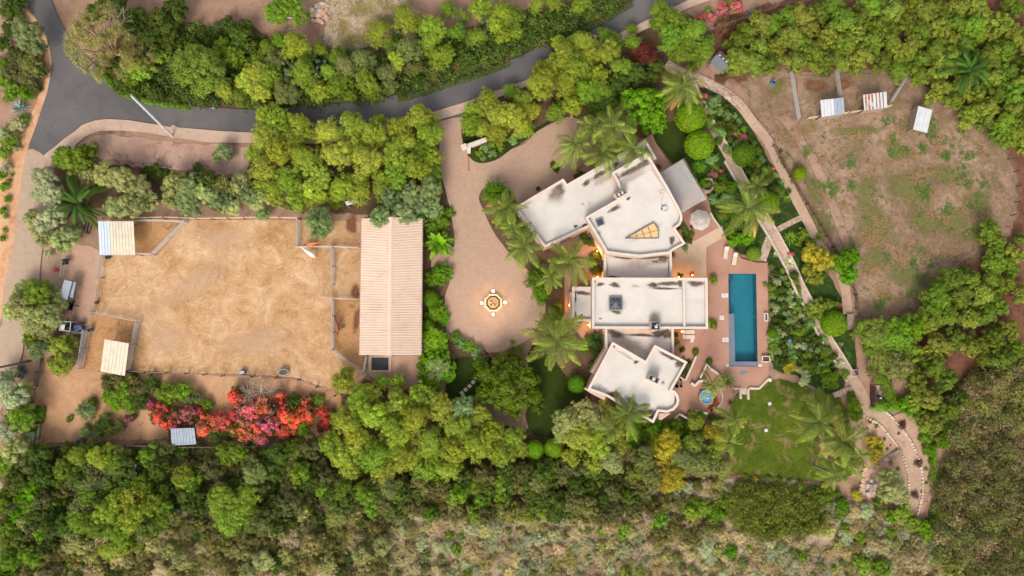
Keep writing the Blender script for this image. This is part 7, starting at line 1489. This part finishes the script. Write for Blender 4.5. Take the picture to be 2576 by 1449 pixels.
for a in [(1712, 226, 66, 'tall palm with one yellow frond beside the vivid green tree', 16, 1), (1545, 318, 66, 'uppermost of the front palms by the forecourt', 16, 0), (1448, 362, 64, 'left of the front palms leaning over the forecourt', 16, 0), (1520, 385, 60, 'lower front palm over the garage roof edge', 15, 0), (1592, 372, 52, 'front palm nearest the top of the garage wing', 13, 0), (1490, 330, 50, 'middle front palm by the forecourt', 13, 0), (1268, 522, 56, 'palm at the top of the bed beside the driveway', 14, 1), (1322, 612, 58, 'palm over the lower left corner of the garage wing', 15, 0), (1300, 570, 46, 'palm in the middle of the driveway bed', 13, 0), (1428, 660, 68, 'palm in front of the house entrance courtyard', 16, 0), (1385, 700, 46, 'low palm below the courtyard palm', 12, 0), (1402, 862, 92, 'very large palm beside the huge round tree', 20, 0), (1884, 520, 76, 'large palm right of the parasol', 18, 1), (1905, 470, 44, 'palm partly behind the large garden palm', 12, 0), (1585, 1045, 62, 'palm with fronds reaching over the lower wing roof', 14, 0), (1540, 1075, 46, 'palm below the lower wing', 12, 0), (1795, 970, 42, 'slender palm rising by the hot tub wall', 9, 0), (1852, 1062, 50, 'palm at the left of the lower lawn', 13, 1), (1835, 1115, 40, 'lower palm at the left of the lower lawn', 11, 0), (2055, 1060, 78, 'left of the large palms on the lower lawn', 17, 0), (2112, 1110, 74, 'right of the large palms on the lower lawn', 17, 1), (2150, 1150, 52, 'palm beside the golden shrub above the patio', 13, 0), (2090, 1190, 44, 'palm at the lower right corner of the lawn', 12, 0), (2130, 1170, 50, 'palm left of the flagstone patio', 13, 0)]:
    palm(a[0], a[1], a[2], a[3], n=a[4] + 5, dead=a[5], c=(GP if a[0] < 1700 or a[0] > 1870 else (126, 144, 56)))
palm(2430, 175, 66, 'dark glossy date palm standing in the upper orchard', 'date palms', 34, (74, 112, 34), .25, True, 4.0)
palm(200, 512, 72, 'dark date palm among the olives at the upper left of the arena', 'date palms', 30, (72, 100, 30), .25, True, 2.5)
palm(35, 18, 26, 'small green palm in the top left corner', 'date palms', 16, (76, 116, 36), .2, True, 2.0)
# fan palms and banana-like clumps
def rosette_mesh(name, n, L, w_, rise, droop, seed, segs=5, mat='leaf', two=False, fold=0.25):
    rg = np.random.default_rng(seed); v = []; tones = []
    for k in range(n):
        th = k * 2.39996 + rg.uniform(-.15, .15); inner = (k / n); el = rg.uniform(.0, .35) + .95 * inner
        l = L * rg.uniform(.8, 1.1) * (1 - .35 * inner); d = np.array([math.cos(th), math.sin(th), 0]); s = np.array([-math.sin(th), math.cos(th), 0])
        pts = []
        for j in range(segs + 1):
            t = j / segs; r_ = l * t; z = math.sin(el) * r_ * rise - droop * t * t * l * (1 - inner * .6); ww = w_ * (math.sin(math.pi * min(1, .25 + .75 * t)) ** .8 if t < 1 else 0) * (1 if t < .999 else 0)
            c = d * (math.cos(el) * r_) + np.array([0, 0, .08 + z]); pts.append((c + s * ww + [0, 0, fold * ww], c, c - s * ww + [0, 0, fold * ww]))
        tn = rg.random()
        for j in range(segs):
            a, b = pts[j], pts[j + 1]; v += [a[0], a[1], b[1], b[0], a[1], a[2], b[2], b[1]]; tones += [tn, tn * .9]
    return nmesh(name, np.array(v), 4, MAT[mat], {'tone': np.array(tones)})
ROS = {'agave': rosette_mesh('agave_rosette', 34, 1.3, .11, 1.0, .08, 1), 'yucca': rosette_mesh('yucca_rosette', 46, 1.0, .045, 1.1, .2, 2), 'banana': rosette_mesh('broad_leaf_rosette', 22, 1.9, .26, 1.1, .45, 3, 7), 'fan': rosette_mesh('fan_rosette', 60, 1.4, .05, 1.0, .3, 4), 'aloe': rosette_mesh('aloe_rosette', 26, .8, .07, 1.1, .05, 6)}
RL = {'agave': 1.25, 'yucca': .95, 'banana': 1.7, 'fan': 1.3, 'aloe': .78}
def ros(kind, x, y, rpx, c, label, group=None, name=None, cat='plant', z=0.0):
    if 'in the garden beds' in label or 'in the planted slope' in label: label = SHORT(label, (x, y, rpx))
    s = rpx / 16 / RL[kind]; p = P(x, y, .4 * s + z); o = mesh_obj(name or {'agave': 'agave', 'yucca': 'yucca', 'banana': 'broad_leaf_plant', 'fan': 'fan_palm', 'aloe': 'aloe'}[kind], ROS[kind], None, (p.x, p.y, .03 + z))
    o.scale = (s, s, s); o.rotation_euler.z = rp.uniform(0, 6.28); o.color = col(c) if isinstance(c, str) else lin(*c[:3])[:3] + (.1,)
    return tag(o, label, cat, group)
ros('agave', 48, 270, 27, 'agave', 'large blue-grey agave beside the road at the left')
ros('agave', 1888, 33, 14, 'agave', 'blue-grey agave on the bank right of the pink shrubs')
for x, y, r_ in [(1985, 660, 17), (1988, 735, 15), (1988, 788, 14), (1985, 828, 12), (2037, 885, 14), (1952, 640, 10)]: ros('agave', x, y, r_, 'vari', 'cream-striped agave in the planted slope right of the pool', 'cream-striped agaves')
for x, y, r_ in [(2012, 752, 14), (2028, 782, 14), (2005, 822, 10), (1965, 815, 10), (1978, 818, 9), (1968, 838, 9), (1986, 838, 10), (2004, 848, 12), (1982, 762, 10), (1945, 745, 12), (1940, 700, 10), (1950, 690, 12), (2045, 868, 10), (2052, 902, 10), (2005, 870, 8), (2070, 860, 12), (1965, 700, 10), (1938, 770, 8), (1975, 700, 12), (1945, 720, 9), (2115, 867, 10)]: ros('aloe', x, y, r_, 'aloe', 'green spiky aloe in the planted slope right of the pool', 'aloes right of the pool')
for x, y, r_ in [(1968, 460, 13), (1992, 455, 11), (1980, 500, 14), (1962, 490, 12), (1990, 598, 22), (2060, 595, 16), (1780, 250, 16), (1805, 262, 14), (1800, 425, 14), (1812, 505, 12), (1790, 490, 10), (1825, 470, 10), (1858, 595, 12), (1842, 615, 12), (1868, 612, 11), (1240, 372, 14), (1228, 358, 12), (1298, 345, 12), (1905, 435, 9)]: ros('yucca', x, y, r_, rp.choice(['gr', 'aloe', 'gr']), 'spiky green yucca in the garden beds', 'yuccas in the garden beds')
for x, y, r_, c in [(1722, 702, 5, 'maroon'), (1690, 640, 16, 'maroon'), (1836, 1012, 12, 'maroon'), (1178, 333, 12, 'maroon'), (1655, 420, 14, 'maroon'), (1700, 855, 11, 'yg'), (1714, 880, 10, 'yg'), (1843, 985, 8, 'maroon')]: ros('yucca', x, y, r_, c, ('dark red' if c == 'maroon' else 'yellow-green') + ' spiky plant in a bed close to the house', 'spiky plants by the house (%s)' % c)
for x, y, r_ in [(85, 243, 9), (102, 223, 11)]: ros('yucca', x, y, r_, 'viv', 'bright green spiky plant beside the road at the left', 'bright spiky plants by the road')
for x, y, r_ in [(722, 522, 12), (752, 522, 13)]: ros('fan', x, y, r_, 'gr', 'small dark fan palm on the dirt above the arena fence', 'fan palms above the arena', cat='palm')
ros('fan', 1832, 958, 28, (108, 138, 52), 'grey-green fan palm beside the pool steps', cat='palm', z=1.0)
ros('fan', 1755, 418, 22, (96, 132, 40), 'round fan-leaved palm right of the pergola', cat='palm', z=.6)
ros('banana', 1104, 612, 46, (116, 150, 22), 'big yellow-green broad-leaved plant right of the barn', z=1.2); ros('fan', 1104, 612, 42, (104, 146, 18), 'dense green leaf skirt of the plant right of the barn', cat='plant', z=.6)
ros('fan', 1248, 480, 40, (72, 116, 28), 'dark fan palm at the top of the driveway bed', cat='palm', z=1.5)
ros('banana', 1500, 850, 26, (60, 96, 34), 'dark broad-leaved plant in the lower courtyard'); ros('banana', 1485, 870, 22, (70, 110, 40), 'smaller broad-leaved plant in the lower courtyard')
for x, y, r_ in [(262, 950, 14), (285, 950, 16), (312, 952, 16), (340, 945, 16), (275, 965, 12), (298, 965, 12)]: ros('fan', x, y, r_, (72, 110, 44), 'dark spiky-leaved plant below the tilted cream shelter', 'spiky plants below the shelter')
for x, y, r_ in [(55, 928, 14), (62, 938, 10), (48, 945, 10), (55, 950, 8)]: ros('agave', x, y, r_, (96, 116, 116), 'small blue-green agave beside the lower lane', 'small agaves by the lane')
for x, y, r_ in [(2365, 1190, 12), (2372, 1215, 12), (2355, 1240, 10), (2350, 1265, 9), (2335, 1085, 12), (2335, 1070, 14), (2330, 1055, 14)]: ros('yucca', x, y, r_, 'aloe', 'pale green spiky plant on the outer bank of the gravel path', 'spiky plants on the outer bank')
for x, y, r_ in [(1290, 880, 16), (1310, 878, 14), (1290, 860, 12), (1160, 868, 10), (1185, 880, 11)]: ros('yucca', x, y, r_, 'gr', 'spiky green plant edging the turning circle', 'spiky plants edging the circle')
# prickly pears
def cactus(x, y, pts, label):
    p0 = P(x, y, .8); root = empty('prickly_pear', (p0.x, p0.y, 0), 0, label, 'cactus', 'prickly pears in the belt above the road')
    m = MB(); n = 9
    for k in range(pts):
        a = rp.uniform(0, 6.28); rr = rp.uniform(0, 1) ** .7 * 1.5; c = Vector((rr * .7 * math.cos(a), rr * 1.5 * math.sin(a), rp.uniform(1.2, 3.6)))
        u = Vector((rp.uniform(-1, 1), rp.uniform(-1, 1), rp.uniform(-.2, .8))).normalized(); nn = Vector((rp.uniform(-.6, .6), rp.uniform(-.6, .6), 1)).normalized(); v_ = nn.cross(u).normalized(); u = v_.cross(nn)
        fr = [c + u * (.36 * math.cos(6.283 * i / n)) + v_ * (.2 * math.sin(6.283 * i / n)) for i in range(n)]
        m.add([q + nn * .03 for q in fr] + [q - nn * .03 for q in fr], [tuple(range(n)), tuple(range(2 * n - 1, n - 1, -1))] + [(i, n + i, n + (i + 1) % n, (i + 1) % n) for i in range(n)])
        if k % 4 == 0: m.tube((0, 0, 0), tuple(c), .1, .07, 5)
    o = m.build('pads', MAT['leaf'], root); o['kind'] = 'stuff'; o.color = lin(120, 142, 104)[:3] + (0,)
for x, y, k, lb in [(735, 195, 46, 'tall grey-green prickly pear left in the belt above the road'), (738, 238, 16, 'lower end of the prickly pear reaching the road'), (800, 158, 22, 'prickly pear in the middle of the tree belt'), (822, 172, 12, 'small prickly pear in the middle of the tree belt'), (1225, 65, 44, 'large prickly pear near the top edge above the road'), (1160, 72, 10, 'small prickly pear left of the large one'), (995, 120, 8, 'few prickly pear pads at the meadow edge'), (1055, 105, 8, 'few prickly pear pads in the lime-tinged trees')]: cactus(x, y, k, lb)
# dead branchy wood
def twig_mesh(name, seed, n=26, L=2.2, r0=.05, up=.5):
    rg = random.Random(seed); m = MB()
    def grow(p, d, l, r_, dep):
        q = p + d * l + Vector((0, 0, -.02)); m.tube(tuple(p), tuple(q), r_, r_ * .6, 4, False)
        if dep <= 0: return
        for _ in range(rg.choice((2, 2, 3))):
            e = (d + Vector((rg.uniform(-.7, .7), rg.uniform(-.7, .7), rg.uniform(-.3, .4)))).normalized(); grow(q, e, l * rg.uniform(.6, .85), r_ * .6, dep - 1)
    for k in range(n):
        a = k * 2.39996; d = Vector((math.cos(a), math.sin(a), rg.uniform(.1, up + .5))).normalized(); grow(Vector((0, 0, .1)), d, L * .38, r0, 3)
    return pymesh(name, m.v, m.f, MAT['dead'])
TW = [twig_mesh('dead_branches', 1, 12), twig_mesh('dead_branches', 2, 9)]
def dead(x, y, rpx, label, z=0.0, group='bare grey branch clumps', hz=1.0):
    s = rpx / 16 / 2.0; p = P(x, y, z + .5); o = mesh_obj('dead_brush', rp.choice(TW), None, (p.x, p.y, z)); o.scale = (s, s, s * hz); o.rotation_euler.z = rp.uniform(0, 6.28); return tag(o, label, 'dead brush', group)
for x, y, r_, lb, z in [(655, 985, 40, 'bare branched shrub over the top of the bougainvillea', 1.6), (625, 990, 30, 'smaller bare branched shrub over the bougainvillea', 1.5), (690, 975, 22, 'bare twigs at the right of the bougainvillea top', 1.2), (985, 1275, 34, 'bare grey fan of branches below the lower stand', .6), (910, 1265, 26, 'pale dry brush left of the bare grey fan', .5), (1620, 1395, 34, 'grey dead brush at the bottom below the gully', .3), (1310, 1270, 22, 'dry pale brush at the left of the chaparral', .3), (225, 170, 22, 'bare twig spray hanging over the road fork', 5.5), (750, 65, 30, 'grey bare tree below the rock pile', 1.6), (300, 60, 40, 'long bare grey limbs inside the eucalyptus', 6.5), (1100, 930, 30, 'pale bare branches in the trees below the barn', 4.0), (2280, 1375, 40, 'silvery dead brush in the right chaparral', .4), (110, 1370, 22, 'grey twiggy brush at the lower left', .8), (2390, 1330, 30, 'dark twiggy brush beside the right brush', .4), (555, 1240, 20, 'grey twigs in the lower woodland', 2.2), (250, 1215, 18, 'grey twigs left in the lower woodland', 2.2), (330, 1185, 18, 'small bare twigs in the lower woodland', 2.5), (2000, 1440, 30, 'pale dry brush at the bottom edge below the thicket', .3), (2060, 1420, 30, 'dry straw-coloured brush at the bottom edge', .3), (1260, 1420, 26, 'dry brush at the bottom edge', .3), (2190, 700, 0.5, 'x', 0)][:-1]: dead(x, y, r_, lb, z)
# fallen trunk and bent trunk at lower left
for pts, lb, r_ in (([(78, 907, .5), (50, 914, 3.0), (0, 924, 6.5), (-25, 930, 8)], 'bare leaning trunk crossing the lower lane at the left edge', .22), ([(105, 900, .2), (100, 935, .8), (96, 965, 1.2)], 'short pale trunk beside the lane fence', .16), ([(45, 1172, 3), (38, 1205, 2.2), (22, 1250, 1.2), (10, 1280, .2)], 'grey curved trunk at the lower left edge', .3), ([(55, 1245, .6), (35, 1268, .5), (14, 1292, .4)], 'pale fallen pole at the lower left edge', .09)):
    q = [P(*a) for a in pts]; m = MB().path([tuple(a - q[0]) for a in q], [r_ * (1 - .15 * i) for i in range(len(q))], 8); o = m.build('bare_trunk', MAT['bark'], loc=q[0]); tag(o, lb, 'trunk')
# rock pile
p0 = P(805, 35); rk = empty('rock_pile', (p0.x, p0.y, 0), 0, 'heap of tan boulders at the top beside the feathery tree', 'rocks')
for k in range(46):
    m = MB(); n = 7; s = rp.uniform(.22, .5)
    v = []
    for z, q in ((0, .8), (.45, 1), (.85, .65)): v += [(s * q * rp.uniform(.8, 1.15) * math.cos(6.283 * i / n), s * q * rp.uniform(.8, 1.15) * math.sin(6.283 * i / n), s * z) for i in range(n)]
    m.add(v, [(a * n + i, a * n + (i + 1) % n, (a + 1) * n + (i + 1) % n, (a + 1) * n + i) for a in (0, 1) for i in range(n)] + [tuple(range(2 * n, 3 * n))])
    a = rp.uniform(0, 6.28); rr = rp.random() ** .6; o = m.build('boulder', MAT['flag' if k % 3 else 'stone'], rk, loc=(rr * 1.5 * math.cos(a) + .3 * math.sin(a), rr * 1.7 * math.sin(a), .25 * (1 - rr)))
# loose grass and weeds (nobody could count them)
def tufts(name, label, poly, n, rmin, rmax, cols, seed, blades=9, mat='leaf', clump=None):
    rg = np.random.default_rng(seed); poly = poly; xs = [p[0] for p in poly]; ys = [p[1] for p in poly]; v = []; tn = []; k = 0
    cl = [(rg.uniform(min(xs), max(xs)), rg.uniform(min(ys), max(ys))) for _ in range(clump or 1)]
    while k < n:
        if clump and rg.random() < .75:
            c = cl[int(rg.integers(len(cl)))]; x, y = c[0] + rg.normal() * 9, c[1] + rg.normal() * 9
        else: x, y = rg.uniform(min(xs), max(xs)), rg.uniform(min(ys), max(ys))
        if not inside((x, y), poly): k += .2; continue
        k += 1; p = P(x, y); s = rg.uniform(rmin, rmax); t0 = rg.random()
        for b in range(blades):
            a = rg.uniform(0, 6.28); l = s * rg.uniform(.6, 1.2); d = np.array([math.cos(a), math.sin(a), 0]); q = np.array([-d[1], d[0], 0]) * s * .16; c0 = np.array([p.x, p.y, .06]) + d * s * .1
            v += [c0 - q, c0 + d * l * .6 + [0, 0, l * .45] - q * .8, c0 + d * l + [0, 0, l * .35], c0 + d * l * .6 + [0, 0, l * .45] + q * .8]; tn.append(min(1, max(0, t0 * .6 + .4 * rg.random())))
    o = mesh_obj(name, nmesh(name, np.array(v), 4, MAT[mat], {'tone': np.array(tn)})); o.color = lin(*cols)[:3] + (.3,); return tag(o, label, 'grass', kind='stuff')
past = [(1900, 240), (2010, 310), (2280, 290), (2400, 300), (2500, 400), (2540, 520), (2440, 640), (2330, 740), (2200, 780), (2160, 700), (2100, 600), (2030, 480), (1960, 370)]
tufts('weeds', 'green weed tufts dotted over the pasture', past, 1700, .12, .36, (88, 128, 50), 1, 9, clump=60)
tufts('dry_grass', 'dry straw grass over the pasture', past, 5200, .1, .26, (176, 146, 104), 2, 6, clump=110)
tufts('dry_grass', 'dry grass between the bushes of the lower slope', [(900, 1290), (1400, 1280), (1700, 1300), (2100, 1380), (2420, 1340), (2420, 1470), (0, 1470), (0, 1330)], 13000, .25, .65, (172, 160, 116), 3, 6, clump=260)
tufts('dry_grass', 'dry meadow grass above the tree belt', [(830, 0), (1040, 0), (1000, 70), (900, 130), (820, 120)], 1600, .12, .3, (150, 138, 88), 4, 6, clump=24)
tufts('lawn_grass', 'mown grass of the lower lawn', [(1860, 985), (1935, 960), (1990, 970), (2080, 1060), (2090, 1195), (1985, 1200), (1850, 1185), (1835, 1050)], 5000, .06, .12, (88, 124, 34), 5, 5)
tufts('ground_cover_plants', 'low green cover in the garden beds', [(1730, 235), (1860, 290), (1960, 450), (2030, 600), (2140, 800), (2140, 940), (2060, 960), (1950, 900), (1940, 680), (1800, 560)], 3200, .14, .32, (76, 112, 34), 6, 8, clump=60)

# ------------------------------------------------------------------ labels: plants that would share one are told apart by their order
def single_out():
    by = {}
    for o in COL.objects:
        if o.parent is None and 'label' in o and o.get('kind') is None: by.setdefault(o['label'], []).append(o)
    ordn = ['leftmost', 'second from left', 'third from left', 'fourth from left', 'fifth from left', 'sixth from left', 'seventh from left', 'eighth from left', 'ninth from left', 'tenth from left']
    for lb, os_ in by.items():
        n = len(os_)
        if n < 2 or n > 11 or len(lb.split()) > 13: continue
        os_.sort(key=lambda q: q.location.x)
        for k, o in enumerate(os_):
            o['label'] = lb + ', ' + ('rightmost' if k == n - 1 else ordn[k])
single_out()
